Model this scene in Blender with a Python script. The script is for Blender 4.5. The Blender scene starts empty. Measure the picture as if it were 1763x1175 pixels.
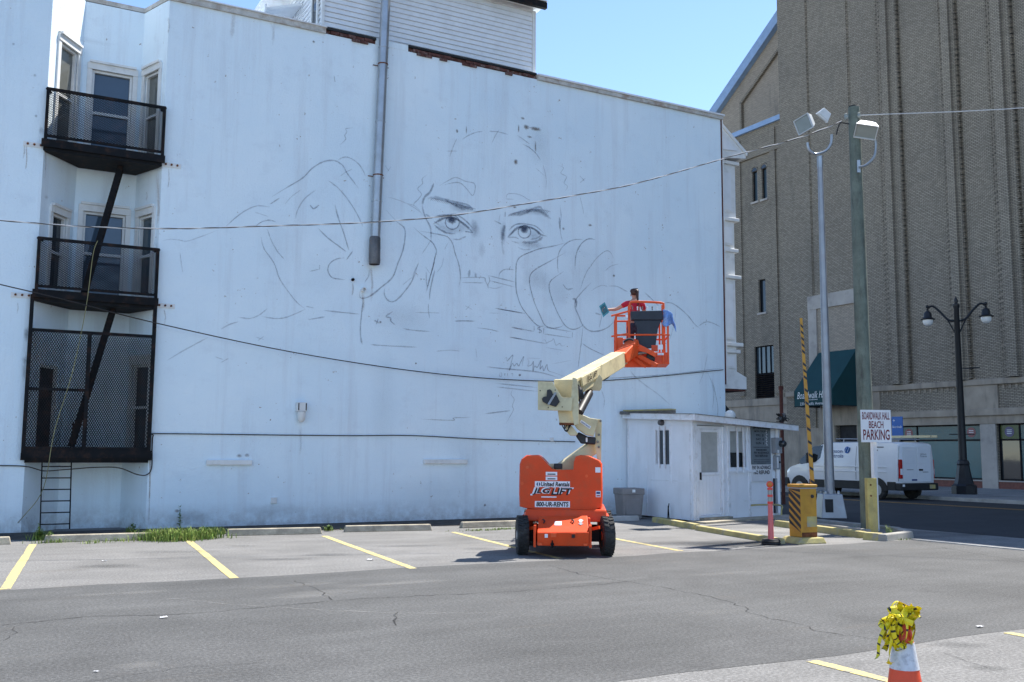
import bpy, bmesh, math, random
from mathutils import Vector, Matrix
random.seed(7)
S = bpy.context.scene
COL = S.collection
R_ = math.radians

# ------------------------------------------------------------------ camera
PW, PH, FPX = 1763., 1175., 1700.
PITCH, YAW, ROLL = R_(6.4), R_(29.0), R_(0.35)
CAM = Vector((0, 0, 1.65))
FW = Vector((math.sin(YAW)*math.cos(PITCH), math.cos(YAW)*math.cos(PITCH), math.sin(PITCH)))
_r = Vector((math.cos(YAW), -math.sin(YAW), 0)); _u = _r.cross(FW)
RT = _r*math.cos(ROLL) + _u*math.sin(ROLL)
UP = -_r*math.sin(ROLL) + _u*math.cos(ROLL)
cd = bpy.data.cameras.new('camera'); cam = bpy.data.objects.new('camera', cd); COL.objects.link(cam)
cd.sensor_width = 36; cd.lens = FPX/PW*36; cd.clip_end = 2000; cd.clip_start = 0.05
m = Matrix.Identity(4)
for i in range(3):
    m[i][0] = RT[i]; m[i][1] = UP[i]; m[i][2] = -FW[i]; m[i][3] = CAM[i]
cam.matrix_world = m
S.camera = cam

# ------------------------------------------------------------------ light
SUN_EL, SUN_BEHIND = R_(58), R_(11)          # sun stands along the mural wall, a little behind it
sd = Vector((math.cos(SUN_EL)*math.cos(SUN_BEHIND), math.cos(SUN_EL)*math.sin(SUN_BEHIND), math.sin(SUN_EL)))
w = bpy.data.worlds.new('World'); S.world = w; w.use_nodes = True
nt = w.node_tree; bg = nt.nodes['Background']
sky = nt.nodes.new('ShaderNodeTexSky'); sky.sky_type = 'NISHITA'; sky.sun_disc = False
sky.sun_elevation = SUN_EL; sky.sun_rotation = math.atan2(sd.x, sd.y)
sky.air_density = 0.8; sky.dust_density = 0.0; sky.ozone_density = 2.0; sky.altitude = 1000
nt.links.new(sky.outputs[0], bg.inputs[0]); bg.inputs[1].default_value = 0.146
sl = bpy.data.lights.new('sun', 'SUN'); sl.energy = 4.3; sl.angle = R_(0.53); sl.color = (1, .955, .89)
so = bpy.data.objects.new('sun', sl); COL.objects.link(so)
so.rotation_euler = sd.to_track_quat('Z', 'Y').to_euler(); so.location = (20, 10, 60)
vs = S.view_settings; vs.view_transform = 'Standard'; vs.look = 'None'; vs.gamma = 1; vs.use_curve_mapping = False
vs.exposure = 1.18
S.cycles.transparent_max_bounces = 40
S.cycles.use_denoising = True

# ------------------------------------------------------------------ picking helpers (photo pixel -> point of a real plane)
def ray(px, py): return (FW*FPX + RT*(px-PW/2) - UP*(py-PH/2)).normalized()
def onplane(px, py, P, N):
    d = ray(px, py); N = Vector(N); return CAM + d*((Vector(P)-CAM).dot(N)/d.dot(N))
def gnd(px, py, z=0.): return onplane(px, py, (0, 0, z), (0, 0, 1))
def onY(px, py, Y): return onplane(px, py, (0, Y, 0), (0, 1, 0))
def onX(px, py, X): return onplane(px, py, (X, 0, 0), (1, 0, 0))

# ------------------------------------------------------------------ materials
M = {}
def nodes(name):
    mt = bpy.data.materials.new(name); mt.use_nodes = True; n = mt.node_tree; M[name] = mt
    return mt, n, n.nodes['Principled BSDF']
def add(n, t, **k):
    x = n.nodes.new(t)
    for a, b in k.items(): setattr(x, a, b)
    return x
def ramp(n, fac, stops):
    r = add(n, 'ShaderNodeValToRGB'); e = r.color_ramp.elements
    while len(e) < len(stops): e.new(.5)
    for el, (p, c) in zip(e, stops):
        el.position = p; el.color = c if len(c) == 4 else (*c, 1)
    n.links.new(fac, r.inputs[0]); return r
def noise(n, vec, scale, detail=4, rough=.55, dist=0):
    t = add(n, 'ShaderNodeTexNoise'); t.inputs['Scale'].default_value = scale
    t.inputs['Detail'].default_value = detail; t.inputs['Roughness'].default_value = rough
    t.inputs['Distortion'].default_value = dist
    n.links.new(vec, t.inputs['Vector']); return t
def mix(n, a, b, fac, mode='MIX'):
    x = add(n, 'ShaderNodeMix', data_type='RGBA', blend_type=mode)
    for s, v in ((x.inputs[6], a), (x.inputs[7], b), (x.inputs[0], fac)):
        if hasattr(v, 'node'): n.links.new(v, s)
        elif isinstance(v, (int, float)): s.default_value = v
        else: s.default_value = (*v[:3], 1)
    return x.outputs[2]
def mapped(n, pos, sc):
    mp = add(n, 'ShaderNodeMapping'); mp.inputs['Scale'].default_value = sc; n.links.new(pos, mp.inputs[0]); return mp.outputs[0]
def surf(name, c, rough=.7, metal=0, var=.15, scale=3., fine=40., bump=.1, spec=.4, dirt=None, dirt_amt=.5, dirt_scale=2., streak=False, coat=0):
    """procedural painted / raw surface: two scales of tone, optional dirt patches, fine bump"""
    mt, n, b = nodes(name)
    pos = add(n, 'ShaderNodeNewGeometry').outputs['Position']
    n1 = noise(n, pos, scale, 5); n2 = noise(n, pos, fine, 3)
    lo = tuple(x*(1-var) for x in c); hi = tuple(min(1, x*(1+var)) for x in c)
    col = ramp(n, n1.outputs[0], [(.3, lo), (.7, hi)]).outputs[0]
    col = mix(n, col, ramp(n, n2.outputs[0], [(.3, (.8, .8, .8)), (.7, (1, 1, 1))]).outputs[0], min(1, var*2.5), 'MULTIPLY')
    if dirt:
        v = mapped(n, pos, (1, 1, .18)) if streak else pos
        d = noise(n, v, dirt_scale, 7, .68)
        f = ramp(n, d.outputs[0], [(.5, (0, 0, 0)), (.72, (dirt_amt,)*3)]).outputs[0]
        col = mix(n, col, dirt, f)
    n.links.new(col, b.inputs['Base Color'])
    b.inputs['Roughness'].default_value = rough; b.inputs['Metallic'].default_value = metal
    b.inputs['Specular IOR Level'].default_value = spec; b.inputs['Coat Weight'].default_value = coat
    if bump:
        bp = add(n, 'ShaderNodeBump'); bp.inputs['Strength'].default_value = bump; bp.inputs['Distance'].default_value = .02
        n.links.new(n2.outputs[0], bp.inputs['Height']); n.links.new(bp.outputs[0], b.inputs['Normal'])
    return mt

# painted stucco of the mural wall
def stucco():
    mt, n, b = nodes('stucco')
    pos = add(n, 'ShaderNodeNewGeometry').outputs['Position']
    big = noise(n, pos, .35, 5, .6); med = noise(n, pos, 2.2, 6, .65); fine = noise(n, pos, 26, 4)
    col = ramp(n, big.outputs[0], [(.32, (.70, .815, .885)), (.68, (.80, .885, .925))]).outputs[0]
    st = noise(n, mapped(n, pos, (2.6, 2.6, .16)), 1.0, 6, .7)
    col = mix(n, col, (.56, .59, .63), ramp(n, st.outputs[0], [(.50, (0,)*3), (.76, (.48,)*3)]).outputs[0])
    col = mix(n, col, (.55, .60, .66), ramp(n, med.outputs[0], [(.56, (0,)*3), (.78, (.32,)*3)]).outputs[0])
    sp = noise(n, pos, 3.1, 2, .5); sp2 = noise(n, pos, 15, 3, .6)
    spots = add(n, 'ShaderNodeMath', operation='MULTIPLY')
    n.links.new(ramp(n, sp.outputs[0], [(.60, (0,)*3), (.66, (1,)*3)]).outputs[0], spots.inputs[0])
    n.links.new(ramp(n, sp2.outputs[0], [(.66, (0,)*3), (.69, (1,)*3)]).outputs[0], spots.inputs[1])
    col = mix(n, col, (.33, .28, .24), spots.outputs[0])
    # rising damp and splash dirt near the ground
    sz = add(n, 'ShaderNodeSeparateXYZ'); n.links.new(pos, sz.inputs[0])
    ma = add(n, 'ShaderNodeMapRange'); n.links.new(sz.outputs[2], ma.inputs[0])
    ma.inputs[1].default_value = .05; ma.inputs[2].default_value = .55; ma.inputs[3].default_value = .75; ma.inputs[4].default_value = 0
    mm = add(n, 'ShaderNodeMath', operation='MULTIPLY'); n.links.new(ma.outputs[0], mm.inputs[0])
    n.links.new(ramp(n, noise(n, pos, 5, 6, .7).outputs[0], [(.35, (.15,)*3), (.62, (1,)*3)]).outputs[0], mm.inputs[1])
    col = mix(n, col, (.38, .38, .37), mm.outputs[0])
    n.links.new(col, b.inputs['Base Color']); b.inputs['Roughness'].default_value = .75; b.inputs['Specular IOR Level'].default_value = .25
    bp = add(n, 'ShaderNodeBump'); bp.inputs['Strength'].default_value = .3; bp.inputs['Distance'].default_value = .04
    hh = add(n, 'ShaderNodeMath', operation='ADD'); n.links.new(med.outputs[0], hh.inputs[0]); n.links.new(fine.outputs[0], hh.inputs[1])
    n.links.new(hh.outputs[0], bp.inputs['Height']); n.links.new(bp.outputs[0], b.inputs['Normal'])
stucco()

def asphalt(name, c, spk, spk_amt, stain, stain_c, vor=90, patch=None):
    mt, n, b = nodes(name)
    pos = add(n, 'ShaderNodeNewGeometry').outputs['Position']
    big = noise(n, pos, .5, 6, .62, .4); fine = noise(n, pos, 60, 3, .7); ag = noise(n, pos, vor, 2, .6)
    lo = tuple(x*.78 for x in c); hi = tuple(x*1.2 for x in c)
    col = ramp(n, big.outputs[0], [(.3, lo), (.7, hi)]).outputs[0]
    trk = noise(n, mapped(n, pos, (.25, 1.6, 1)), 1.2, 5, .6)
    col = mix(n, col, ramp(n, trk.outputs[0], [(.35, (.82,)*3), (.65, (1.08,)*3)]).outputs[0], .7, 'MULTIPLY')
    col = mix(n, col, ramp(n, fine.outputs[0], [(.3, (.72,)*3), (.7, (1.2,)*3)]).outputs[0], .8, 'MULTIPLY')
    col = mix(n, col, spk, ramp(n, ag.outputs[0], [(.60, (0,)*3), (.72, (spk_amt,)*3)]).outputs[0])
    ag2 = noise(n, pos, 34, 2, .5)
    col = mix(n, col, ramp(n, ag2.outputs[0], [(.32, (.68,)*3), (.5, (1,)*3), (.68, (1.45,)*3)]).outputs[0], .75, 'MULTIPLY')
    s = noise(n, mapped(n, pos, (.45, 1.3, 1)), .8, 7, .7)
    col = mix(n, col, stain_c, ramp(n, s.outputs[0], [(.58, (0,)*3), (.72, (stain,)*3)]).outputs[0])
    oil = noise(n, pos, .9, 4, .6)
    col = mix(n, col, tuple(x*.45 for x in c), ramp(n, oil.outputs[0], [(.63, (0,)*3), (.78, (.55,)*3)]).outputs[0])
    n.links.new(col, b.inputs['Base Color']); b.inputs['Roughness'].default_value = .85; b.inputs['Specular IOR Level'].default_value = .3
    bp = add(n, 'ShaderNodeBump'); bp.inputs['Strength'].default_value = .45; bp.inputs['Distance'].default_value = .012
    n.links.new(ag.outputs[0], bp.inputs['Height']); n.links.new(bp.outputs[0], b.inputs['Normal'])
asphalt('old_asphalt', (.178, .175, .168), (.37, .36, .35), .6, .35, (.17, .15, .125))
asphalt('seal_asphalt', (.09, .0905, .089), (.22, .22, .215), .5, .4, (.11, .095, .08))
asphalt('road_asphalt', (.036, .038, .042), (.09, .09, .1), .3, .2, (.06, .06, .06))
asphalt('sidewalk', (.24, .235, .225), (.33, .32, .31), .4, .3, (.15, .145, .14))
surf('pale_concrete', (.42, .41, .38), .9, var=.2, dirt=(.2, .19, .17), dirt_amt=.6, bump=.3)
surf('stop_concrete', (.42, .37, .28), .9, var=.25, scale=5, dirt=(.16, .15, .13), dirt_amt=.7, bump=.4)
surf('dirt', (.07, .06, .05), .95, var=.5, scale=6, bump=.8)

def line_paint(name, c, under, wear):
    mt, n, b = nodes(name)
    pos = add(n, 'ShaderNodeNewGeometry').outputs['Position']
    d = noise(n, pos, 14, 6, .75); f = noise(n, pos, 70, 3, .7)
    a = add(n, 'ShaderNodeMath', operation='ADD'); n.links.new(d.outputs[0], a.inputs[0])
    f2 = add(n, 'ShaderNodeMath', operation='MULTIPLY'); n.links.new(f.outputs[0], f2.inputs[0]); f2.inputs[1].default_value = .5
    n.links.new(f2.outputs[0], a.inputs[1])
    col = mix(n, c, under, ramp(n, a.outputs[0], [(.74+wear, (0,)*3), (.86+wear, (1,)*3)]).outputs[0])
    n.links.new(col, b.inputs['Base Color']); b.inputs['Roughness'].default_value = .8
line_paint('yellow_line', (.60, .49, .17), (.2, .195, .18), -.02)
line_paint('road_line', (.45, .25, .05), (.06, .06, .06), .1)
surf('kerb_yellow', (.46, .39, .16), .85, var=.2, scale=4, dirt=(.30, .285, .25), dirt_amt=.95, dirt_scale=5, bump=.4)
surf('kerb_white', (.36, .345, .31), .9, var=.2, scale=4, dirt=(.2, .19, .17), dirt_amt=.8, bump=.3)
surf('crack', (.02, .02, .02), .95, var=.3)

def brick(name, c1, c2, mort, bw=.215, rh=.072, ms=.011, soot=.5):
    mt, n, b = nodes(name)
    pos = add(n, 'ShaderNodeNewGeometry').outputs['Position']
    sx = add(n, 'ShaderNodeSeparateXYZ'); n.links.new(pos, sx.inputs[0])
    ad = add(n, 'ShaderNodeMath', operation='ADD'); n.links.new(sx.outputs[0], ad.inputs[0]); n.links.new(sx.outputs[1], ad.inputs[1])
    cb = add(n, 'ShaderNodeCombineXYZ'); n.links.new(ad.outputs[0], cb.inputs[0]); n.links.new(sx.outputs[2], cb.inputs[1])
    t = add(n, 'ShaderNodeTexBrick'); n.links.new(cb.outputs[0], t.inputs['Vector'])
    t.inputs['Scale'].default_value = 1; t.inputs['Brick Width'].default_value = bw; t.inputs['Row Height'].default_value = rh
    t.inputs['Mortar Size'].default_value = ms; t.inputs['Mortar Smooth'].default_value = .2; t.inputs['Bias'].default_value = -.1
    t.inputs['Color1'].default_value = (*c1, 1); t.inputs['Color2'].default_value = (*c2, 1); t.inputs['Mortar'].default_value = (*mort, 1)
    big = noise(n, pos, .22, 6, .65)
    col = mix(n, t.outputs[0], ramp(n, big.outputs[0], [(.3, (.72, .72, .74)), (.7, (1.1, 1.08, 1.04))]).outputs[0], soot, 'MULTIPLY')
    st = noise(n, mapped(n, pos, (1, .9, .12)), 1.1, 6, .7)
    col = mix(n, col, (.07, .068, .065), ramp(n, st.outputs[0], [(.56, (0,)*3), (.8, (.5,)*3)]).outputs[0])
    n.links.new(col, b.inputs['Base Color']); b.inputs['Roughness'].default_value = .9; b.inputs['Specular IOR Level'].default_value = .15
    bp = add(n, 'ShaderNodeBump'); bp.inputs['Strength'].default_value = .8; bp.inputs['Distance'].default_value = .02; bp.invert = True
    n.links.new(t.outputs[1], bp.inputs['Height']); n.links.new(bp.outputs[0], b.inputs['Normal'])
brick('arena_brick', (.37, .318, .25), (.27, .23, .18), (.085, .074, .062))
brick('lit_tan_brick', (.46, .385, .30), (.35, .295, .235), (.22, .19, .16))  # paler tan arena brick; the light on gable and panel is in its colour
surf('arena_stone', (.34, .285, .225), .85, var=.2, scale=1.2, dirt=(.08, .078, .075), dirt_amt=.75, dirt_scale=1.1, streak=True)
surf('arena_stone_light', (.40, .36, .32), .85, var=.12, scale=1.2, dirt=(.16, .155, .15), dirt_amt=.6, dirt_scale=1.3)
surf('granite_red', (.16, .055, .04), .6, var=.25, scale=8)
surf('blue_metal', (.26, .37, .54), .5, var=.1)
surf('red_brick', (.115, .045, .036), .9, var=.4, scale=9, dirt=(.45, .42, .40), dirt_amt=.5, dirt_scale=7, bump=.4)
surf('white_trim', (.74, .74, .72), .55, var=.06, dirt=(.45, .43, .40), dirt_amt=.4, dirt_scale=4)
surf('white_siding', (.76, .77, .78), .5, var=.04, dirt=(.55, .54, .52), dirt_amt=.35, dirt_scale=2)
surf('rusty_coping', (.52, .50, .46), .8, var=.2, scale=5, dirt=(.24, .12, .06), dirt_amt=.85, dirt_scale=3)
surf('white_coping', (.74, .75, .76), .5, var=.06, dirt=(.4, .3, .22), dirt_amt=.4, dirt_scale=4)
surf('tar', (.018, .018, .018), .7, var=.4, bump=.3)
surf('black_iron', (.011, .012, .014), .7, spec=.12, var=.3, dirt=(.09, .04, .02), dirt_amt=.45, dirt_scale=6)
surf('galvanised', (.40, .42, .44), .38, metal=.75, var=.12, dirt=(.30, .29, .27), dirt_amt=.5, dirt_scale=5)
surf('old_pipe', (.15, .15, .155), .55, metal=.4, var=.4, dirt=(.2, .1, .05), dirt_amt=.7, dirt_scale=6)
surf('rust', (.17, .06, .025), .9, var=.45, scale=12, bump=.4)
surf('dark_red_pipe', (.10, .03, .022), .75, var=.35, scale=8)
surf('wood_pole', (.16, .185, .15), .9, var=.28, scale=2.5, dirt=(.07, .075, .065), dirt_amt=.95, dirt_scale=9, streak=True, bump=.7)
surf('yellow_wood', (.50, .40, .14), .85, var=.2, scale=5, dirt=(.30, .27, .16), dirt_amt=.7, dirt_scale=4, streak=True)
surf('lift_orange', (.72, .068, .011), .5, spec=.25, var=.1, scale=2, dirt=(.42, .10, .04), dirt_amt=.45, dirt_scale=3, bump=.02, coat=.15)
surf('lift_orange_faded', (.78, .10, .02), .55, var=.12, scale=4, dirt=(.34, .1, .05), dirt_amt=.5, dirt_scale=6, bump=.05)
surf('lift_cream', (.62, .54, .33), .45, var=.1, scale=3, dirt=(.33, .27, .17), dirt_amt=.6, dirt_scale=5, bump=.03)
surf('rubber', (.028, .028, .028), .85, var=.3, scale=9, dirt=(.12, .115, .1), dirt_amt=.5, dirt_scale=5, bump=.3)
surf('black_plastic', (.016, .018, .024), .45, var=.2)
surf('navy_plastic', (.02, .026, .038), .5, var=.2, scale=6)
surf('rim_grey', (.40, .41, .42), .5, var=.15, metal=.3)
surf('chain_metal', (.22, .21, .19), .45, metal=.7, var=.3, scale=25)
surf('sign_white', (.76, .76, .77), .4, var=.04)
surf('decal_white', (.78, .80, .83), .35, var=.03, bump=0)
surf('ink_black', (.012, .012, .015), .5, var=.1, bump=0)
surf('ink_maroon', (.17, .01, .02), .5, var=.1, bump=0)
surf('ink_blue', (.02, .06, .20), .5, var=.1, bump=0)
surf('ink_red', (.45, .02, .02), .5, var=.1, bump=0)
surf('ink_grey', (.10, .11, .12), .6, var=.1, bump=0)
surf('ink_white', (.75, .77, .77), .6, var=.1, bump=0)
surf('price_board', (.17, .20, .22), .5, var=.1, scale=5)
surf('hut_white', (.85, .87, .90), .6, var=.04, scale=2, dirt=(.60, .60, .60), dirt_amt=.35, dirt_scale=2.5, streak=True)
surf('hut_trim', (.82, .84, .87), .55, var=.06, dirt=(.42, .39, .34), dirt_amt=.5, dirt_scale=5)
surf('shingle', (.16, .155, .145), .9, var=.3, scale=8, bump=.5)
surf('bin_grey', (.23, .215, .21), .6, var=.1, scale=4)
surf('gate_yellow', (.50, .26, .03), .5, var=.12, scale=4, dirt=(.30, .12, .03), dirt_amt=.6, dirt_scale=5)
surf('stripe_black', (.03, .03, .035), .6, var=.3)
surf('pink_plastic', (.72, .16, .16), .45, var=.08, dirt=(.5, .15, .14), dirt_amt=.4)
surf('pink_red', (.72, .06, .05), .4, var=.08)
surf('reflector', (.30, .33, .31), .25, var=.1)
surf('amber', (.55, .16, .02), .3, var=.2, scale=30)
surf('steel_grey', (.34, .35, .37), .45, metal=.55, var=.1, dirt=(.3, .24, .22), dirt_amt=.4)
surf('flood_white', (.62, .64, .64), .45, var=.08, dirt=(.35, .35, .34), dirt_amt=.4, dirt_scale=6)
surf('lamp_black', (.010, .011, .014), .45, var=.2)
surf('van_white', (.72, .74, .77), .22, var=.02, bump=0, coat=.4)
surf('van_black', (.015, .016, .018), .55, var=.2, bump=.02)
surf('tail_red', (.42, .008, .008), .2, var=.1, bump=0)
surf('awning_teal', (.004, .045, .05), .75, var=.12, scale=2)
surf('cone_orange', (.70, .075, .025), .5, var=.1, dirt=(.4, .08, .04), dirt_amt=.4)
surf('cone_white', (.60, .62, .66), .5, var=.1, scale=12, dirt=(.20, .20, .22), dirt_amt=.8, dirt_scale=14)
surf('tape_yellow', (.74, .60, .015), .4, var=.08, bump=0)
surf('tape_black', (.02, .02, .015), .3, var=.1, bump=0)
surf('skin', (.50, .27, .19), .55, var=.06)
surf('shirt_red', (.50, .02, .045), .85, var=.15, scale=12)
surf('denim', (.035, .045, .075), .9, var=.3, scale=20)
surf('belt_grey', (.25, .26, .28), .9, var=.2)
surf('hair', (.055, .022, .014), .5, var=.4, scale=25)
surf('teal_sheet', (.05, .30, .36), .5, var=.3, scale=14, dirt=(.02, .16, .2), dirt_amt=.7, dirt_scale=12)
surf('cloth_blue', (.16, .30, .62), .9, var=.35, scale=7, dirt=(.55, .62, .72), dirt_amt=.7, dirt_scale=5)
surf('leaf', (.11, .19, .035), .7, var=.4, scale=15)
surf('grass', (.19, .28, .05), .8, var=.5, scale=9, dirt=(.40, .34, .13), dirt_amt=.9, dirt_scale=11)
surf('wire_white', (.55, .54, .53), .6, var=.1)
surf('wire_dark', (.03, .026, .024), .7, var=.2)
surf('rope', (.28, .26, .13), .9, var=.2)
surf('meter_grey', (.30, .32, .34), .5, var=.1)
surf('interior', (.035, .035, .037), .9, var=.3)
surf('curtain', (.42, .43, .41), .8, var=.1, scale=6, dirt=(.30, .30, .27), dirt_amt=.6)
surf('bulb_globe', (.72, .72, .70), .25, var=.05)
surf('sign_blue', (.02, .11, .38), .4, var=.05)
surf('teal_film', (.012, .065, .08), .15, var=.15, scale=1)
surf('teal_film_light', (.015, .10, .125), .12, var=.12, scale=1)
surf('green_film', (.045, .07, .012), .25, var=.1)
surf('disc_red', (.20, .05, .06), .3, var=.1)
surf('disc_purple', (.07, .06, .15), .3, var=.1)

def glass(name, c, rough=.04):
    mt, n, b = nodes(name)
    pos = add(n, 'ShaderNodeNewGeometry').outputs['Position']
    t = noise(n, pos, .9, 3)
    col = mix(n, tuple(x*.6 for x in c), c, t.outputs[0])
    n.links.new(col, b.inputs['Base Color']); b.inputs['Roughness'].default_value = rough
    b.inputs['Specular IOR Level'].default_value = .7
    bp = add(n, 'ShaderNodeBump'); bp.inputs['Strength'].default_value = .03; bp.inputs['Distance'].default_value = .05
    n.links.new(t.outputs[0], bp.inputs['Height']); n.links.new(bp.outputs[0], b.inputs['Normal'])
glass('glass_dark', (.03, .038, .045)); glass('glass_blue', (.07, .11, .16)); glass('glass_van', (.025, .03, .032))
glass('glass_curtain', (.16, .165, .15)); glass('glass_cold', (.06, .09, .11))

def soft(name, c, rough=.9):
    """drawing / stain film: opacity comes from the vertex attribute 'a' broken up by grain"""
    mt, n, b = nodes(name)
    b.inputs['Base Color'].default_value = (*c, 1); b.inputs['Roughness'].default_value = rough
    b.inputs['Specular IOR Level'].default_value = .1
    at = add(n, 'ShaderNodeAttribute', attribute_name='a')
    pos = add(n, 'ShaderNodeNewGeometry').outputs['Position']
    g = noise(n, pos, 28, 3, .7)
    r = ramp(n, g.outputs[0], [(.3, (.55,)*3), (.6, (1,)*3)])
    mm = add(n, 'ShaderNodeMath', operation='MULTIPLY'); n.links.new(at.outputs['Fac'], mm.inputs[0]); n.links.new(r.outputs[0], mm.inputs[1])
    n.links.new(mm.outputs[0], b.inputs['Alpha'])
soft('charcoal', (.075, .095, .15)); soft('rust_film', (.30, .15, .06)); soft('soot_film', (.05, .05, .055)); soft('crack_film', (.03, .03, .03))
soft('peel_film', (.20, .15, .11)); soft('damp_film', (.03, .032, .034), .35); soft('pale_film', (.36, .35, .33))

# ------------------------------------------------------------------ mesh builder
def frame(axis, hint=Vector((0, 0, 1))):
    z = axis.normalized()
    if abs(z.dot(hint)) > .98: hint = Vector((1, 0, 0)) if abs(z.x) < .9 else Vector((0, 1, 0))
    x = hint.cross(z).normalized(); return x, z.cross(x), z
class MB:
    def __init__(s): s.v = []; s.f = []; s.a = []; s.mi = []
    def V(s, p): s.v.append(Vector(p)); return len(s.v)-1
    def face(s, pts): s.f.append([s.V(p) for p in pts]); return s
    def box(s, x0, x1, y0, y1, z0, z1):
        return s.hexa([(x0, y0, z0), (x1, y0, z0), (x1, y1, z0), (x0, y1, z0)], [(x0, y0, z1), (x1, y0, z1), (x1, y1, z1), (x0, y1, z1)])
    def hexa(s, lo, hi):
        n = len(lo); a = [s.V(p) for p in lo]; b = [s.V(p) for p in hi]
        s.f.append(a[::-1]); s.f.append(b[:])
        for i in range(n): s.f.append([a[i], a[(i+1) % n], b[(i+1) % n], b[i]])
        return s
    def obox(s, c, size, ax=None):
        c = Vector(c); ax = ax or (Vector((1, 0, 0)), Vector((0, 1, 0)), Vector((0, 0, 1))); h = [k/2 for k in size]
        P = lambda i, j, k: c+ax[0]*h[0]*i+ax[1]*h[1]*j+ax[2]*h[2]*k
        return s.hexa([P(-1, -1, -1), P(1, -1, -1), P(1, 1, -1), P(-1, 1, -1)], [P(-1, -1, 1), P(1, -1, 1), P(1, 1, 1), P(-1, 1, 1)])
    def beam(s, a, b, w, h, hint=(0, 0, 1), w2=None, h2=None):
        a = Vector(a); b = Vector(b); x, y, z = frame(b-a, Vector(hint)); w2 = w2 or w; h2 = h2 or h
        q = lambda p, W, H: [p-x*W/2-y*H/2, p+x*W/2-y*H/2, p+x*W/2+y*H/2, p-x*W/2+y*H/2]
        return s.hexa(q(a, w, h), q(b, w2, h2))
    def tube(s, pts, r, n=8, cap=True, closed=False):
        pts = [Vector(p) for p in pts]; rs = r if isinstance(r, (list, tuple)) else [r]*len(pts); rings = []; hint = Vector((0, 0, 1)); N = len(pts)
        px = None
        for i, p in enumerate(pts):
            if closed: t = pts[(i+1) % N]-pts[i-1]
            else: t = pts[min(i+1, N-1)]-pts[max(i-1, 0)]
            if t.length < 1e-9: t = Vector((0, 0, 1))
            if px is None: x, y, z = frame(t)
            else:
                z = t.normalized(); x = (px-z*px.dot(z))
                x = x.normalized() if x.length > 1e-6 else frame(t)[0]; y = z.cross(x)
            px = x
            rings.append([s.V(p+(x*math.cos(2*math.pi*k/n)+y*math.sin(2*math.pi*k/n))*rs[i]) for k in range(n)])
        for i in range(N if closed else N-1):
            A, B = rings[i], rings[(i+1) % N]
            for k in range(n): s.f.append([A[k], A[(k+1) % n], B[(k+1) % n], B[k]])
        if cap and not closed: s.f.append(rings[0][::-1]); s.f.append(rings[-1][:])
        return s
    def lathe(s, prof, c=(0, 0, 0), n=20, ax=None, cap=True):
        c = Vector(c); ax = ax or (Vector((1, 0, 0)), Vector((0, 1, 0)), Vector((0, 0, 1))); rings = []
        for r, z in prof: rings.append([s.V(c+ax[2]*z+(ax[0]*math.cos(2*math.pi*k/n)+ax[1]*math.sin(2*math.pi*k/n))*r) for k in range(n)])
        for A, B in zip(rings, rings[1:]):
            for k in range(n): s.f.append([A[k], A[(k+1) % n], B[(k+1) % n], B[k]])
        if cap: s.f.append(rings[0][::-1]); s.f.append(rings[-1][:])
        return s
    def prism(s, poly, d):
        """extrude 3-D polygon by vector d"""
        d = Vector(d); return s.hexa([Vector(p) for p in poly], [Vector(p)+d for p in poly])
    def ball(s, c, r, n=10, m=6, sc=(1, 1, 1)):
        c = Vector(c); rings = []
        for j in range(1, m):
            t = math.pi*j/m; rings.append([s.V(c+Vector((math.sin(t)*math.cos(2*math.pi*k/n)*r*sc[0], math.sin(t)*math.sin(2*math.pi*k/n)*r*sc[1], math.cos(t)*r*sc[2]))) for k in range(n)])
        T = s.V(c+Vector((0, 0, r*sc[2]))); B = s.V(c-Vector((0, 0, r*sc[2])))
        for k in range(n): s.f.append([T, rings[0][k], rings[0][(k+1) % n]]); s.f.append([B, rings[-1][(k+1) % n], rings[-1][k]])
        for A, C in zip(rings, rings[1:]):
            for k in range(n): s.f.append([A[k], C[k], C[(k+1) % n], A[(k+1) % n]])
        return s
    def strip(s, pts, nrm, w, al=None):
        """flat ribbon with soft edges: attribute a runs 0 - al - 0 across it"""
        pts = [Vector(p) for p in pts]; nrm = Vector(nrm); N = len(pts); prev = None
        for i, p in enumerate(pts):
            t = pts[min(i+1, N-1)]-pts[max(i-1, 0)]; sd_ = nrm.cross(t).normalized()
            W = w[i] if isinstance(w, (list, tuple)) else w; A = al[i] if isinstance(al, (list, tuple)) else al
            ids = []
            for k, aa in ((-1, 0), (-.3, A), (.3, A), (1, 0)): ids.append(s.V(p+sd_*W*k*.5)); s.a.append(aa)
            if prev:
                for k in range(3): s.f.append([prev[k], prev[k+1], ids[k+1], ids[k]])
            prev = ids
        return s
    def blob(s, c, ex, ey, al, n=14):
        c = Vector(c); ex = Vector(ex); ey = Vector(ey); o = s.V(c); s.a.append(al); r1 = []; r2 = []
        for k in range(n):
            d = ex*math.cos(2*math.pi*k/n)+ey*math.sin(2*math.pi*k/n)
            r1.append(s.V(c+d*.5)); s.a.append(al*.6)
        for k in range(n):
            d = ex*math.cos(2*math.pi*k/n)+ey*math.sin(2*math.pi*k/n)
            r2.append(s.V(c+d*(1+.2*random.uniform(-1, 1)))); s.a.append(0)
        for k in range(n):
            j = (k+1) % n; s.f.append([o, r1[k], r1[j]]); s.f.append([r1[k], r2[k], r2[j], r1[j]])
        return s
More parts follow.
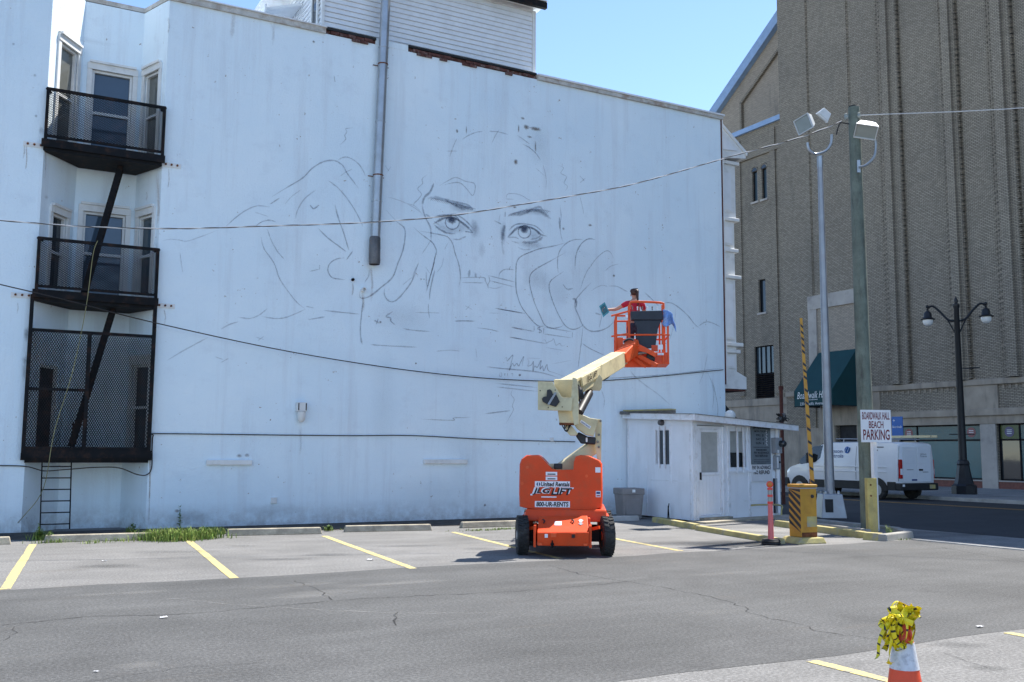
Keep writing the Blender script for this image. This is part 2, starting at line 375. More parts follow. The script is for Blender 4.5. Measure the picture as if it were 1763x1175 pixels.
    def build(s, name, mat, parent=None, smooth=False, bevel=0, seg=2, kind=None, label=None, origin=None):
        c = Vector(origin) if origin is not None else None
        if c is None:
            lo = Vector([min(p[i] for p in s.v) for i in range(3)]); hi = Vector([max(p[i] for p in s.v) for i in range(3)])
            c = (lo+hi)/2; c.z = lo.z
        me = bpy.data.meshes.new(name); me.from_pydata([p-c for p in s.v], [], s.f)
        if s.a:
            at = me.attributes.new('a', 'FLOAT', 'POINT')
            for i, x in enumerate(s.a): at.data[i].value = x
        else:
            bm = bmesh.new(); bm.from_mesh(me); bmesh.ops.recalc_face_normals(bm, faces=bm.faces); bm.to_mesh(me); bm.free()
        me.materials.append(M[mat] if isinstance(mat, str) else mat)
        if smooth:
            for p in me.polygons: p.use_smooth = True
            if smooth != 'all':
                me.set_sharp_from_angle(angle=R_(42))
        o = bpy.data.objects.new(name, me); COL.objects.link(o); o.location = c
        if parent is not None: put(o, parent)
        if bevel:
            b = o.modifiers.new('bevel', 'BEVEL'); b.width = bevel; b.segments = seg; b.limit_method = 'ANGLE'; b.angle_limit = R_(40)
            b.harden_normals = False
        if kind: o['kind'] = kind
        if label: o['label'] = label
        return o
def chainmat(p):
    m = Matrix.Identity(4)
    while p is not None:
        m = (p.matrix_parent_inverse @ p.matrix_basis if p.parent else p.matrix_basis) @ m; p = p.parent
    return m
def put(o, parent):
    """parent a part that was built in world space"""
    o.parent = parent; o.matrix_parent_inverse = chainmat(parent).inverted()
def tag(o, label, cat, group=None, kind=None):
    o['label'] = label; o['category'] = cat
    if group: o['group'] = group
    if kind: o['kind'] = kind
    return o
def thing(name, label, cat, loc=(0, 0, 0), rotz=0, group=None):
    o = bpy.data.objects.new(name, None); COL.objects.link(o); o.location = loc; o.rotation_euler = (0, 0, rotz); o.empty_display_size = .2
    return tag(o, label, cat, group)
def struct(o): o['kind'] = 'structure'; return o
def lbuild(mb, name, mat, root, **k):
    """build a part given in the local frame of its root"""
    mw = chainmat(root); mb.v = [mw @ p for p in mb.v]; return mb.build(name, mat, root, **k)
def twin(src, name, loc, parent, rot=None):
    o = bpy.data.objects.new(name, src.data); COL.objects.link(o); o.location = loc
    if rot: o.rotation_euler = rot
    if parent: put(o, parent)
    return o
def smoothpts(pts, k=5):
    P = [Vector(p) for p in pts]
    if len(P) < 3: return [P[0].lerp(P[1], i/7) for i in range(8)]
    out = []
    for i in range(len(P)-1):
        p0 = P[max(i-1, 0)]; p1 = P[i]; p2 = P[i+1]; p3 = P[min(i+2, len(P)-1)]
        for j in range(k):
            t = j/k; out.append(.5*((2*p1)+(p2-p0)*t+(2*p0-5*p1+4*p2-p3)*t*t+(3*p1-p0-3*p2+p3)*t**3))
    return out+[P[-1]]
def text(name, body, mat, parent, c, right, up, width, height=None, bold=0, shear=0, off=.003, spacing=1):
    """flat lettering centred at c, set proud of its board"""
    cu = bpy.data.curves.new('t', 'FONT'); cu.body = body; cu.align_x = 'CENTER'; cu.align_y = 'CENTER'; cu.offset = bold; cu.shear = shear
    cu.space_character = spacing; cu.resolution_u = 3; cu.space_line = .9
    to = bpy.data.objects.new('t', cu); me = bpy.data.meshes.new_from_object(to); bpy.data.objects.remove(to); bpy.data.curves.remove(cu)
    right = Vector(right).normalized(); up = Vector(up).normalized(); nn = right.cross(up)
    xs = [v.co.x for v in me.vertices]; ys = [v.co.y for v in me.vertices]
    cx = (min(xs)+max(xs))/2; cy = (min(ys)+max(ys))/2; sx = width/(max(xs)-min(xs)); sy = height/(max(ys)-min(ys)) if height else sx
    c = Vector(c)
    for v in me.vertices: v.co = right*(v.co.x-cx)*sx+up*(v.co.y-cy)*sy
    me.name = name; me.materials.clear(); me.materials.append(M[mat]); o = bpy.data.objects.new(name, me); COL.objects.link(o); o.location = c+nn*off
    if parent: put(o, parent)
    return o
def wall_open(mb, p0, p1, z0, z1, ops, depth, inward):
    """vertical wall sheet from p0 to p1 with real openings and their reveals"""
    p0 = Vector((*p0, 0)); p1 = Vector((*p1, 0)); L = (p1-p0).length; d = (p1-p0)/L; inw = Vector((*inward, 0)).normalized()
    P = lambda s, z, k=0: p0+d*s+Vector((0, 0, z))+inw*k
    ss = sorted({0, L, *[o[0] for o in ops], *[o[1] for o in ops]}); zz = sorted({z0, z1, *[o[2] for o in ops], *[o[3] for o in ops]})
    for a, b in zip(ss, ss[1:]):
        for c, e in zip(zz, zz[1:]):
            mx, mz = (a+b)/2, (c+e)/2
            if any(o[0] < mx < o[1] and o[2] < mz < o[3] for o in ops): continue
            mb.face([P(a, c), P(b, c), P(b, e), P(a, e)])
    for a, b, c, e in ops:
        q = [(a, c), (b, c), (b, e), (a, e)]
        for (s1, t1), (s2, t2) in zip(q, q[1:]+q[:1]): mb.face([P(s1, t1), P(s2, t2), P(s2, t2, depth), P(s1, t1, depth)])
    return P
def frame_in(P, a, b, c, e, k0, k1, t):
    """rectangular frame ring inside an opening"""
    mb = MB()
    for (s0, s1, t0, t1) in ((a, b, c, c+t), (a, b, e-t, e), (a, a+t, c+t, e-t), (b-t, b, c+t, e-t)):
        mb.hexa([P(s0, t0, k0), P(s1, t0, k0), P(s1, t0, k1), P(s0, t0, k1)], [P(s0, t1, k0), P(s1, t1, k0), P(s1, t1, k1), P(s0, t1, k1)])
    return mb
def pbox(mb, P, a, b, c, e, k0, k1):
    mb.hexa([P(a, c, k0), P(b, c, k0), P(b, c, k1), P(a, c, k1)], [P(a, e, k0), P(b, e, k0), P(b, e, k1), P(a, e, k1)]); return mb
# ================================================================== GROUND
g = MB()
g.face([(-300, -200, 0), (500, -200, 0), (500, 500, 0), (-300, 500, 0)])
ground = struct(g.build('ground', 'old_asphalt', origin=(0, 0, 0)))
WY = 21.7                                                  # plane of the mural wall
# resealed driving lane with a slightly wavy edge
e1 = [(x, 13.2+.06*math.sin(x*1.3)+.04*math.sin(x*3.7+1)) for x in [-40+.8*i for i in range(70)]]
e1 = [p for p in e1 if p[0] < 16.2]; e1 = [(-60, 13.2)]+e1+[(16.2, 13.2)]
e2 = [(-40+.8*i, 6.05+.05*math.sin((-40+.8*i)*1.7)) for i in range(70)]
e2 = [(-60, 6.05)]+e2+[(16.2, 6.05)]
g = MB(); g.face([(x, y, .002) for x, y in e2]+[(x, y, .002) for x, y in e1[::-1]])
lane = struct(g.build('driving_lane', 'seal_asphalt'))
g = MB(); g.face([(18.5, -200, .004), (31.3, -200, .004), (31.3, 400, .004), (18.5, 400, .004)])
road = struct(g.build('road', 'road_asphalt'))
g = MB(); g.face([(16.42, -200, .006), (18.5, -200, .006), (18.5, 13.3, .006), (16.42, 13.3, .006)])
g.face([(18.0, 15.2, .006), (18.5, 13.3, .006), (18.5, 400, .006), (19.6, 400, .006)][:3])
struct(g.build('driveway_apron', 'sidewalk'))
g = MB(); g.box(31.3, 41.2, -200, 400, -.05, .13)
far_walk = struct(g.build('far_sidewalk', 'sidewalk'))
g = MB(); g.box(31.1, 31.296, -200, 400, -.05, .125)
struct(g.build('far_kerb', 'pale_concrete'))
g = MB(); g.box(16.22, 16.41, -60, 13.25, -.02, .016)
struct(g.build('apron_edging', 'pale_concrete'))
g = MB()
for x in (27.85, 28.1): g.face([(x, -100, .009), (x+.11, -100, .009), (x+.11, 300, .009), (x, 300, .009)])
put(g.build('centre_line', 'road_line'), road)
# bay lines
def bayline(x0, y0, x1, y1, w=.055):
    n = 14; g = MB(); L = []; Rr = []
    for i in range(n+1):
        t = i/n; x = x0+(x1-x0)*t; y = y0+(y1-y0)*t
        L.append((x-w+random.uniform(-.006, .006), y, .004)); Rr.append((x+w+random.uniform(-.006, .006), y, .004))
    for i in range(n): g.face([L[i], Rr[i], Rr[i+1], L[i+1]])
    o = g.build('bay_line', 'yellow_line', ground)
for x0, y0, x1, y1 in ((.56, 13.3, 1.2, 19.3), (3.2, 13.15, 3.74, 18.9), (5.69, 13.1, 6.28, 18.8), (8.25, 13.3, 8.95, 18.6), (10.75, 13.45, 11.5, 18.6), (-2.0, 13.3, -1.4, 19.3),
                       (6.06, 5.95, 5.95, 1.2), (8.63, 6.02, 8.5, 1.2), (11.2, 6.02, 11.1, 1.2)):
    bayline(x0, y0, x1, y1, .06)
# cracks in the lane
def crack(pxs, w, al=.68, mt='crack_film', z=.0055):
    pts = [gnd(*p) for p in pxs]; q = []
    for a, b in zip(pts, pts[1:]):
        n = max(2, int((b-a).length/.12))
        for i in range(n):
            p = a.lerp(b, i/n); q.append(Vector((p.x+random.uniform(-.035, .035), p.y+random.uniform(-.035, .035), z)))
    q.append(Vector((pts[-1].x, pts[-1].y, z)))
    g = MB(); g.strip(q, (0, 0, 1), [w*random.uniform(.4, 1.4) for _ in q], [al*random.uniform(.5, 1) for _ in q]); g.build('crack', mt, lane)
crack([(0, 1078), (60, 1072), (150, 1063), (330, 1058), (440, 1048), (560, 1036), (700, 1028), (880, 1020), (1000, 1010), (1080, 1002)], .035)
crack([(505, 1000), (545, 1015), (572, 1034)], .025)
crack([(680, 1055), (678, 1065), (682, 1078)], .03)
crack([(945, 975), (975, 983), (1000, 990), (1080, 1002), (1140, 1012), (1230, 1030), (1280, 1046), (1292, 1058), (1395, 1080), (1410, 1088), (1500, 1100), (1525, 1102)], .028)
crack([(150, 1175), (300, 1152), (480, 1140)], .02, .5)
crack([(290, 1031), (380, 1040), (520, 1050), (680, 1057), (880, 1056)], .03, .5, 'pale_film')
crack([(20, 1080), (30, 1090), (5, 1105)], .02, .6)
crack([(0, 965), (300, 963), (560, 961), (880, 958)], .02, .45)
crack([(1570, 935), (1660, 950), (1763, 968)], .03, .5)
crack([(1620, 1125), (1670, 1140), (1700, 1150)], .015, .6)
fl = MB()
for px, py, rx, ry, al in ((560, 1020, .7, .16, .2), (680, 1005, .9, .1, .3), (535, 1006, .4, .1, .25), (240, 1020, .4, .1, .2), (480, 1010, .6, .12, .2), (530, 1026, .5, .1, .28), (1250, 987, .8, .1, .2), (1000, 1003, .6, .08, .2), (240, 1145, .22, .09, .22), (165, 1024, .3, .08, .2), (1230, 1055, .6, .1, .12)):
    c = gnd(px, py, .0045); fl.blob(c, (rx, 0, 0), (0, ry*1.6, 0), al)
fl.build('dust_patch', 'pale_film', lane, kind='stuff')
g = MB()
for px, py, rx, ry, al in ((1262, 936, 1.6, .8, .75), (480, 963, .6, .2, .3), (700, 940, .8, .3, .25), (300, 950, .9, .3, .2), (190, 975, .5, .35, .3), (560, 955, .45, .3, .25), (830, 945, .4, .3, .25), (1120, 935, .5, .35, .2), (420, 940, .35, .2, .25), (1650, 1110, .3, .2, .25), (1700, 1150, .2, .15, .3)):
    c = gnd(px, py, .0065); g.blob(c, (rx, -.3*rx, 0), (0, ry, 0), al)
g.build('wet_patch', 'damp_film', ground, kind='stuff')
g = MB(); g.blob(gnd(1322, 914, .012), (1.1, -.35, 0), (.1, .75, 0), .8); g.build('worn_patch', 'pale_film', ground)
# bare dirt strip along the wall foot
g = MB(); n = 60; A = []; B = []
for i in range(n+1):
    x = -8+23.2*i/n; A.append((x, WY-.02, .03)); B.append((x, WY-1.55+.22*math.sin(x*2.3)+.1*math.sin(x*7.1), .003))
for i in range(n): g.face([A[i], B[i], B[i+1], A[i+1]])
struct(g.build('dirt_strip', 'dirt'))

# ================================================================== WHITE BUILDING
TOPZ = 11.43
bld = thing('white_building', 'long white stuccoed building carrying a pencilled face mural', 'building', (8, WY, 0))
RX = (1.12, 1.83, 3.05, 3.42); RD = 1.0                     # recess corners in plan and its depth
g = MB()
def quad(a, b, z0, z1): g.face([(*a, z0), (*b, z0), (*b, z1), (*a, z1)])
# plain faces (subdivided lightly so the top edge can wander)
quad((-9, WY), (RX[0], WY), 0, TOPZ-.15)
g.face([(-9, WY, TOPZ-.15), (RX[0], WY, TOPZ-.15), (RX[0], WY, TOPZ+3), (-9, WY, TOPZ+3)])
quad((RX[3], WY), (19.0, WY), 0, TOPZ)
ops = {}
w_ = lambda p0, p1, o, inw: wall_open(g, p0, p1, 0, TOPZ, o, .14, inw)
P0, P1, P2, P3 = (RX[0], WY), (RX[1], WY+RD), (RX[2], WY+RD), (RX[3], WY)
opL = [(.36, 1.02, 7.95, 10.15), (.42, .95, 4.9, 6.5), (.3, .98, 1.62, 3.35)]
opB = [(.2, 1.04, 8.0, 9.92), (.18, 1.04, 4.92, 6.75)]
opR = [(.18, .78, 7.95, 9.92), (.2, .8, 4.92, 6.7), (.25, .95, 1.62, 3.45)]
PL = w_(P0, P1, opL, (-.8, .6)); PB = w_(P1, P2, opB, (0, 1)); PR = w_(P2, P3, opR, (.9, .4))
quad((19.0, WY), (19.0, 36), 0, TOPZ); quad((-9, 36), (19, 36), 0, TOPZ); quad((-9, WY), (-9, 36), 0, TOPZ)
g.face([(RX[3], WY, TOPZ), (19, WY, TOPZ), (19, 36, TOPZ), (RX[0], 36, TOPZ), (*P1, TOPZ), (*P2, TOPZ)])
g.face([(-9, WY, TOPZ+3), (RX[0], WY, TOPZ+3), (RX[0], 23.4, TOPZ+3), (-9, 23.4, TOPZ+3)])
quad((RX[0], WY), (RX[0], 23.4), TOPZ, TOPZ+3); quad((-9, 23.4), (RX[0], 23.4), TOPZ, TOPZ+3)
g.face([(-9, 23.4, TOPZ), (RX[0], 23.4, TOPZ), (RX[0], 36, TOPZ), (-9, 36, TOPZ)])
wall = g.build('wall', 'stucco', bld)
for P, opsl, kinds in ((PL, opL, ('glass_curtain', 'glass_dark', 'interior')), (PB, opB, ('glass_blue', 'glass_blue')), (PR, opR, ('glass_curtain', 'glass_cold', 'glass_dark'))):
    for (a, b, c, e), k in zip(opsl, kinds):
        fr = frame_in(P, a, b, c, e, .02, .1, .055)
        if k != 'interior': pbox(fr, P, a+.055, b-.055, (c+e)/2-.03, (c+e)/2+.03, .03, .1)
        # moulded architrave outside the opening
        if k != 'interior':
            pbox(fr, P, a-.1, b+.1, e, e+.14, -.05, .02); pbox(fr, P, a-.06, b+.06, e+.14, e+.19, -.09, .01)
            pbox(fr, P, a-.1, a, c, e, -.035, .02); pbox(fr, P, b, b+.1, c, e, -.035, .02); pbox(fr, P, a-.12, b+.12, c-.07, c, -.08, .02)
        f = fr.build('window', 'white_trim', bld)
        mb = MB(); mb.face([P(a+.05, c+.05, .085), P(b-.05, c+.05, .085), P(b-.05, e-.05, .085), P(a+.05, e-.05, .085)]); mb.build('pane', k, f)
# rounded brow over the left top window
mb = MB(); a, b, c, e = opL[0]; arc = [PL(a-.1+(b-a+.2)*t, e+.19+.24*math.sin(math.pi*t)**.8, -.03) for t in [i/10 for i in range(11)]]
mb.prism([PL(a-.1, e+.18, -.03)]+arc[1:-1]+[PL(b+.1, e+.18, -.03)], PL(0, 0, .04)-PL(0, 0, 0)); mb.build('window_brow', 'white_trim', bld)
# copings, parapet bits
mb = MB()
mb.box(RX[3]-.02, 6.94, WY-.06, WY+.3, TOPZ-.01, TOPZ+.12); c1 = mb.build('coping', 'rusty_coping', bld, label='rust-stained coping')
mb = MB(); mb.box(RX[3]-.04, 6.96, WY-.09, WY+.33, TOPZ+.122, TOPZ+.15); mb.build('coping_cap', 'white_coping', bld)
mb = MB(); mb.box(12.74, 19.06, WY-.07, WY+.3, TOPZ-.02, TOPZ+.08); mb.build('coping', 'rusty_coping', bld)
mb = MB(); mb.box(12.72, 19.1, WY-.1, WY+.33, TOPZ+.082, TOPZ+.13); mb.build('coping_cap', 'white_coping', bld)
mb = MB(); mb.prism([(RX[0]+.02, WY+.03, TOPZ+.02), (*P1, TOPZ+.02), (*P2, TOPZ+.02), (RX[3]-.02, WY+.03, TOPZ+.02), (RX[3]-.02, WY+.2, TOPZ+.02), (P2[0]+.1, P2[1]+.2, TOPZ+.02), (P1[0]-.1, P1[1]+.2, TOPZ+.02), (RX[0]+.02, WY+.3, TOPZ+.02)], (0, 0, .1)); mb.build('recess_coping', 'rusty_coping', bld)
mb = MB(); mb.box(6.96, 8.2, WY-.05, WY+.2, TOPZ+.09, TOPZ+.15); mb.box(9.05, 12.7, WY-.05, WY+.2, TOPZ+.1, TOPZ+.15); mb.build('tar_flashing', 'tar', bld)
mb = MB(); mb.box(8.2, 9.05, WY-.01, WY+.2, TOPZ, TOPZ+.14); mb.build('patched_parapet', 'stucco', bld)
mb = MB(); mb.box(6.96, 8.2, WY+.02, WY+.19, TOPZ-.0, TOPZ+.088); mb.box(9.05, 12.72, WY+.02, WY+.19, TOPZ, TOPZ+.098); mb.build('parapet_core', 'red_brick', bld)
bsrc = None
for x0, x1 in ((6.97, 8.18), (9.07, 12.68)):
    for row in range(2):
        x = x0+.1*row
        while x < x1-.2:
            if random.random() < (.85 if row else .3):
                loc = (x+.1, WY+.0+random.uniform(-.015, .015), TOPZ-.055+.072*row)
                if bsrc is None:
                    mb = MB(); mb.box(-.098, .098, -.05, .05, 0, .062); bsrc = mb.build('brick', 'red_brick', None, origin=(0, 0, 0)); bsrc.location = loc; put(bsrc, bld); 
                else: twin(bsrc, 'brick', loc, bld, (0, 0, random.uniform(-.04, .04)))
            x += .208
# bricked-up window sills, anchor plates, vents
for x0, x1, z in ((4.59, 5.56, 1.33), (9.63, 10.78, 1.35)):
    mb = MB(); mb.box(x0, x1, WY-.07, WY+.05, z, z+.11); mb.build('window_sill', 'white_trim', bld, bevel=.012)
for px, py in ((59, 250), (295, 285), (38, 509), (284, 527)):
    c = onY(px, py, WY); mb = MB(); mb.box(c.x-.2, c.x+.2, WY-.018, WY+.01, c.z-.05, c.z+.05); pl = mb.build('anchor_plate', 'white_trim', bld)
    for k in (-.12, 0, .12):
        mb = MB(); mb.lathe([(.022, 0), (.022, .03), (.01, .04)], (c.x+k, WY-.018, c.z+.005), 8, (Vector((1, 0, 0)), Vector((0, 0, 1)), Vector((0, -1, 0)))); mb.build('bolt', 'rust', pl)
c = onY(624, 500, WY); mb = MB(); mb.lathe([(.055, 0), (.055, .13), (.04, .13), (.04, .06)], c, 14, (Vector((1, 0, 0)), Vector((0, 0, 1)), Vector((0, -1, 0)))); mb.build('vent_stub', 'white_trim', bld)
c = onY(607, 482, WY); mb = MB(); mb.lathe([(.035, 0), (.035, .05)], c, 10, (Vector((1, 0, 0)), Vector((0, 0, 1)), Vector((0, -1, 0)))); mb.build('vent_stub', 'black_iron', bld)
for px, py, s in ((471, 862, .13), (949, 757, .1)):
    c = onY(px, py, WY); mb = MB(); mb.box(c.x-s/2, c.x+s/2, WY-.045, WY+.01, c.z-s/2, c.z+s/2); mb.build('junction_box', 'white_trim', bld, bevel=.008)
# corner strip at the street end
mb = MB(); mb.box(19.005, 19.03, WY-.03, WY+.05, 3.6, TOPZ-.03); mb.build('corner_strip', 'dark_red_pipe', bld)
mb = MB(); mb.box(19.031, 19.07, WY-.036, WY+.05, 3.6, TOPZ-.03); mb.build('corner_strip', 'white_trim', bld)
# street front bay: stacked panels, cornices and pediment
def bx(name, x0, x1, y0, y1, z0, z1, mt='white_trim', par=bld, bv=0):
    mb = MB(); mb.box(x0, x1, y0, y1, z0, z1); return mb.build(name, mt, par, bevel=bv)
bx('bay_panel', 19.0, 19.78, WY+.28, 25.5, 8.55, 10.25)
bx('bay_panel', 19.0, 19.72, WY+.3, 25.5, 4.0, 8.55)
for z, o in ((10.2, .12), (8.48, .1), (7.55, .06), (6.75, .12), (4.75, .14), (4.55, .06)): bx('bay_cornice', 19.0, 19.77+o, WY+.26-o*.5, 25.6, z, z+.11, bv=.02)
for z0, z1 in ((8.75, 10.0), (7.75, 8.35), (4.95, 6.65), (4.1, 4.5)):
    bx('bay_panel_moulding', 19.2, 19.66, WY+.262, WY+.28, z0, z1); bx('bay_panel_field', 19.27, 19.59, WY+.25, WY+.262, z0+.06, z1-.06, 'white_siding')
mb = MB(); mb.prism([(19.0, WY+.1, 10.31), (20.05, WY+.1, 10.42), (20.05, WY+.1, 10.52), (19.0, WY+.1, 11.4)], (0, 2.4, 0)); mb.build('pediment', 'white_trim', bld)
mb = MB(); mb.prism([(19.0, WY+.06, 11.36), (20.08, WY+.06, 10.5), (20.1, WY+.06, 10.6), (19.0, WY+.06, 11.46)], (0, 2.5, 0)); mb.build('pediment_moulding', 'white_trim', bld)
mb = MB(); mb.prism([(19.0, WY+.12, 10.55), (19.7, WY+.12, 10.6), (19.0, WY+.12, 11.1)], (0, -.05, 0)); mb.build('pediment_field', 'white_siding', bld)
mb = MB(); mb.prism([(19.0, WY+.15, 3.5), (19.95, WY+.15, 3.5), (19.95, WY+.15, 3.85), (19.6, WY+.15, 4.0), (19.0, WY+.15, 4.15)], (0, 3.6, 0)); mb.build('bay_base', 'white_trim', bld)
mb = MB(); mb.box(19.0, 19.93, WY+.18, WY+3.6, 3.44, 3.497); mb.build('bay_soffit', 'dark_red_pipe', bld)
aw = MB(); aw.prism([(19.02, WY+.5, 3.42), (20.3, WY+.5, 2.3), (20.3, WY+.5, 2.1), (19.02, WY+.5, 2.1)], (0, 2.2, 0)); tag(aw.build('canvas_awning', 'black_plastic'), 'black sloping canvas awning under the white street bay', 'awning')

# ------------------------------------------------------------------ drawing, stains
def smear(mb, pts, w, al, off=(0, 0, 1), k=5, taper=True):
    ox, oy, s = off; smear.n += 1; y = WY-.004-smear.n*.00003
    q = [(ox+x/s, oy+yy/s, 0) for x, yy in pts]; q = smoothpts(q, k)
    P = [onY(p.x, p.y, y) for p in q]; N = len(P)
    ws = []; als = []
    for i in range(N):
        t = i/max(1, N-1); tp = min(1, 4*t+.35, 4*(1-t)+.35) if taper else 1
        ws.append(w*.0205*(.75+.5*random.random()**2)*tp); als.append(min(1, al*.86*random.uniform(.8, 1.1)*tp))
    mb.strip(P, (0, -1, 0), ws, als)
smear.n = 0
def smudge(mb, px, py, rx, ry, al, rot=0):
    smear.n += 1; y = WY-.004-smear.n*.00003; c = onY(px, py, y); sx = onY(px+1, py, y).x-c.x; sz = c.z-onY(px, py+1, y).z
    cr, sr = math.cos(R_(rot)), math.sin(R_(rot))
    mb.blob(c, (rx*sx*cr, 0, -rx*sz*sr), (ry*sx*sr, 0, ry*sz*cr), al)
sk = MB()
A5 = (380, 180, 2.671); A6 = (700, 200, 3.916); A7 = (820, 400, 3.264); A1 = (710, 320, 6.528); A2 = (600, 440, 5.34); A3 = (830, 500, 4.52); A4 = (260, 340, 3.917)
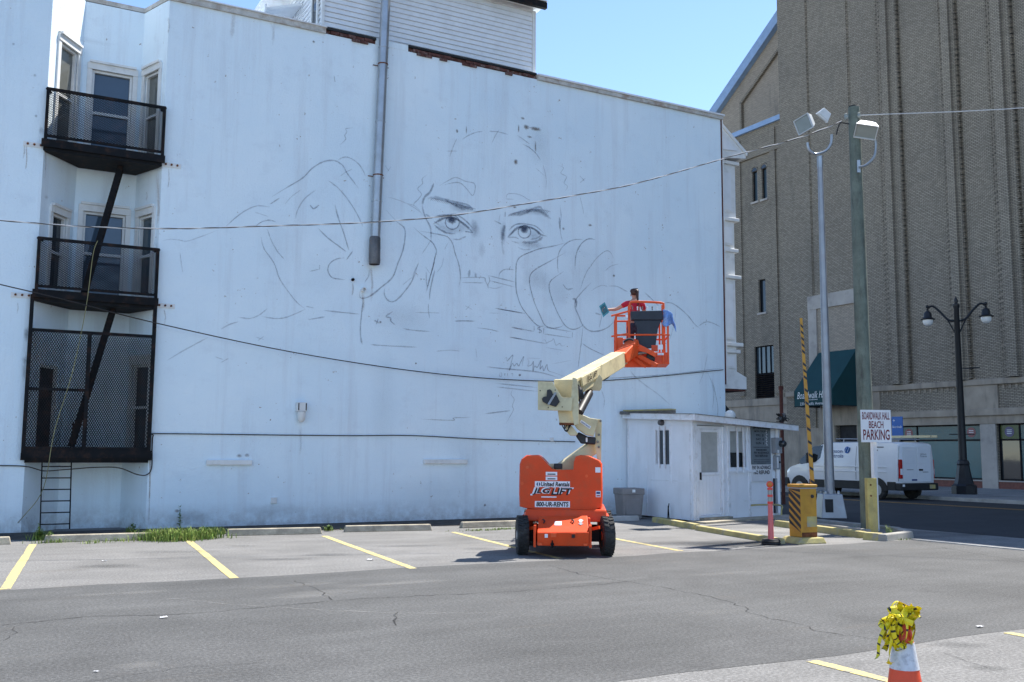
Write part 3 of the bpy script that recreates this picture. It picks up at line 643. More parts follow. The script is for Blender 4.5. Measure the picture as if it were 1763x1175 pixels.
for off, lst in (
 (A5, (  # left hand and sleeve
  (1.6, .4, (545, 190), (575, 160), (570, 145), (580, 125), (575, 112), (610, 108)),
  (2.2, .5, (235, 425), (300, 385), (375, 340), (420, 295), (470, 265), (520, 258), (560, 280), (580, 315), (610, 355), (635, 388)),
  (1.8, .4, (20, 565), (70, 520), (120, 485), (170, 467), (228, 472)), (2, .5, (225, 460), (272, 430)),
  (1.8, .4, (535, 260), (560, 245), (590, 245), (630, 270), (655, 305), (665, 330)), (1.5, .35, (550, 330), (575, 312), (605, 298)),
  (1.5, .3, (295, 460), (325, 425), (370, 392)), (1.8, .35, (345, 525), (352, 490), (385, 435), (440, 392)), (2.2, .55, (410, 462), (428, 480), (452, 462)),
  (2, .42, (490, 348), (540, 385), (590, 445), (630, 510), (655, 565)), (2.2, .5, (525, 460), (540, 520), (565, 590), (580, 640), (590, 672)),
  (2.4, .5, (448, 570), (490, 612), (540, 650), (578, 678)), (2.2, .5, (607, 675), (578, 715)),
  (2, .5, (570, 706), (530, 712), (500, 735), (493, 765), (510, 795), (540, 803), (572, 806)), (2, .4, (160, 560), (190, 540), (225, 533), (255, 541)),
  (1.8, .38, (215, 575), (230, 620), (260, 675), (295, 715)), (1.8, .4, (185, 610), (200, 665), (245, 730), (270, 800), (310, 860), (350, 910), (390, 942)),
  (2, .36, (390, 942), (350, 960), (300, 980), (250, 985), (185, 975)), (1.8, .36, (215, 938), (175, 970), (130, 985), (80, 978)), (2, .36, (0, 1035), (40, 1012), (82, 1000)),
  (2.2, .42, (402, 990), (480, 977)), (2, .45, (475, 948), (560, 957), (640, 965)), (1.6, .35, (390, 928), (430, 937)),
  (2.4, .5, (640, 860), (640, 885), (655, 892), (690, 880), (740, 840), (790, 795), (815, 730), (835, 680), (847, 620), (845, 570), (810, 540), (760, 485)),
  (1.6, .4, (682, 760), (680, 790), (660, 820)), (2.4, .5, (655, 895), (648, 960), (642, 1030), (645, 1080), (652, 1105)),
  (2.2, .45, (910, 725), (890, 790), (865, 835), (820, 890), (790, 908), (765, 898), (752, 870), (755, 845)), (1.5, .3, (835, 832), (880, 795)),
  (1.6, .3, (765, 425), (830, 445), (890, 475), (920, 500)), (1.4, .3, (160, 1070), (200, 1082)), (1.4, .3, (170, 1087), (200, 1065)), (1.4, .25, (755, 280), (775, 310)), (1.4, .25, (785, 285), (765, 310)))),
 (A4, ((1.5, .3, (75, 295), (130, 283), (190, 288), (240, 296), (330, 268), (450, 222)), (1.8, .34, (110, 1100), (200, 1045), (300, 990), (385, 945)), (1.5, .35, (430, 1075), (490, 1095)), (1.5, .35, (470, 1115), (525, 1085)),
  (1.6, .35, (1070, 500), (1135, 485)), (1.5, .35, (1137, 455), (1137, 490)), (1.3, .3, (195, 370), (205, 450), (215, 510)), (1.3, .25, (700, 100), (790, 130)))),
 (A6, ((1.8, .4, (375, 158), (420, 130), (470, 110), (515, 104)), (1.8, .42, (555, 103), (620, 108), (685, 125)), (1.6, .4, (625, 92), (600, 130), (575, 185)), (1.5, .36, (270, 237), (345, 237)), (1.6, .38, (340, 150), (315, 205), (290, 278)),
  (1.8, .4, (745, 130), (790, 160), (830, 190)), (1.8, .42, (780, 188), (830, 215), (870, 250), (905, 300)), (1.5, .3, (870, 350), (930, 403)), (1.6, .34, (920, 330), (935, 390), (942, 440), (938, 500)),
  (1.5, .4, (1022, 332), (1058, 350), (1040, 385), (1078, 410), (1062, 450), (1085, 475), (1070, 505)), (1.4, .34, (1165, 400), (1200, 440)), (1.4, .34, (1208, 418), (1168, 452)),
  (1.6, .4, (138, 395), (105, 425), (108, 455), (75, 490), (100, 525), (85, 555), (50, 590), (48, 605)), (4, .5, (185, 450), (160, 510), (120, 550), (105, 600)), (2.8, .45, (105, 600), (115, 650), (135, 700), (160, 750), (165, 800), (165, 840)),
  (1.8, .4, (220, 472), (265, 445), (330, 415), (395, 440), (460, 460), (447, 537), (400, 485), (355, 450), (290, 455), (240, 470)), (1.4, .4, (670, 560), (685, 525), (760, 530), (815, 560), (835, 570)), (1.4, .36, (670, 560), (725, 562)),
  (2.2, .45, (590, 705), (640, 730)), (1.4, .3, (632, 660), (620, 720)), (1.8, .36, (1035, 600), (1042, 680), (1035, 730), (1040, 800), (1055, 850)), (3.5, .45, (1030, 680), (1033, 765)), (1.6, .34, (1168, 540), (1185, 610), (1195, 665)),
  (2, .55, (1070, 855), (1000, 875), (900, 895), (830, 920), (775, 945), (745, 980), (738, 1040), (740, 1175)), (2.2, .5, (1275, 835), (1230, 828), (1190, 850), (1160, 890), (1140, 950), (1135, 1040)),
  (2, .45, (1190, 835), (1140, 833), (1090, 850), (1045, 890), (1022, 940), (1018, 1000), (1022, 1060)), (1.8, .36, (1395, 960), (1375, 920), (1345, 910), (1300, 940), (1260, 985), (1240, 1015), (1215, 1050), (1190, 1110), (1170, 1175)),
  (1.6, .3, (1432, 998), (1380, 1012), (1338, 1045)), (1.3, .25, (0, 590), (60, 610), (120, 680)))),
 (A7, ((2, .58, (222, 180), (222, 300), (232, 360), (255, 420), (300, 480), (345, 525), (385, 528)), (2, .55, (500, 115), (430, 155), (340, 205), (305, 240), (300, 290), (325, 390), (355, 460), (385, 522), (430, 540), (475, 532), (490, 520)),
  (2, .55, (490, 222), (440, 255), (415, 280), (410, 320), (430, 390), (460, 460), (500, 525), (545, 547), (590, 530), (600, 515)), (2, .42, (485, 290), (510, 320), (545, 315)),
  (2.4, .5, (645, 285), (600, 330), (560, 380), (555, 420), (575, 470), (600, 525), (640, 555), (690, 555), (740, 535), (775, 500)), (4, .55, (540, 375), (560, 383), (562, 425)), (2, .4, (745, 303), (790, 305), (830, 325), (850, 335)),
  (2.6, .4, (945, 338), (985, 375), (1025, 415)), (2.2, .45, (1050, 398), (1095, 398), (1140, 425), (1190, 470), (1225, 515), (1260, 545)), (2, .42, (1245, 530), (1290, 505), (1330, 512), (1375, 535)), (1.6, .3, (1120, 430), (1115, 500), (1095, 580), (1085, 605)),
  (1.8, .5, (595, 625), (640, 655), (720, 692)), (1.7, .5, (600, 530), (590, 620), (580, 700), (570, 775)), (2.6, .25, (860, 770), (890, 810), (950, 860), (1020, 910), (1100, 980)), (1.4, .4, (1300, 790), (1325, 850), (1335, 920), (1325, 1005)),
  (1.8, .52, (105, 428), (275, 458)), (1.8, .5, (190, 590), (400, 628)), (1.8, .5, (195, 535), (325, 558)), (1.4, .4, (325, 525), (325, 558)), (1.5, .45, (380, 535), (540, 560)), (1.5, .45, (540, 560), (540, 595)), (1.5, .45, (540, 595), (378, 572)), (1.5, .45, (378, 572), (380, 535)),
  (1.6, .55, (367, 541), (352, 535), (346, 545), (364, 552), (362, 565), (345, 564)), (1.2, .5, (356, 530), (355, 571)), (1.5, .42, (370, 612), (385, 605), (395, 622), (410, 615), (425, 610), (435, 600), (448, 635), (470, 625), (480, 640), (505, 632)), (1.4, .3, (390, 648), (490, 665)), (1.4, .25, (645, 330), (700, 300), (740, 306)),
  (2, .35, (700, 440), (705, 470), (690, 540)), (3, .4, (668, 455), (700, 465)), (1.8, .25, (1300, 680), (1280, 780), (1250, 860)), (1.6, .25, (700, 880), (720, 940), (715, 990)))),
 (A2, ((1.7, .4, (500, 672), (600, 690), (755, 700)), (1.9, .4, (200, 820), (330, 830), (635, 845)), (2.2, .6, (975, 605), (1060, 602), (1160, 606)), (1.6, .34, (805, 882), (930, 872), (1025, 880)), (1.9, .55, (1350, 487), (1602, 530)),
  (1.5, .32, (1175, 665), (1290, 680), (1380, 703)), (1.5, .3, (610, 525), (850, 530)), (1.6, .36, (735, 440), (735, 500), (745, 580)), (1.4, .32, (1070, 462), (1140, 500)), (1.4, .32, (1115, 460), (1075, 505)), (2, .55, (800, 0), (780, 90), (750, 200), (710, 350)),
  (2, .55, (795, 130), (770, 230), (750, 330), (745, 410)), (2, .4, (715, 150), (715, 240), (725, 290)), (1.5, .3, (705, 100), (750, 170)), (1.8, .45, (1500, 660), (1602, 682)), (1.8, .5, (1480, 752), (1602, 772)), (1.4, .28, (1170, 850), (1180, 945)),
  (2.6, .5, (410, 515), (345, 560), (385, 575), (390, 605), (430, 640)), (2.2, .45, (235, 595), (285, 625)), (2.2, .45, (275, 580), (255, 635)), (1.4, .25, (1290, 530), (1390, 532)))),
 (A3, ((1.8, .55, (170, 540), (190, 522), (195, 550), (215, 530), (240, 505), (225, 570), (212, 625), (235, 570), (250, 590), (270, 570), (285, 590), (300, 560), (325, 515), (312, 575), (320, 585)),
  (1.8, .55, (350, 530), (365, 560), (355, 590), (385, 580), (400, 555), (395, 630), (410, 590), (430, 600), (460, 545), (450, 615), (470, 590), (480, 628), (505, 578), (515, 625), (570, 645), (630, 668)),
  (2, .52, (35, 595), (140, 608), (300, 622), (450, 640), (590, 678)), (1.8, .46, (105, 725), (430, 758)), (1.8, .46, (105, 752), (430, 788)), (2.2, .5, (20, 962), (220, 937)), (1.6, .36, (240, 770), (225, 810), (250, 850), (235, 900), (245, 930), (215, 985), (185, 1040)),
  (1.4, .4, (138, 645), (152, 645), (152, 668), (138, 668), (138, 645)), (1.4, .4, (168, 645), (182, 652), (172, 657), (182, 668)), (1.4, .4, (197, 643), (199, 670)), (1.4, .4, (222, 655), (238, 648), (238, 672)), (2.4, .6, (283, 662), (300, 662)), (1.3, .25, (0, 298), (60, 305), (130, 320)), (1.3, .25, (350, 528), (460, 532)), (1.3, .22, (540, 575), (700, 545)))),
 (A1, ((1.8, .5, (545, 1035), (790, 1032), (820, 1070), (850, 1130)), (1.7, .5, (555, 1088), (800, 1093)), (1.8, .52, (850, 1010), (1160, 1085)), (1.8, .52, (870, 1068), (1150, 1140)), (1.7, .48, (855, 1010), (870, 1068), (850, 1110), (852, 1160)), (1.8, .48, (970, 1030), (985, 980), (1030, 945), (1090, 940), (1150, 948)),
  (1.6, .4, (1105, 905), (1085, 940)), (4.5, .45, (645, 945), (632, 1030)), (4.5, .42, (712, 985), (712, 1030)), (1.4, .3, (852, 1140), (930, 1155), (1020, 1130)),
  (2, .55, (15, 470), (100, 545), (215, 630), (255, 690), (270, 740), (250, 820), (235, 900), (205, 1010), (165, 1175)), (2, .55, (75, 510), (200, 530), (370, 565), (420, 600), (455, 660), (480, 760), (515, 860), (535, 960), (540, 1050), (520, 1140)),
  (1.6, .3, (210, 610), (160, 690), (105, 770)), (1.8, .4, (70, 870), (20, 980), (0, 1060)), (1.4, .28, (350, 800), (330, 900), (270, 980)), (1.4, .28, (400, 640), (360, 720)),
  # left eye
  (6, .40, (170, 142), (260, 138), (360, 158), (450, 190), (540, 222), (620, 250), (680, 272)), (4, .42, (360, 150), (450, 205), (540, 250), (600, 270)), (3.4, .4, (420, 165), (520, 190), (620, 215), (680, 265)),
  (2.6, .55, (200, 375), (290, 338), (390, 328), (480, 325), (540, 350), (600, 395), (650, 445), (680, 478)), (4.4, .75, (235, 432), (290, 397), (350, 367), (420, 357), (490, 372), (560, 417), (620, 467), (680, 530)),
  (3.4, .5, (245, 440), (290, 480), (340, 510), (400, 535), (480, 540)), (2.2, .5, (590, 515), (630, 520), (680, 530)), (2.2, .45, (450, 600), (520, 605), (570, 585), (605, 570)), (3, .35, (205, 360), (150, 320)), (2.4, .3, (300, 440), (240, 400)),
  # right eye
  (6.5, .42, (1080, 332), (1150, 320), (1250, 292), (1350, 278), (1430, 285), (1500, 332), (1560, 375)), (4.5, .42, (1150, 335), (1250, 318), (1350, 262), (1430, 240), (1470, 280)), (3, .4, (1045, 290), (1040, 355)),
  (2.6, .55, (1085, 505), (1130, 455), (1190, 430), (1280, 432), (1370, 450), (1430, 490), (1480, 540)), (4.4, .75, (1070, 580), (1110, 540), (1170, 482), (1240, 462), (1320, 467), (1390, 502), (1440, 547), (1510, 568)),
  (2, .45, (1075, 582), (1150, 580), (1200, 600)), (4.5, .42, (1230, 635), (1300, 640), (1380, 630), (1440, 600), (1465, 575)), (2.2, .4, (1320, 605), (1400, 590), (1450, 555)), (6, .45, (1040, 440), (1020, 520), (1010, 620)), (4, .2, (1008, 620), (1012, 700), (1030, 780)),
  (2.6, .2, (1180, 690), (1260, 720), (1340, 710)), (1.6, .3, (1110, 620), (1200, 650)))),
 ):
    for st in lst: smear(sk, st[2:], st[0], st[1], off)
for cx, cy, r in ((450, 412, 78), (1260, 520, 70)):
    smear(sk, [(cx+r*math.cos(2*math.pi*i/16), cy+r*math.sin(2*math.pi*i/16)) for i in range(17)], 2.2, .6, A1, 3, False)
for x, y, rx, ry, al in ((440, 388, 42, 36, .9), (440, 365, 60, 20, .5), (1255, 496, 38, 34, .9), (1255, 475, 60, 18, .5), (700, 475, 40, 90, .28), (1020, 540, 30, 110, .25), (420, 500, 120, 30, .15), (1330, 660, 130, 40, .18), (780, 720, 40, 80, .12),
                         (1370, 560, 70, 60, .14), (560, 470, 60, 50, .14), (320, 450, 50, 40, .12), (1400, 1050, 120, 110, .1), (560, 250, 110, 40, .2), (1400, 290, 120, 40, .2)):
    smudge(sk, A1[0]+x/A1[2], A1[1]+y/A1[2], rx/A1[2]*1.35, ry/A1[2]*1.35, al*1.35)
for k in range(26):      # eyebrow hairs
    t = k/25; x = 200+t*460; y = 150+t*110; smear(sk, [(x, y+18), (x+30, y-6), (x+55, y-8+t*14)], 1.1, .4, A1, 3)
    x = 1070+t*440; y = 340-60*math.sin(t*2.4); smear(sk, [(x, y+14), (x+22, y-14), (x+48, y-26+t*26)], 1.1, .38, A1, 3)
for px, py, rx, ry, al in ((918, 455, 22, 60, .06), (925, 240, 18, 50, .05), (560, 470, 60, 40, .04), (1010, 470, 50, 60, .08), (900, 560, 60, 30, .05), (690, 545, 60, 25, .06), (960, 500, 30, 40, .1), (1090, 560, 60, 50, .06), (480, 420, 40, 60, .05)): smudge(sk, px, py, rx, ry, al)
sk.build('mural_drawing', 'charcoal', wall, origin=(10, WY, 6), kind='stuff')
# rust, soot, peeling paint
rs = MB()
for px, y0, y1, w0, al in ((272, 300, 420, 9, .5), (268, 420, 520, 6, .4), (262, 540, 560, 5, .4), (257, 770, 905, 4, .75), (45, 250, 300, 3, .6), (78, 255, 310, 2.5, .6), (41, 250, 275, 4, .5), (290, 290, 330, 3, .5), (284, 533, 560, 4, .4), (30, 520, 545, 3, .4), (625, 505, 545, 8, .35), (607, 488, 510, 6, .4), (640, 460, 520, 9, .35), (252, 330, 350, 5, .3), (517, 735, 800, 8, .16), (655, 80, 250, 18, .06), (290, 30, 60, 6, .3), (400, 20, 70, 14, .2), (470, 40, 80, 10, .2)):
    for q in range(2): smear(rs, [(px+random.uniform(-1, 1)*w0*.4, y0), (px+1, (y0+y1)/2), (px-1, y1-random.random()*.4*(y1-y0))], w0*.4, al*.5)
rs.build('rust_stain', 'rust_film', wall, origin=(10, WY, 6), kind='stuff')
ss = MB()
for px, py, rx, ry, al in ((46, 575, 6, 14, .5), (44, 620, 8, 8, .35), (42, 640, 5, 20, .3), (150, 70, 50, 6, .12), (930, 250, 22, 40, .06), (700, 560, 70, 60, .04), (760, 850, 120, 40, .07), (800, 780, 40, 60, .06), (250, 740, 8, 40, .25), (660, 700, 25, 120, .06), (470, 880, 60, 14, .12), (330, 890, 40, 14, .2), (1010, 700, 40, 30, .05), (80, 340, 4, 4, .35), (62, 200, 3, 3, .5), (60, 130, 3, 3, .4), (23, 76, 3, 3, .4), (71, 225, 5, 8, .3)): smudge(ss, px, py, rx, ry, al)
ss.build('soot_stain', 'soot_film', wall, origin=(10, WY, 6), kind='stuff')
pf = MB()
for px, py, rx, ry, al in ((906, 219, 4, 4, .9), (888, 279, 3, 4.5, .9), (922, 222, 9, 3, .9), (893, 222, 1.2, 6, .9), (787, 226, 2, 3, .9), (803, 224, 1, 6, .8), (922, 253, 1.2, 8, .9), (912, 236, 4, 1.5, .7), (900, 204, 3, 2, .8), (540, 72, 2, 2, .9), (1016, 388, 3, 2, .9), (970, 394, 2, 2, .7), (1057, 475, 2, 2, .9), (886, 357, 3, 1.6, .9), (760, 797, 5, 2.5, .9), (746, 796, 3, 2, .8), (735, 795, 4, 2, .7), (412, 785, 4, 3, .6), (425, 784, 4, 3, .6), (716, 626, 1.5, 1.5, 1), (725, 481, 1.2, 1.2, 1), (730, 481, 1, 1, 1), (895, 646, 2, 2, .9), (305, 880, 4, 2.5, .7), (835, 870, 2, 2, .8), (655, 555, 2, 2, .8)): smudge(pf, px, py, rx*1.3, ry*1.3, al)
for st in (((725, 722), (780, 724), (781, 720), (810, 719)), ((660, 80), (663, 110)), ((575, 130), (577, 142)), ((1040, 652), (1150, 645), (1245, 634)), ((1225, 650), (1232, 680), (1236, 706), (1232, 730))): smear(pf, st, 1.2, .6)
pf.build('peeled_paint', 'peel_film', wall, origin=(10, WY, 6), kind='stuff')

# ================================================================== ROOFTOP HOUSE
hs = thing('rooftop_house', 'white clapboard house standing on the white building roof behind its parapet', 'house', (9.9, 24, TOPZ))
bx('core', 6.98, 12.78, 21.99, 27, TOPZ, 13.5, 'white_siding', hs)
src = None; zz = TOPZ+.05; k = 0
while zz < 13.4:
    h = .127
    for (kind) in ('front', 'side'):
        mb = MB()
        if kind == 'front': mb.prism([(6.99, 21.985, zz), (6.99, 21.945, zz), (6.99, 21.975, zz+h-.004), (6.99, 21.985, zz+h-.004)], (5.74, 0, 0))
        else: mb.prism([(6.975, 22.02, zz), (6.935, 22.02, zz), (6.965, 22.02, zz+h-.004), (6.975, 22.02, zz+h-.004)], (0, 4.9, 0))
        mb.build('siding_board', 'white_siding', hs)
    zz += h
bx('corner_board', 12.735, 12.83, 21.93, 22.05, TOPZ, 13.42, 'white_trim', hs)
bx('corner_board', 6.915, 6.985, 21.925, 22.015, TOPZ, 13.42, 'white_trim', hs)
mb = MB(); mb.box(6.3, 12.98, 21.74, 27.4, 13.5, 13.6); mb.build('roof', 'white_coping', hs)
mb = MB(); mb.box(6.3, 13.0, 21.62, 21.738, 13.42, 13.58); mb.build('gutter', 'black_iron', hs)
mb = MB(); mb.box(6.3, 13.0, 21.6, 21.76, 13.602, 13.63); mb.build('roof_edge', 'white_coping', hs)
# lower wing behind, its eave soffit towards the left
mb = MB(); mb.box(6.93, 6.936, 22.35, 22.75, 11.9, 13.4); mb.build('side_window', 'glass_dark', hs)
for y in (22.3, 22.76): bx('side_window_casing', 6.9, 6.94, y-.05, y+.04, 11.8, 13.42, 'white_trim', hs)
mb = MB(); mb.prism([(6.93, 23.6, 12.9), (6.93, 25.6, 12.9), (6.0, 25.6, 12.55), (6.0, 23.6, 12.55)], (0, 0, .07)); mb.build('porch_roof', 'white_siding', hs)
bx('porch_roof_edge', 5.96, 6.0, 23.5, 25.7, 12.5, 12.68, 'white_coping', hs)

# ================================================================== RAIN PIPE
dp = thing('rain_pipe', 'tall grey metal pipe strapped down the mural wall, rusty at its foot', 'pipe', (8.24, WY-.16, 6.0))
pt = [(8.245, WY-.16, 6.62), (8.42, WY-.16, 14.4)]; mb = MB(); mb.tube(pt, .115, 18); mb.build('pipe', 'galvanised', dp, smooth=True)
mb = MB(); mb.lathe([(.125, 0), (.135, .05), (.13, .62), (.118, .66)], (8.235, WY-.16, 6.0), 18, cap=False); mb.lathe([(.10, .02), (.09, .5)], (8.235, WY-.16, 6.0), 18, cap=False); mb.build('foot_sleeve', 'old_pipe', dp, smooth=True)
for z in (7.5, 9.45, 11.3): 
    x = 8.245+(z-6.62)*.0225; mb = MB(); mb.lathe([(.116, 0), (.124, .006), (.124, .03), (.116, .036)], (x, WY-.16, z), 18); mb.build('seam', 'galvanised', dp)
for z in (8.15, 10.9):
    x = 8.245+(z-6.62)*.0225; mb = MB(); mb.box(x-.2, x+.2, WY-.02, WY-.004, z-.009, z+.009); mb.lathe([(.119, 0), (.125, .003), (.125, .027), (.119, .03)], (x, WY-.16, z-.015), 18); mb.build('strap', 'rust', dp)

# ================================================================== FIRE ESCAPE
fe = thing('fire_escape', 'black iron fire escape with mesh balconies in the wall recess', 'fire escape', (2.26, WY, 1.5))
FY = WY-.1
def lattice(x0, x1, z0, z1, cw, ch, y, t=.011, vertical=False):
    mb = MB()
    def seg(ax, az, bx_, bz):
        d = Vector((bx_-ax, 0, bz-az)); n = Vector((-d.z, 0, d.x)).normalized()*t
        a = Vector((ax, y, az)); b = Vector((bx_, y, bz)); mb.face([a-n, b-n, b+n, a+n])
    nx = int((x1-x0)/cw); nz = int((z1-z0)/ch); cw = (x1-x0)/nx; ch = (z1-z0)/nz
    for j in range(nz):
        for i in range(nx):
            a = x0+i*cw; b = z0+j*ch; mx = a+cw/2; mz = b+ch/2
            seg(a, mz, mx, b); seg(mx, b, a+cw, mz); seg(a, mz, mx, b+ch); seg(mx, b+ch, a+cw, mz)
    return mb
def platform(z, t):
    mb = MB(); mb.prism([(1.1, FY, z-t), (3.4, FY, z-t), (3.36, WY+.05, z-t), (3.02, WY+.93, z-t), (1.86, WY+.93, z-t), (1.16, WY+.05, z-t)], (0, 0, t-.05)); mb.build('platform', 'black_iron', fe)
    mb = MB(); mb.beam((1.06, FY-.03, z-.05), (3.45, FY-.03, z-.05), .05, .16); mb.build('platform_edge', 'black_iron', fe)
    for k in range(6):
        mb = MB(); y = FY+.12+k*.13; mb.beam((1.2+k*.09, y, z-.02), (3.33-k*.05, y, z-.02), .06, .025); mb.build('grating_bar', 'black_iron', fe)
def rail(z0, z1):
    for z, s in ((z1, .06), (z0, .05)):
        mb = MB(); mb.beam((1.1, FY, z), (3.43, FY, z), .045, s); mb.build('rail', 'black_iron', fe)
    for x in (1.13, 3.4):
        mb = MB(); mb.beam((x, FY, z0-.12), (x, FY, z1), .06, .06); mb.build('post', 'black_iron', fe)
    lattice(1.16, 3.37, z0+.02, z1-.03, .062, .036, FY, .0048).build('mesh_panel', 'black_iron', fe, kind='stuff')
    for x, x2 in ((1.1, 1.2), (3.43, 3.36)):
        mb = MB(); mb.beam((x, FY, z1), (x2, WY+.12, z1), .035, .035); mb.build('return_rail', 'black_iron', fe)
platform(7.86, .2); rail(7.97, 8.95); platform(4.78, .2); rail(4.88, 5.85)
platform(1.6, .22)
mb = MB(); mb.beam((1.03, FY, 1.5), (3.46, FY, 1.5), .06, .14); mb.build('platform_edge', 'black_iron', fe)
for x, z1 in ((1.07, 4.7), (3.4, 4.7), (2.16, 4.0)):
    mb = MB(); mb.beam((x, FY, 1.5), (x, FY, z1), .07, .07); mb.build('post', 'black_iron', fe)
for x0, x1, z in ((1.07, 3.4, 4.0), (1.07, 2.16, 2.83), (1.07, 3.4, 1.66)):
    mb = MB(); mb.beam((x0, FY+.01, z), (x1, FY+.01, z), .045, .06); mb.build('rail', 'black_iron', fe)
for x0, x1 in ((1.1, 2.13), (2.19, 3.37)): lattice(x0, x1, 1.68, 3.97, .045, .075, FY, .007).build('mesh_panel', 'black_iron', fe, kind='stuff')
def stair(a, b):
    for dx in (-.0, .06):
        mb = MB(); mb.beam((a[0]+dx, WY+.32+dx*6, a[1]), (b[0]+dx, WY+.32+dx*6, b[1]), .035, .11); mb.build('stair_stringer', 'black_iron', fe)
    n = 11
    for i in range(1, n):
        t = i/n; x = a[0]+(b[0]-a[0])*t; z = a[1]+(b[1]-a[1])*t; mb = MB(); mb.box(x-.02, x+.07, WY+.33, WY+.62, z-.01, z+.01); mb.build('stair_tread', 'black_iron', fe)
stair((2.63, 7.7), (2.02, 4.8)); stair((2.62, 4.6), (1.95, 1.7))
mb = MB(); mb.beam((1.95, WY-.02, 1.7), (1.95, WY-.02, 2.2), .03, .03); mb.build('handrail_post', 'black_iron', fe)
lad = MB()
for x in (1.42, 1.95): lad.tube([(x, WY-.06, 1.45), (x+.03, WY-.12, .08)], .014, 6)
ladder = lad.build('drop_ladder', 'black_iron', fe)
for i in range(6):
    mb = MB(); z = .18+.225*i; mb.tube([(1.42+.03*(1-z/1.4), WY-.115+.045*z, z), (1.95+.03*(1-z/1.4), WY-.115+.045*z, z)], .013, 6); mb.build('rung', 'black_iron', ladder)
rp = MB(); rp.tube(smoothpts([onY(168, 415, WY-.16), onY(160, 440, WY-.18), onY(148, 530, WY-.2), onY(125, 640, WY-.2), (1.6, WY-.2, 2.0), onY(75, 840, WY-.25), onY(40, 890, WY-.4), gnd(18, 912, .02)], 6), .008, 5)
tag(rp.build('rope', 'rope', smooth=True), 'thin yellow rope trailing down the fire escape to the ground', 'rope')

# wall lamp and cables fixed to the wall
c = onY(517, 705, WY); wl = thing('wall_lamp', 'white box wall lamp with a glass jar low on the mural wall', 'lamp', (c.x, WY, 2.2))
mb = MB(); mb.box(c.x-.11, c.x+.11, WY-.16, WY, 2.52, 2.72); mb.build('housing', 'white_trim', wl, bevel=.01)
for dx in (-.085, .085):
    mb = MB(); mb.box(c.x+dx-.012, c.x+dx+.012, WY-.166, WY-.161, 2.54, 2.7); mb.build('slot', 'ink_black', wl)
mb = MB(); mb.lathe([(.03, -.24), (.075, -.2), (.09, -.1), (.09, 0)], (c.x, WY-.1, 2.515), 16); mb.build('jar', 'bulb_globe', wl, smooth=True)
def cable(pts, r, mt, label, name='cable', n=6, k=6):
    mb = MB(); mb.tube(smoothpts(pts, k), r, n); return tag(mb.build(name, mt, smooth=True), label, 'cable')
cable([onY(-40, 802, WY-.03), onY(40, 803, WY-.03), onY(75, 811, WY-.1), onY(110, 809, WY-.12), onY(165, 805, WY-.1), onY(205, 806, WY-.08), onY(235, 817, WY-.06), onY(252, 818, WY-.03), onY(261, 806, WY-.03), onY(262, 770, WY-.03), onY(264, 750, WY-.03), onY(275, 747, WY-.03), onY(487, 749.5, WY-.03), onY(606, 750.5, WY-.03), onY(714, 750.5, WY-.03), onY(840, 757, WY-.03), onY(990, 761, WY-.03)], .012, 'wire_dark', 'dark cable clipped along the foot of the mural wall, looping by the recess')
cable([onY(-60, 474, WY-.5), onY(0, 490, WY-.45), onY(110, 516, WY-.4), onY(262, 555, WY-.3), onY(500, 606, WY-.2), onY(720, 640, WY-.1), onY(895, 655, WY-.05), onY(1050, 655, WY-.03), onY(1245, 637, WY-.03)], .012, 'wire_dark', 'thin dark cable sagging across the lower half of the mural')
# ================================================================== ARENA
AX = 41.0; AH = 40.2
ar = thing('arena_hall', 'massive grey brick hall with vertical pilasters across the shaded street', 'building', (AX, 30, .13))
g = MB()
ops = [(41.6-38.05, 41.6-36.6, .13, 3.15), (41.6-34.0, 41.6-29.42, .5, 3.05), (41.6-28.6, 41.6-24.0, .5, 3.05), (41.6-23.2, 41.6-18.6, .5, 3.05)]
PA = wall_open(g, (AX, 41.6), (AX, -30), .1, AH, ops, .35, (1, 0))
wopsW = [(52-44.43, 52-43.99, 16.85, 18.75), (52-43.62, 52-43.19, 16.85, 18.75), (52-44.08, 52-43.5, 10, 12), (52-44.55, 52-42.95, 4.87, 8.0)]
PWg = wall_open(g, (AX+.35, 52), (AX+.35, 41.6), .1, 21.3, wopsW, .25, (1, 0))
g.face([(AX, 41.6, .1), (AX+.35, 41.6, .1), (AX+.35, 41.6, 21.3), (AX, 41.6, 21.3)])
g.face([(AX, 41.6, 21.3), (AX+30, 41.6, 21.3), (AX+30, 41.6, AH), (AX, 41.6, AH)])
g.face([(AX, 41.6, AH), (AX, -30, AH), (AX+30, -30, AH), (AX+30, 41.6, AH)])
g.face([(AX+.35, 52, 21.3), (AX+.35, 41.6, 21.3), (AX+8, 41.6, 21.3), (AX+8, 52, 21.3)])
g.face([(AX+8, 41.6, 0), (AX+8, 52, 0), (AX+8, 52, 21.3), (AX+8, 41.6, 21.3)]); g.face([(AX+.35, 52, 0), (AX+8, 52, 0), (AX+8, 52, 21.3), (AX+.35, 52, 21.3)]); g.face([(AX, -30, 0), (AX+30, -30, 0), (AX+30, -30, AH), (AX, -30, AH)]); g.face([(AX+30, -30, 0), (AX+30, 41.6, 0), (AX+30, 41.6, AH), (AX+30, -30, AH)])
g.build('brick_wall', 'arena_brick', ar)
def abx(name, y0, y1, z0, z1, proud, mt, par=ar, back=.05, bv=0):
    mb = MB(); mb.box(AX-proud, AX+back, min(y0, y1), max(y0, y1), z0, z1); return mb.build(name, mt, par, bevel=bv)
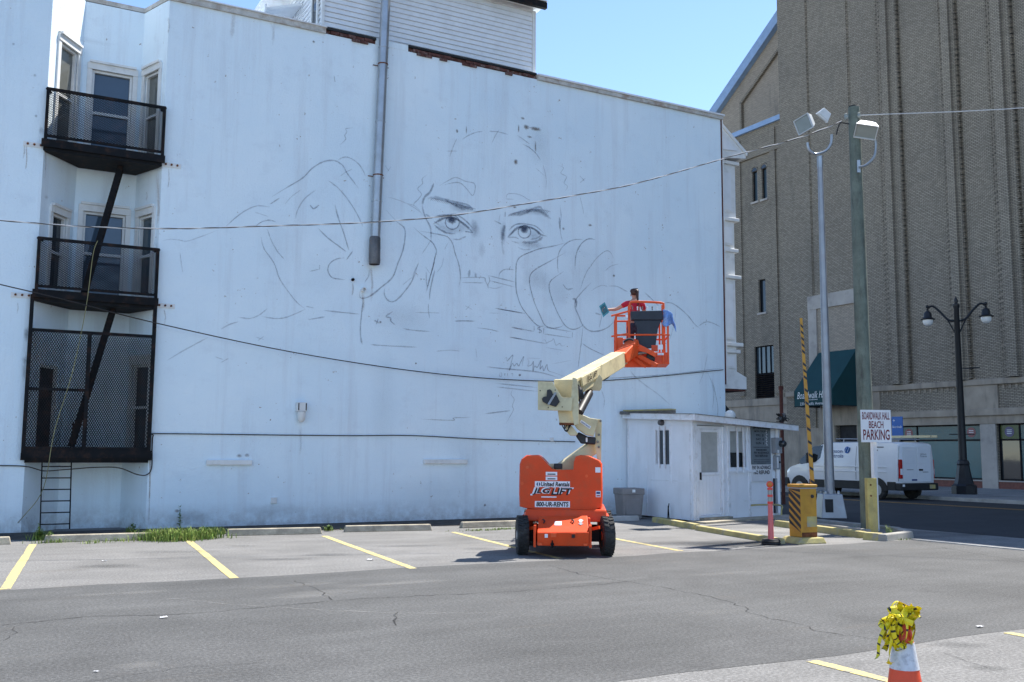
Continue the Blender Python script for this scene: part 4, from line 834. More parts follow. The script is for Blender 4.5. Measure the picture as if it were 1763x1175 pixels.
for y0, y1, p in ((41.58, 39.4, .06), (34.25, 33.12, .2), (33.95, 33.55, .38), (30.5, 29.75, .2), (30.32, 29.92, .38), (27.95, 26.9, .2), (27.7, 27.2, .38), (24.3, 23.4, .2), (21.2, 20.2, .1), (18, 17, .1), (36.6, 36.45, .05)):
    abx('pilaster', y0, y1, 5.12 if y0 < 36 else (10.4 if y0 < 37 else .2), AH-.02, p, 'arena_brick')
tth = MB()          # toothed brick edges beside the grooves
for y_, sgn, p in ((34.25, 1, .2), (33.12, -1, .2), (30.5, 1, .2), (29.75, -1, .2), (27.95, 1, .2), (26.9, -1, .2), (39.4, -1, .06), (36.45, -1, .05), (33.95, 1, .38), (30.32, 1, .38), (27.7, 1, .38)):
    z = 5.2 if y_ < 36 else 10.5
    while z < 30:
        b_ = y_+sgn*random.uniform(.09, .13); tth.box(AX-p+.012, AX+.02, min(y_, b_), max(y_, b_), z, z+.05); z += .1
tth.build('toothed_edge', 'arena_brick', ar, kind='stuff')
for y in (45.6, 42.6, 41.95):
    mb = MB(); mb.box(AX+.25, AX+.4, y-.22, y+.22, 5.1, 21.0); mb.build('pilaster', 'arena_brick', ar)
mb = MB(); mb.box(AX+.15, AX+.7, 41.62, 52, 21.3, 21.6); mb.build('wing_coping', 'blue_metal', ar)
mb = MB(); mb.box(AX+.2, AX+.4, 41.62, 52, 4.45, 4.87); mb.build('wing_band', 'arena_stone', ar)
mb = MB(); mb.box(AX+.29, AX+.4, 41.62, 52, .13, 4.44); mb.build('wing_base', 'arena_stone', ar)
mb = MB(); mb.box(AX+.22, AX+.36, 41.7, 52, 19.6, 19.85); mb.build('wing_string', 'arena_brick', ar)
# stone base storey of the main front
for y0, y1 in ((41.55, 39.2), (36.3, 34.02), (29.4, 28.62), (23.98, 23.22)): abx('stone_pier', y0, y1, .13, 3.04, .08, 'arena_stone_light' if y1 < 34 else 'arena_stone')
abx('stone_pier', 39.2, 38.1, .13, 4.8, .07, 'arena_stone'); abx('stone_pier', 36.58, 36.3, .13, 4.8, .07, 'arena_stone')
abx('door_lintel', 38.1, 36.58, 3.16, 4.8, .06, 'arena_stone')
abx('lintel', 36.3, -10, 3.05, 3.42, .1, 'arena_stone'); abx('lintel_band', 36.3, -10, 3.42, 3.74, .22, 'arena_stone', bv=.03)
abx('frieze', 36.3, -10, 3.74, 4.82, .04, 'arena_brick')
for y0, y1 in ((36.3, 35.0), (30.2, 28.4), (24.6, 22.8)): abx('frieze_block', y0, y1, 3.745, 4.815, .12, 'arena_stone')
for k in range(60):
    y = 34.9-.32*k
    if not (28.4 < y < 30.4): abx('soldier_brick', y, y-.1, 4.62, 4.81, .075, 'arena_stone')
abx('belt_course', 41.55, -20, 4.82, 5.1, .2, 'arena_stone', bv=.04)
# storefront glazing
for i, (a, b, c, e) in enumerate(ops):
    if i == 0:
        mb = MB(); pbox(mb, PA, a, b, c, e, .3, .34); mb.build('dark_doorway', 'interior', ar); continue
    fr = frame_in(PA, a, b, c, e, .12, .2, .07); pbox(fr, PA, a, b, 2.28, 2.36, .12, .2)
    n = 3
    cuts = [a+(b-a)*t for t in (.0, .22, .74, 1)]
    for s in cuts[1:-1]: pbox(fr, PA, s-.035, s+.035, c, e, .12, .2)
    f = fr.build('storefront_frame', 'black_iron', ar)
    for k, (s0, s1) in enumerate(zip(cuts, cuts[1:])):
        up = 'teal_film' if i == 1 else ('green_film' if k == 0 else 'teal_film')
        lo = ('teal_film_light', 'teal_film_light', 'teal_film_light')[k] if i == 1 else ('glass_dark', 'teal_film', 'glass_dark')[k]
        if i == 1 and k == 0: lo = 'glass_dark'
        mb = MB(); pbox(mb, PA, s0+.035, s1-.035, 2.36, e-.07, .15, .17); mb.build('pane', up, f)
        mb = MB(); pbox(mb, PA, s0+.035, s1-.035, c+.07, 2.28, .15, .17); mb.build('pane', lo, f)
        if k != 1:
            cc = PA((s0+s1)/2, 2.68, .148); mb = MB(); mb.lathe([(.23, 0), (.23, .006)], cc, 22, (Vector((0, 1, 0)), Vector((0, 0, 1)), Vector((-1, 0, 0)))); d = mb.build('round_sticker', 'disc_red' if i == 1 else 'disc_purple', f)
            for t in (-.08, 0, .08): mb = MB(); mb.box(cc.x-.012, cc.x-.008, cc.y-.12, cc.y+.12, cc.z+t-.014, cc.z+t+.014); mb.build('sticker_print', 'ink_white', f)
        elif i == 1: text('window_lettering', 'ATLANTIC CITY', 'teal_film_light', f, PA((s0+s1)/2, 2.75, .148), (0, -1, 0), (0, 0, 1), 1.5, .16)
    # granite riser and stone ledge below the panes
    abx('stall_riser', 41.6-a, 41.6-b, .13, .44, .04, 'granite_red', back=.2); abx('window_ledge', 41.6-a, 41.6-b, .442, .5, .07, 'arena_stone_light', back=.36)
# upper blind panel over the awning
abx('panel_surround', 39.75, 39.15, 5.1, 9.7, .1, 'arena_stone_light'); abx('panel_surround', 39.75, 36.15, 9.6, 10.35, .12, 'arena_stone_light')
abx('panel_surround', 36.42, 36.15, 5.1, 9.6, .1, 'arena_stone_light'); abx('blind_panel', 39.15, 36.42, 5.1, 9.6, .02, 'lit_tan_brick')
# wing windows
for (a, b, c, e), mt in zip(wopsW, ('glass_cold', 'glass_cold', 'glass_dark', 'glass_cold')):
    f = frame_in(PWg, a, b, c, e, .12, .2, .05)
    if b-a > 1:
        for s in (.25, .5, .75): pbox(f, PWg, a+(b-a)*s-.02, a+(b-a)*s+.02, 6.4, e, .12, .2)
    f = f.build('wing_window', 'black_iron', ar)
    lo = 6.4 if b-a > 1 else c
    mb = MB(); pbox(mb, PWg, a+.05, b-.05, lo, e-.05, .18, .2); mb.build('pane', mt, f)
    if b-a > 1:
        for k in range(12): mb = MB(); z = c+.06+k*.122; mb.hexa([PWg(a+.05, z, .04), PWg(b-.05, z, .04), PWg(b-.05, z+.02, .2), PWg(a+.05, z+.02, .2)], [PWg(a+.05, z+.03, .04), PWg(b-.05, z+.03, .04), PWg(b-.05, z+.1, .2), PWg(a+.05, z+.1, .2)]); mb.build('louvre_slat', 'black_iron', f)
    mb = MB(); pbox(mb, PWg, a-.1, b+.1, c-.12, c, -.08, .1); mb.build('window_sill', 'arena_stone_light', f)
    if c > 15:
        mb = MB(); mb.prism([PWg(a, e, -.01)]+[PWg((a+b)/2-(b-a)/2*math.cos(math.pi*t/8), e+.22*math.sin(math.pi*t/8), -.01) for t in range(1, 8)]+[PWg(b, e, -.01)], (.03, 0, 0)); mb.build('arch_head', 'glass_dark', f)
        mb = MB(); mb.tube([PWg((a+b)/2-((b-a)/2+.06)*math.cos(math.pi*t/10), e+.3*math.sin(math.pi*t/10), -.01) for t in range(11)], .05, 6); mb.build('arch_ring', 'arena_brick', f)
# gable behind the wing
GX = 48.0
gb = MB(); gp = [(GX, 56.5, 20), (GX, 41.7, 20), (GX, 41.7, 36.1), (GX, 48.6, 31.2), (GX, 55.33, 26.7), (GX, 56.5, 25.9)]
gb.prism(gp, (20, 0, 0)); gb.build('gable_wall', 'lit_tan_brick', ar)
gb = MB(); gb.beam((GX-.2, 41.7, 36.25), (GX-.2, 56.7, 25.95), .7, .45, (1, 0, 0)); gb.build('gable_coping', 'blue_metal', ar)
gb = MB(); gb.beam((GX-.05, 41.7, 34.1), (GX-.05, 52.4, 26.8), .2, .35, (1, 0, 0)); gb.beam((GX-.05, 52.4, 26.8), (GX-.05, 52.4, 20), .2, .35, (1, 0, 0)); gb.build('gable_recess_edge', 'arena_brick', ar)

# green awning
aw = thing('entrance_awning', 'dark green canvas awning with script lettering over the hall entrance', 'awning', (39.5, 37.75, 4.13))
y0, y1, xo = 36.4, 39.05, 39.0
mb = MB()
mb.face([(AX-.1, y0, 7.15), (AX-.1, y1, 7.15), (xo, y1, 4.95), (xo, y0, 4.95)]); mb.face([(xo, y0, 4.95), (xo, y1, 4.95), (xo, y1, 4.13), (xo, y0, 4.13)])
for y in (y0, y1): mb.face([(AX-.1, y, 7.15), (xo, y, 4.95), (xo, y, 4.13), (AX-.1, y, 4.13)])
cv = mb.build('canvas', 'awning_teal', aw)
md = cv.modifiers.new('s', 'SOLIDIFY'); md.thickness = .02
for pts in ([(xo, y0, 4.13), (xo, y1, 4.13)], [(AX-.1, y0, 4.15), (xo, y0, 4.15)], [(AX-.1, y1, 4.15), (xo, y1, 4.15)]): mb = MB(); mb.tube(pts, .025, 6); mb.build('frame_tube', 'black_iron', aw)
text('lettering', 'Boardwalk Hall', 'ink_white', aw, (xo, 37.75, 4.72), (0, -1, 0), (0, 0, 1), 2.1, .36, bold=-.004, shear=.35, off=.03)
for k in range(9): mb = MB(); mb.box(xo-.034, xo-.03, 38.2-.1*k-.035, 38.2-.1*k+.035, 4.45, 4.48); mb.build('small_print', 'ink_white', aw)
text('address_lettering', '2314 Pacific Avenue', 'ink_white', aw, (xo, 37.75, 4.27), (0, -1, 0), (0, 0, 1), 1.7, .15, off=.03)

# ================================================================== STREET LAMP, BLUE SIGN
def lantern(mbname, root, c):
    mb = MB(); mb.lathe([(.02, .42), (.05, .40), (.04, .33), (.12, .27), (.15, .2), (.15, .1), (.2, .03), (.28, 0), (.27, -.03), (.18, -.03)], c, 16); l = mb.build('lantern', 'lamp_black', root, smooth=True)
    mb = MB(); mb.lathe([(.19, -.035), (.2, -.1), (.17, -.2), (.1, -.27), (.02, -.29)], c, 16); mb.build('globe', 'bulb_globe', l, smooth=True)
L0 = Vector((34.0, 25.22, .13)); sl_ = thing('street_lamp', 'black twin-armed street lamp on the far sidewalk', 'street lamp', L0)
mb = MB(); mb.lathe([(.46, 0), (.46, .32), (.36, .4), (.3, .62), (.22, 1.1), (.24, 1.16), (.2, 1.28), (.15, 1.32)], L0, 8); mb.build('base', 'lamp_black', sl_)
mb = MB(); mb.lathe([(.15, 1.3), (.1, 7.25), (.13, 7.3), (.13, 7.4), (.06, 7.45), (.08, 7.55), (.01, 7.72)], L0, 14); mb.build('post', 'lamp_black', sl_, smooth=True)
ad = Vector((.55, -.83, 0)).normalized()
for s, zt in ((-1, 7.3), (1, 7.3)):
    q = [L0+Vector((0, 0, 6.75)), L0+ad*s*.3+Vector((0, 0, 6.8)), L0+ad*s*.6+Vector((0, 0, 7.15)), L0+ad*s*.85+Vector((0, 0, 7.38)), L0+ad*s*1.05+Vector((0, 0, 7.32))]
    mb = MB(); mb.tube(smoothpts(q, 6), .045, 8); mb.tube([L0+Vector((0, 0, 6.1)), L0+ad*s*.35+Vector((0, 0, 6.85))], .03, 6); mb.ball(q[-1]+Vector((0, 0, .05)), .07); mb.build('arm', 'lamp_black', sl_, smooth=True)
    lantern('l', sl_, L0+ad*s*1.05+Vector((0, 0, 6.88)))
mb = MB(); mb.tube([L0+Vector((0, 0, 4.85)), L0+ad*.75+Vector((0, 0, 4.88))], .018, 6); mb.tube([L0-ad*.45+Vector((0, 0, 2.3)), L0+ad*.45+Vector((0, 0, 2.3))], .02, 6); mb.build('banner_bracket', 'lamp_black', sl_)
c = onX(1545, 733, 32.2); bs = thing('street_sign', 'small blue direction sign on a post above the van roof', 'sign', (32.2, c.y, .13))
mb = MB(); mb.box(32.19, 32.21, c.y-.26, c.y+.26, c.z-.42, c.z+.35); mb.build('panel', 'sign_blue', bs)
mb = MB(); mb.tube([(32.24, c.y, .13), (32.24, c.y, c.z+.3)], .025, 8); mb.build('post', 'steel_grey', bs)
text('lettering', 'Boardwalk', 'ink_white', bs, (32.19, c.y, c.z-.05), (0, -1, 0), (0, 0, 1), .44, .09, off=.004)
text('arrow', '+', 'ink_white', bs, (32.19, c.y+.15, c.z+.2), (0, -1, 0), (0, 0, 1), .1, off=.004)
rpz = MB(); c = onY(1345, 690, 24.2); rp_ = thing('rusty_standpipe', 'rusty brown standpipe rising behind the parking booth roof', 'pipe', (c.x, 24.2, 0))
mb = MB(); mb.tube([(c.x, 24.2, 0), (c.x, 24.2, 3.8)], .06, 10); mb.lathe([(.085, 3.74), (.085, 3.86)], (c.x, 24.2, 0), 12); mb.build('pipe', 'dark_red_pipe', rp_, smooth=True)

# ================================================================== VAN
vn = thing('white_van', 'white panel van with roof ladder driving along the shaded street', 'van', (30.2, 27.1, 0))
VX = 30.2
def half(z, hw): return hw if z < 1.25 else hw-(z-1.25)*.135
mb = MB(); rings = []
for y, zb, zt, hw in ((24.32, .5, 2.0, .93), (24.36, .42, 2.04, .985), (24.6, .38, 2.09, 1.0), (26, .38, 2.11, 1.0), (27.6, .38, 2.1, 1.0), (27.95, .38, 2.04, 1.0), (28.85, .38, 1.42, .99), (29.05, .38, 1.3, .98), (29.6, .4, 1.16, .95), (29.84, .45, 1.0, .88), (29.92, .55, .8, .78)):
    zs = [zb, zb+(zt-zb)*.35, zb+(zt-zb)*.62, zt-.16, zt-.05]
    L = [(-half(z, hw), z) for z in zs]; L[0] = (-hw+.06, zb)
    top = [(-half(zt, hw)+.16, zt), (half(zt, hw)-.16, zt)]; Rr = [(-x, z) for x, z in L[::-1]]
    rings.append([mb.V((VX+x, y, z)) for x, z in L+top+Rr])
for A, B in zip(rings, rings[1:]):
    n = len(A)
    for k in range(n): mb.f.append([A[k], A[(k+1) % n], B[(k+1) % n], B[k]])
mb.f.append(rings[0][::-1]); mb.f.append(rings[-1][:])
mb.build('body', 'van_white', vn, smooth=True)
sx = lambda z: VX-half(z, 1.0)-.006
def vside(name, pts, mt, d=.012):
    P = [onX(px, py, 29.2) for px, py in pts]; P = [Vector((sx(p.z), p.y, p.z)) for p in P]; m_ = MB(); m_.prism(P, (d, 0, 0)); return m_.build(name, mt, vn)
vside('door_window', [(1376, 793), (1398, 769), (1414, 767), (1411, 789), (1403, 796), (1378, 799)], 'glass_van')
m_ = MB(); m_.prism([(VX-.82, 27.99, 2.02), (VX+.82, 27.99, 2.02), (VX+.88, 28.84, 1.44), (VX-.88, 28.84, 1.44)], (0, .012, .02)); m_.build('windscreen', 'glass_van', vn)
for s in (-1, 1):
    m_ = MB(); xs = VX+s*1.003
    for ya, yb in ((24.45, 24.8), (25.72, 28.55)): m_.box(min(xs, xs-s*.05), max(xs, xs-s*.05), ya, yb, .36, .66)
    m_.build('sill_cladding', 'van_black', vn, bevel=.01)
    for yc in (25.26, 29.06):
        m_ = MB(); arc = [(xs, yc-.46*math.cos(math.pi*t/10), .34+.46*math.sin(math.pi*t/10)) for t in range(11)]; m_.prism(arc, (-s*.06, 0, 0)); m_.build('wheel_arch', 'van_black', vn)
        wx = VX+s*.9; ax = (Vector((0, 1, 0)), Vector((0, 0, 1)), Vector((s, 0, 0)))
        m_ = MB(); m_.lathe([(.2, -.11), (.3, -.12), (.345, -.09), (.35, 0), (.345, .09), (.3, .12), (.2, .11)], (wx, yc, .35), 24, ax); wh = m_.build('wheel', 'rubber', vn, smooth=True)
        m_ = MB(); m_.lathe([(.21, .112), (.2, .09), (.07, .10), (.05, .12)], (wx, yc, .35), 18, ax); m_.build('rim', 'rim_grey', wh, smooth=True)
    m_ = MB(); m_.box(VX+s*1.05-.05, VX+s*1.05+.15*s if s > 0 else VX+s*1.05+.05, 28.35, 28.47, 1.3, 1.68) if s > 0 else m_.box(VX-1.24, VX-1.02, 28.35, 28.47, 1.3, 1.68); m_.build('wing_mirror', 'van_black', vn, bevel=.03)
m_ = MB(); m_.box(VX-.99, VX+.99, 24.18, 24.5, .36, .62); m_.build('rear_bumper', 'van_black', vn, bevel=.04)
m_ = MB(); m_.box(VX-.95, VX+.95, 29.7, 29.98, .36, .7); m_.build('front_bumper', 'van_black', vn, bevel=.05)
RYv = 24.305
def rear(name, x0, x1, z0, z1, mt, t=.012, bv=0):
    m_ = MB(); m_.box(VX+x0, VX+x1, RYv-t, RYv+.03, z0, z1); return m_.build(name, mt, vn, bevel=bv)
rear('rear_door', -.74, -.006, .66, 1.92, 'van_white', .012, .008); rear('rear_door', .006, .74, .66, 1.92, 'van_white', .012, .008)
rear('rear_door_panel', -.66, -.06, 1.32, 1.82, 'rim_grey', .016, .01).data.materials[0] = M['van_white']; rear('rear_door_panel', .06, .66, 1.32, 1.82, 'van_white', .016, .01)
for s in (-1, 1):
    m_ = MB(); m_.box(VX+s*.86-.075, VX+s*.86+.075, 24.27, 24.42, .78, 1.46) if s < 0 else m_.box(VX+.93, VX+.985, 24.33, 24.45, .78, 1.46); tl = m_.build('tail_light', 'tail_red', vn, bevel=.02)
    m_ = MB(); m_.box(VX+s*.86-.055, VX+s*.86+.055, 24.262, 24.3, .92, 1.13) if s < 0 else m_.box(VX+.96, VX+.99, 24.335, 24.44, .92, 1.13); m_.build('reversing_lamp', 'decal_white', tl)
rear('door_handle', .1, .3, 1.06, 1.12, 'van_black', .03); rear('door_badge', -.55, -.2, 1.085, 1.105, 'ink_grey', .017); rear('door_badge', .3, .6, 1.0, 1.02, 'ink_grey', .017)
rear('door_sticker', -.3, -.02, .7, .76, 'ink_blue', .017)
m_ = MB(); m_.box(VX+.5, VX+.78, 24.16, 24.19, .42, .56); m_.build('number_plate', 'kerb_yellow', vn)
m_ = MB(); m_.box(VX-.93, VX-.83, 24.165, 24.19, .5, .58); m_.build('bumper_reflector', 'decal_white', vn)
for nm, px, w_h in (('side_seam', 1419, 1), ('side_seam', 1473, 1), ('side_seam', 1546, 1)):
    p = onX(px, 800, 29.2); m_ = MB(); m_.prism([(sx(.7), p.y-.005, .7), (sx(.7), p.y+.005, .7), (sx(1.25), p.y+.005, 1.25), (sx(1.25), p.y-.005, 1.25)], (.01, 0, 0)); m_.prism([(sx(1.25), p.y-.005, 1.25), (sx(1.25), p.y+.005, 1.25), (sx(1.93), p.y+.005, 1.93), (sx(1.93), p.y-.005, 1.93)], (.01, 0, 0)); m_.build('side_seam', 'ink_grey', vn)
for z in (1.16, .98):
    m_ = MB(); m_.prism([(sx(z), 24.8, z), (sx(z), 28.6, z), (sx(z), 28.6, z+.05), (sx(z), 24.8, z+.05)], (-.012, 0, 0)); m_.build('swage_line', 'van_white', vn, bevel=.01)
upn = Vector((.135, 0, 1)).normalized()
p = onX(1448, 781, 29.3); text('side_lettering', 'Johnson\nControls', 'ink_blue', vn, (sx(p.z), onX(1438, 781, 29.3).y, p.z), (0, -1, 0), upn, .92, .32, off=.012)
p = onX(1460, 775, 29.3); m_ = MB(); m_.lathe([(.13, 0), (.13, .006)], (sx(p.z)-.01, p.y, p.z), 20, (Vector((0, 1, 0)), upn, Vector((-1, 0, .135)).normalized())); lg = m_.build('round_emblem', 'sign_blue', vn)
for k in range(4): m_ = MB(); m_.beam((sx(p.z-.1)-.02, p.y+.1-.06*k, p.z-.09), (sx(p.z+.1)-.02, p.y+.04-.06*k, p.z+.09), .006, .02, (1, 0, 0)); m_.build('emblem_stripe', 'teal_film_light' if k % 2 else 'decal_white', lg)
for k, wd in enumerate((.42, .26, .12, .18)):
    p = onX(1514+(wd-.42)*20, 771+5.3*k, 29.3); m_ = MB(); m_.prism([(sx(p.z)-.002, p.y+.21-wd, p.z), (sx(p.z)-.002, p.y+.21, p.z), (sx(p.z)-.002, p.y+.21, p.z+.035), (sx(p.z)-.002, p.y+.21-wd, p.z+.035)], (-.004, 0, 0)); m_.build('side_small_print', 'ink_grey', vn)
text('rear_lettering', 'Johnson\nControls', 'ink_grey', vn, (VX+.36, RYv-.016, 1.62), (1, 0, 0), (0, 0, 1), .36, .14, off=.004)
rk = thing('roof_rack', 'white tubular rack with cream ladder on the van roof', 'rack', (VX, 26, 2.11))
for y in (24.9, 25.9, 27.0):
    m_ = MB(); m_.tube([(VX-.72, y, 2.1), (VX-.7, y, 2.22), (VX+.7, y, 2.22), (VX+.72, y, 2.1)], .02, 6); m_.build('cross_bar', 'steel_grey', rk)
for x in (-.7, .7): m_ = MB(); m_.tube([(VX+x, 24.7, 2.19), (VX+x, 27.4, 2.22)], .018, 6); m_.build('side_bar', 'steel_grey', rk)
ld = thing('ladder', 'cream fibreglass ladder lying on the van roof rack', 'ladder', (VX+.3, 25, 2.25))
for x in (.1, .45): m_ = MB(); m_.box(VX+x-.02, VX+x+.02, 23.75, 26.6, 2.25, 2.33); m_.build('rail', 'lift_cream', ld)
for k in range(8): m_ = MB(); m_.tube([(VX+.1, 24+k*.33, 2.29), (VX+.45, 24+k*.33, 2.29)], .014, 6); m_.build('rung', 'steel_grey', ld)

# ================================================================== PARKING BOOTH
A, B, C, D = (15.56, 21.68), (15.4, 18.78), (19.0, 19.6), (19.2, 21.68)
ht = thing('parking_booth', 'small white wooden parking booth leaning against the mural wall', 'booth', (17.2, 20.3, 0))
Bv, Cv, Av = Vector((*B, 0)), Vector((*C, 0)), Vector((*A, 0))
fd = (Cv-Bv).normalized(); fn = Vector((fd.y, -fd.x, 0)); sdv = (Bv-Av).normalized(); sn = Vector((-1, 0, 0))
def fs(px, py): p = onplane(px, py, Bv, fn); return (p-Bv).dot(fd), p.z
def ss_(px, py): p = onplane(px, py, Av, Vector((-sdv.y, sdv.x, 0))); return (p-Av).dot(sdv), p.z
g = MB()
d0, d1 = fs(1203, 800)[0], fs(1243, 800)[0]; dz0, dz1 = .1, fs(1222, 736)[1]
w0, w1 = fs(1256, 780)[0], fs(1287, 780)[0]; wz0, wz1 = fs(1270, 807)[1], fs(1270, 741)[1]
FPl = wall_open(g, B, C, .04, 2.34, [(d0, d1, dz0, dz1), (w0, w1, wz0, wz1)], .1, (-fn.x, -fn.y))
q0, q1 = ss_(1128, 770)[0], ss_(1154, 770)[0]; qz0, qz1 = ss_(1141, 801)[1], ss_(1141, 740)[1]
SPl = wall_open(g, A, B, .04, 2.34, [(q0, q1, qz0, qz1)], .1, (1, 0))
for a, b in ((C, D), (D, A)): g.face([(*a, .04), (*b, .04), (*b, 2.34), (*a, 2.34)])
RU = [(15.42, 21.67, 2.66), (15.22, 18.5, 2.53), (19.5, 19.42, 2.36), (19.5, 21.67, 2.5)]
lo = [(*A, 2.34), (*B, 2.34), (*C, 2.34), (*D, 2.34)]
g.hexa(lo, [(A[0], A[1], 2.655), (B[0], B[1], 2.535), (C[0], C[1], 2.372), (D[0], D[1], 2.49)])
g.build('wall', 'hut_white', ht)
# interior back panel so the windows look into a dim room
mb = MB(); mb.prism([FPl(w0-.1, wz0-.1, .9), FPl(w1+.1, wz0-.1, .9), FPl(w1+.1, wz1+.1, .9), FPl(w0-.1, wz1+.1, .9)], fn*-.02); mb.build('room_partition', 'interior', ht)
mb = MB(); mb.hexa([Vector(p) for p in RU], [Vector(p)+Vector((0, 0, .03)) for p in RU]); mb.build('roof_deck', 'shingle', ht)
T = .12
def fascia(a, b, out, h=.13):
    a, b, out = Vector(a), Vector(b), Vector(out); mb = MB(); mb.prism([a+Vector((0, 0, -h+.02)), b+Vector((0, 0, -h+.02)), b+Vector((0, 0, .035)), a+Vector((0, 0, .035))], out*.025); mb.build('fascia', 'hut_trim', ht)
fascia(RU[1], RU[2], fn); fascia(RU[0], RU[1], (-1, 0, 0)); fascia(RU[2], RU[3], (1, 0, 0))
mb = MB(); mb.hexa([Vector(p)*1 for p in RU], [Vector((p[0]+dx, p[1]+dy, p[2])) + Vector((0, 0, .001)) for (p, dx, dy) in zip(RU, (0, 0, 0, 0), (0, 0, 0, 0))]) if False else None
for a, b in ((RU[0], RU[1]), (RU[1], RU[2])):
    mb = MB(); o = Vector((-.05, 0, 0)) if a is RU[0] else fn*.05
    mb.prism([Vector(a)+o+Vector((0, 0, .036)), Vector(b)+o+Vector((0, 0, .036)), Vector(b)-o*3+Vector((0, 0, .036)), Vector(a)-o*3+Vector((0, 0, .036))], (0, 0, .014)); mb.build('shingle_edge', 'shingle', ht)
mb = MB(); mb.prism([(15.3, 21.66, 2.66), (15.3, 21.3, 2.64), (16.9, 21.3, 2.72), (16.9, 21.66, 2.74)], (0, 0, .08)); mb.build('roof_flashing', 'shingle', ht)
mb = MB(); mb.prism([(15.29, 21.29, 2.725), (16.9, 21.29, 2.805), (16.9, 21.5, 2.825), (15.29, 21.5, 2.745)], (0, 0, .025)); mb.build('flashing_cap', 'kerb_yellow', ht)
# side-wall trims (plywood joints and corner boards)
for s, z0, z1 in ((.02, .05, 2.5), (2.78, .05, 2.48), (1.95, .9, 2.5), (.9, .05, 1.35)):
    mb = MB(); pbox(mb, SPl, s, s+.05, z0, min(z1, 2.33), -.018, .0); mb.build('trim_board', 'hut_trim', ht)
mb = MB(); pbox(mb, SPl, .95, 2.83, .95, .97, -.012, 0); mb.build('trim_board', 'hut_trim', ht)
for s in (-.02, d0-.12, d1+.03, w0-.09, w1+.02): mb = MB(); pbox(mb, FPl, s, s+.09, .05, 2.335, -.02, 0); mb.build('trim_board', 'hut_trim', ht)
mb = MB(); pbox(mb, FPl, d1+.13, 3.55, .44, .46, -.01, 0); mb.build('trim_board', 'hut_trim', ht)
mb = MB(); pbox(mb, FPl, w0-.1, w1+.3, wz0-.1, wz0-.05, -.05, 0); mb.build('trim_board', 'hut_trim', ht)
# door
dr = MB(); fr = frame_in(FPl, d0, d1, dz0, dz1, .0, .07, .045); door = fr.build('door_frame', 'hut_trim', ht)
dm = dz0+(dz1-dz0)*.46
mb = MB(); n = 6
for i in range(n):
    s0 = d0+.05+(d1-d0-.1)*i/n; s1 = d0+.05+(d1-d0-.1)*(i+1)/n-.006; mb2 = MB(); pbox(mb2, FPl, s0, s1, dz0+.05, dm, .03, .07); mb2.build('door_board', 'hut_white', door)
fr = frame_in(FPl, d0+.05, d1-.05, dm+.005, dz1-.05, .015, .07, .07); fr.build('door_sash', 'hut_trim', door)
mb = MB(); pbox(mb, FPl, d0+.11, d1-.11, dm+.07, dz1-.11, .045, .055); mb.build('door_pane', 'curtain', door)
mb = MB(); pbox(mb, FPl, d0+.03, d0+.06, dm-.1, dm+.08, -.04, .02); mb.build('door_handle', 'ink_black', door)
mb = MB(); pbox(mb, FPl, d0-.08, d1+.05, dz1+.03, dz1+.045, -.05, .0); mb.build('drip_cap', 'ink_grey', ht)
mb = MB(); pbox(mb, FPl, d0-.02, d1+.2, .02, .1, -.16, .05); mb.build('door_step', 'stop_concrete', ht)
# windows with bars
fr = frame_in(FPl, w0, w1, wz0, wz1, .02, .09, .03); fw_ = fr.build('window', 'hut_trim', ht)
for k in (.36, .7):
    mb = MB(); s = w0+(w1-w0)*k; pbox(mb, FPl, s-.025, s+.025, wz0-.12, wz1+.08, -.06, -.03); mb.build('window_bar', 'hut_trim', fw_)
mb = MB(); pbox(mb, FPl, w0+.03, w1-.03, wz0+.4, wz1-.03, .12, .125); mb.build('window_blind', 'curtain', fw_)
mb = MB(); pbox(mb, FPl, w0+.03, w1-.03, wz0+.03, wz1-.03, .16, .165); mb.build('pane', 'glass_dark', fw_)
fr = frame_in(SPl, q0, q1, qz0, qz1, .02, .09, .02); fw_ = fr.build('window', 'hut_trim', ht)
for k in (.31, .68):
    mb = MB(); s = q0+(q1-q0)*k; pbox(mb, SPl, s-.03, s+.03, qz0-.08, qz1+.08, -.05, -.02); mb.build('window_bar', 'hut_trim', fw_)
mb = MB(); pbox(mb, SPl, q0+.02, q1-.02, qz0+.02, qz1-.02, .07, .075); mb.build('pane', 'glass_dark', fw_)
for P_, px, py, f in ((SPl, 1141, 728, ss_), (FPl, 1261, 727, fs)):
    s, z = f(px, py); nn = fn if P_ is FPl else Vector((-1, -.05, 0)); mb = MB(); mb.lathe([(.07, 0), (.08, .05), (.06, .12), (.02, .14)], P_(s, z), 14, (Vector((0, 0, 1)), nn.cross(Vector((0, 0, 1))).normalized(), nn.normalized())); mb.build('lamp_socket', 'old_pipe', ht, smooth=True)
mb = MB(); c = FPl(3.5, .1, -.06); mb.tube([c, FPl(3.5, 2.3, -.06)], .05, 10); mb.build('downspout', 'hut_trim', ht)
s_, _ = fs(1335, 850); mb = MB(); mb.tube([FPl(s_-.03, .1, -.05), FPl(s_-.03, 1.0, -.05)], .03, 8); mb.build('conduit', 'meter_grey', ht); mb = MB(); mb.tube([FPl(s_-.1, .1, -.03), FPl(s_-.1, 1.0, -.03)], .018, 8); mb.build('conduit', 'ink_black', ht)
gl = MB(); c = onplane(1257, 712, (0, 20.7, 0), (0, 1, 0)); gl.ball((c.x, c.y, c.z-.06), .15, 16, 10); gl.lathe([(.06, -.3), (.06, -.13)], (c.x, c.y, c.z-.06), 10); tag(gl.build('globe_lamp', 'bulb_globe', smooth=True), 'white globe lamp sitting on the parking booth roof', 'lamp')
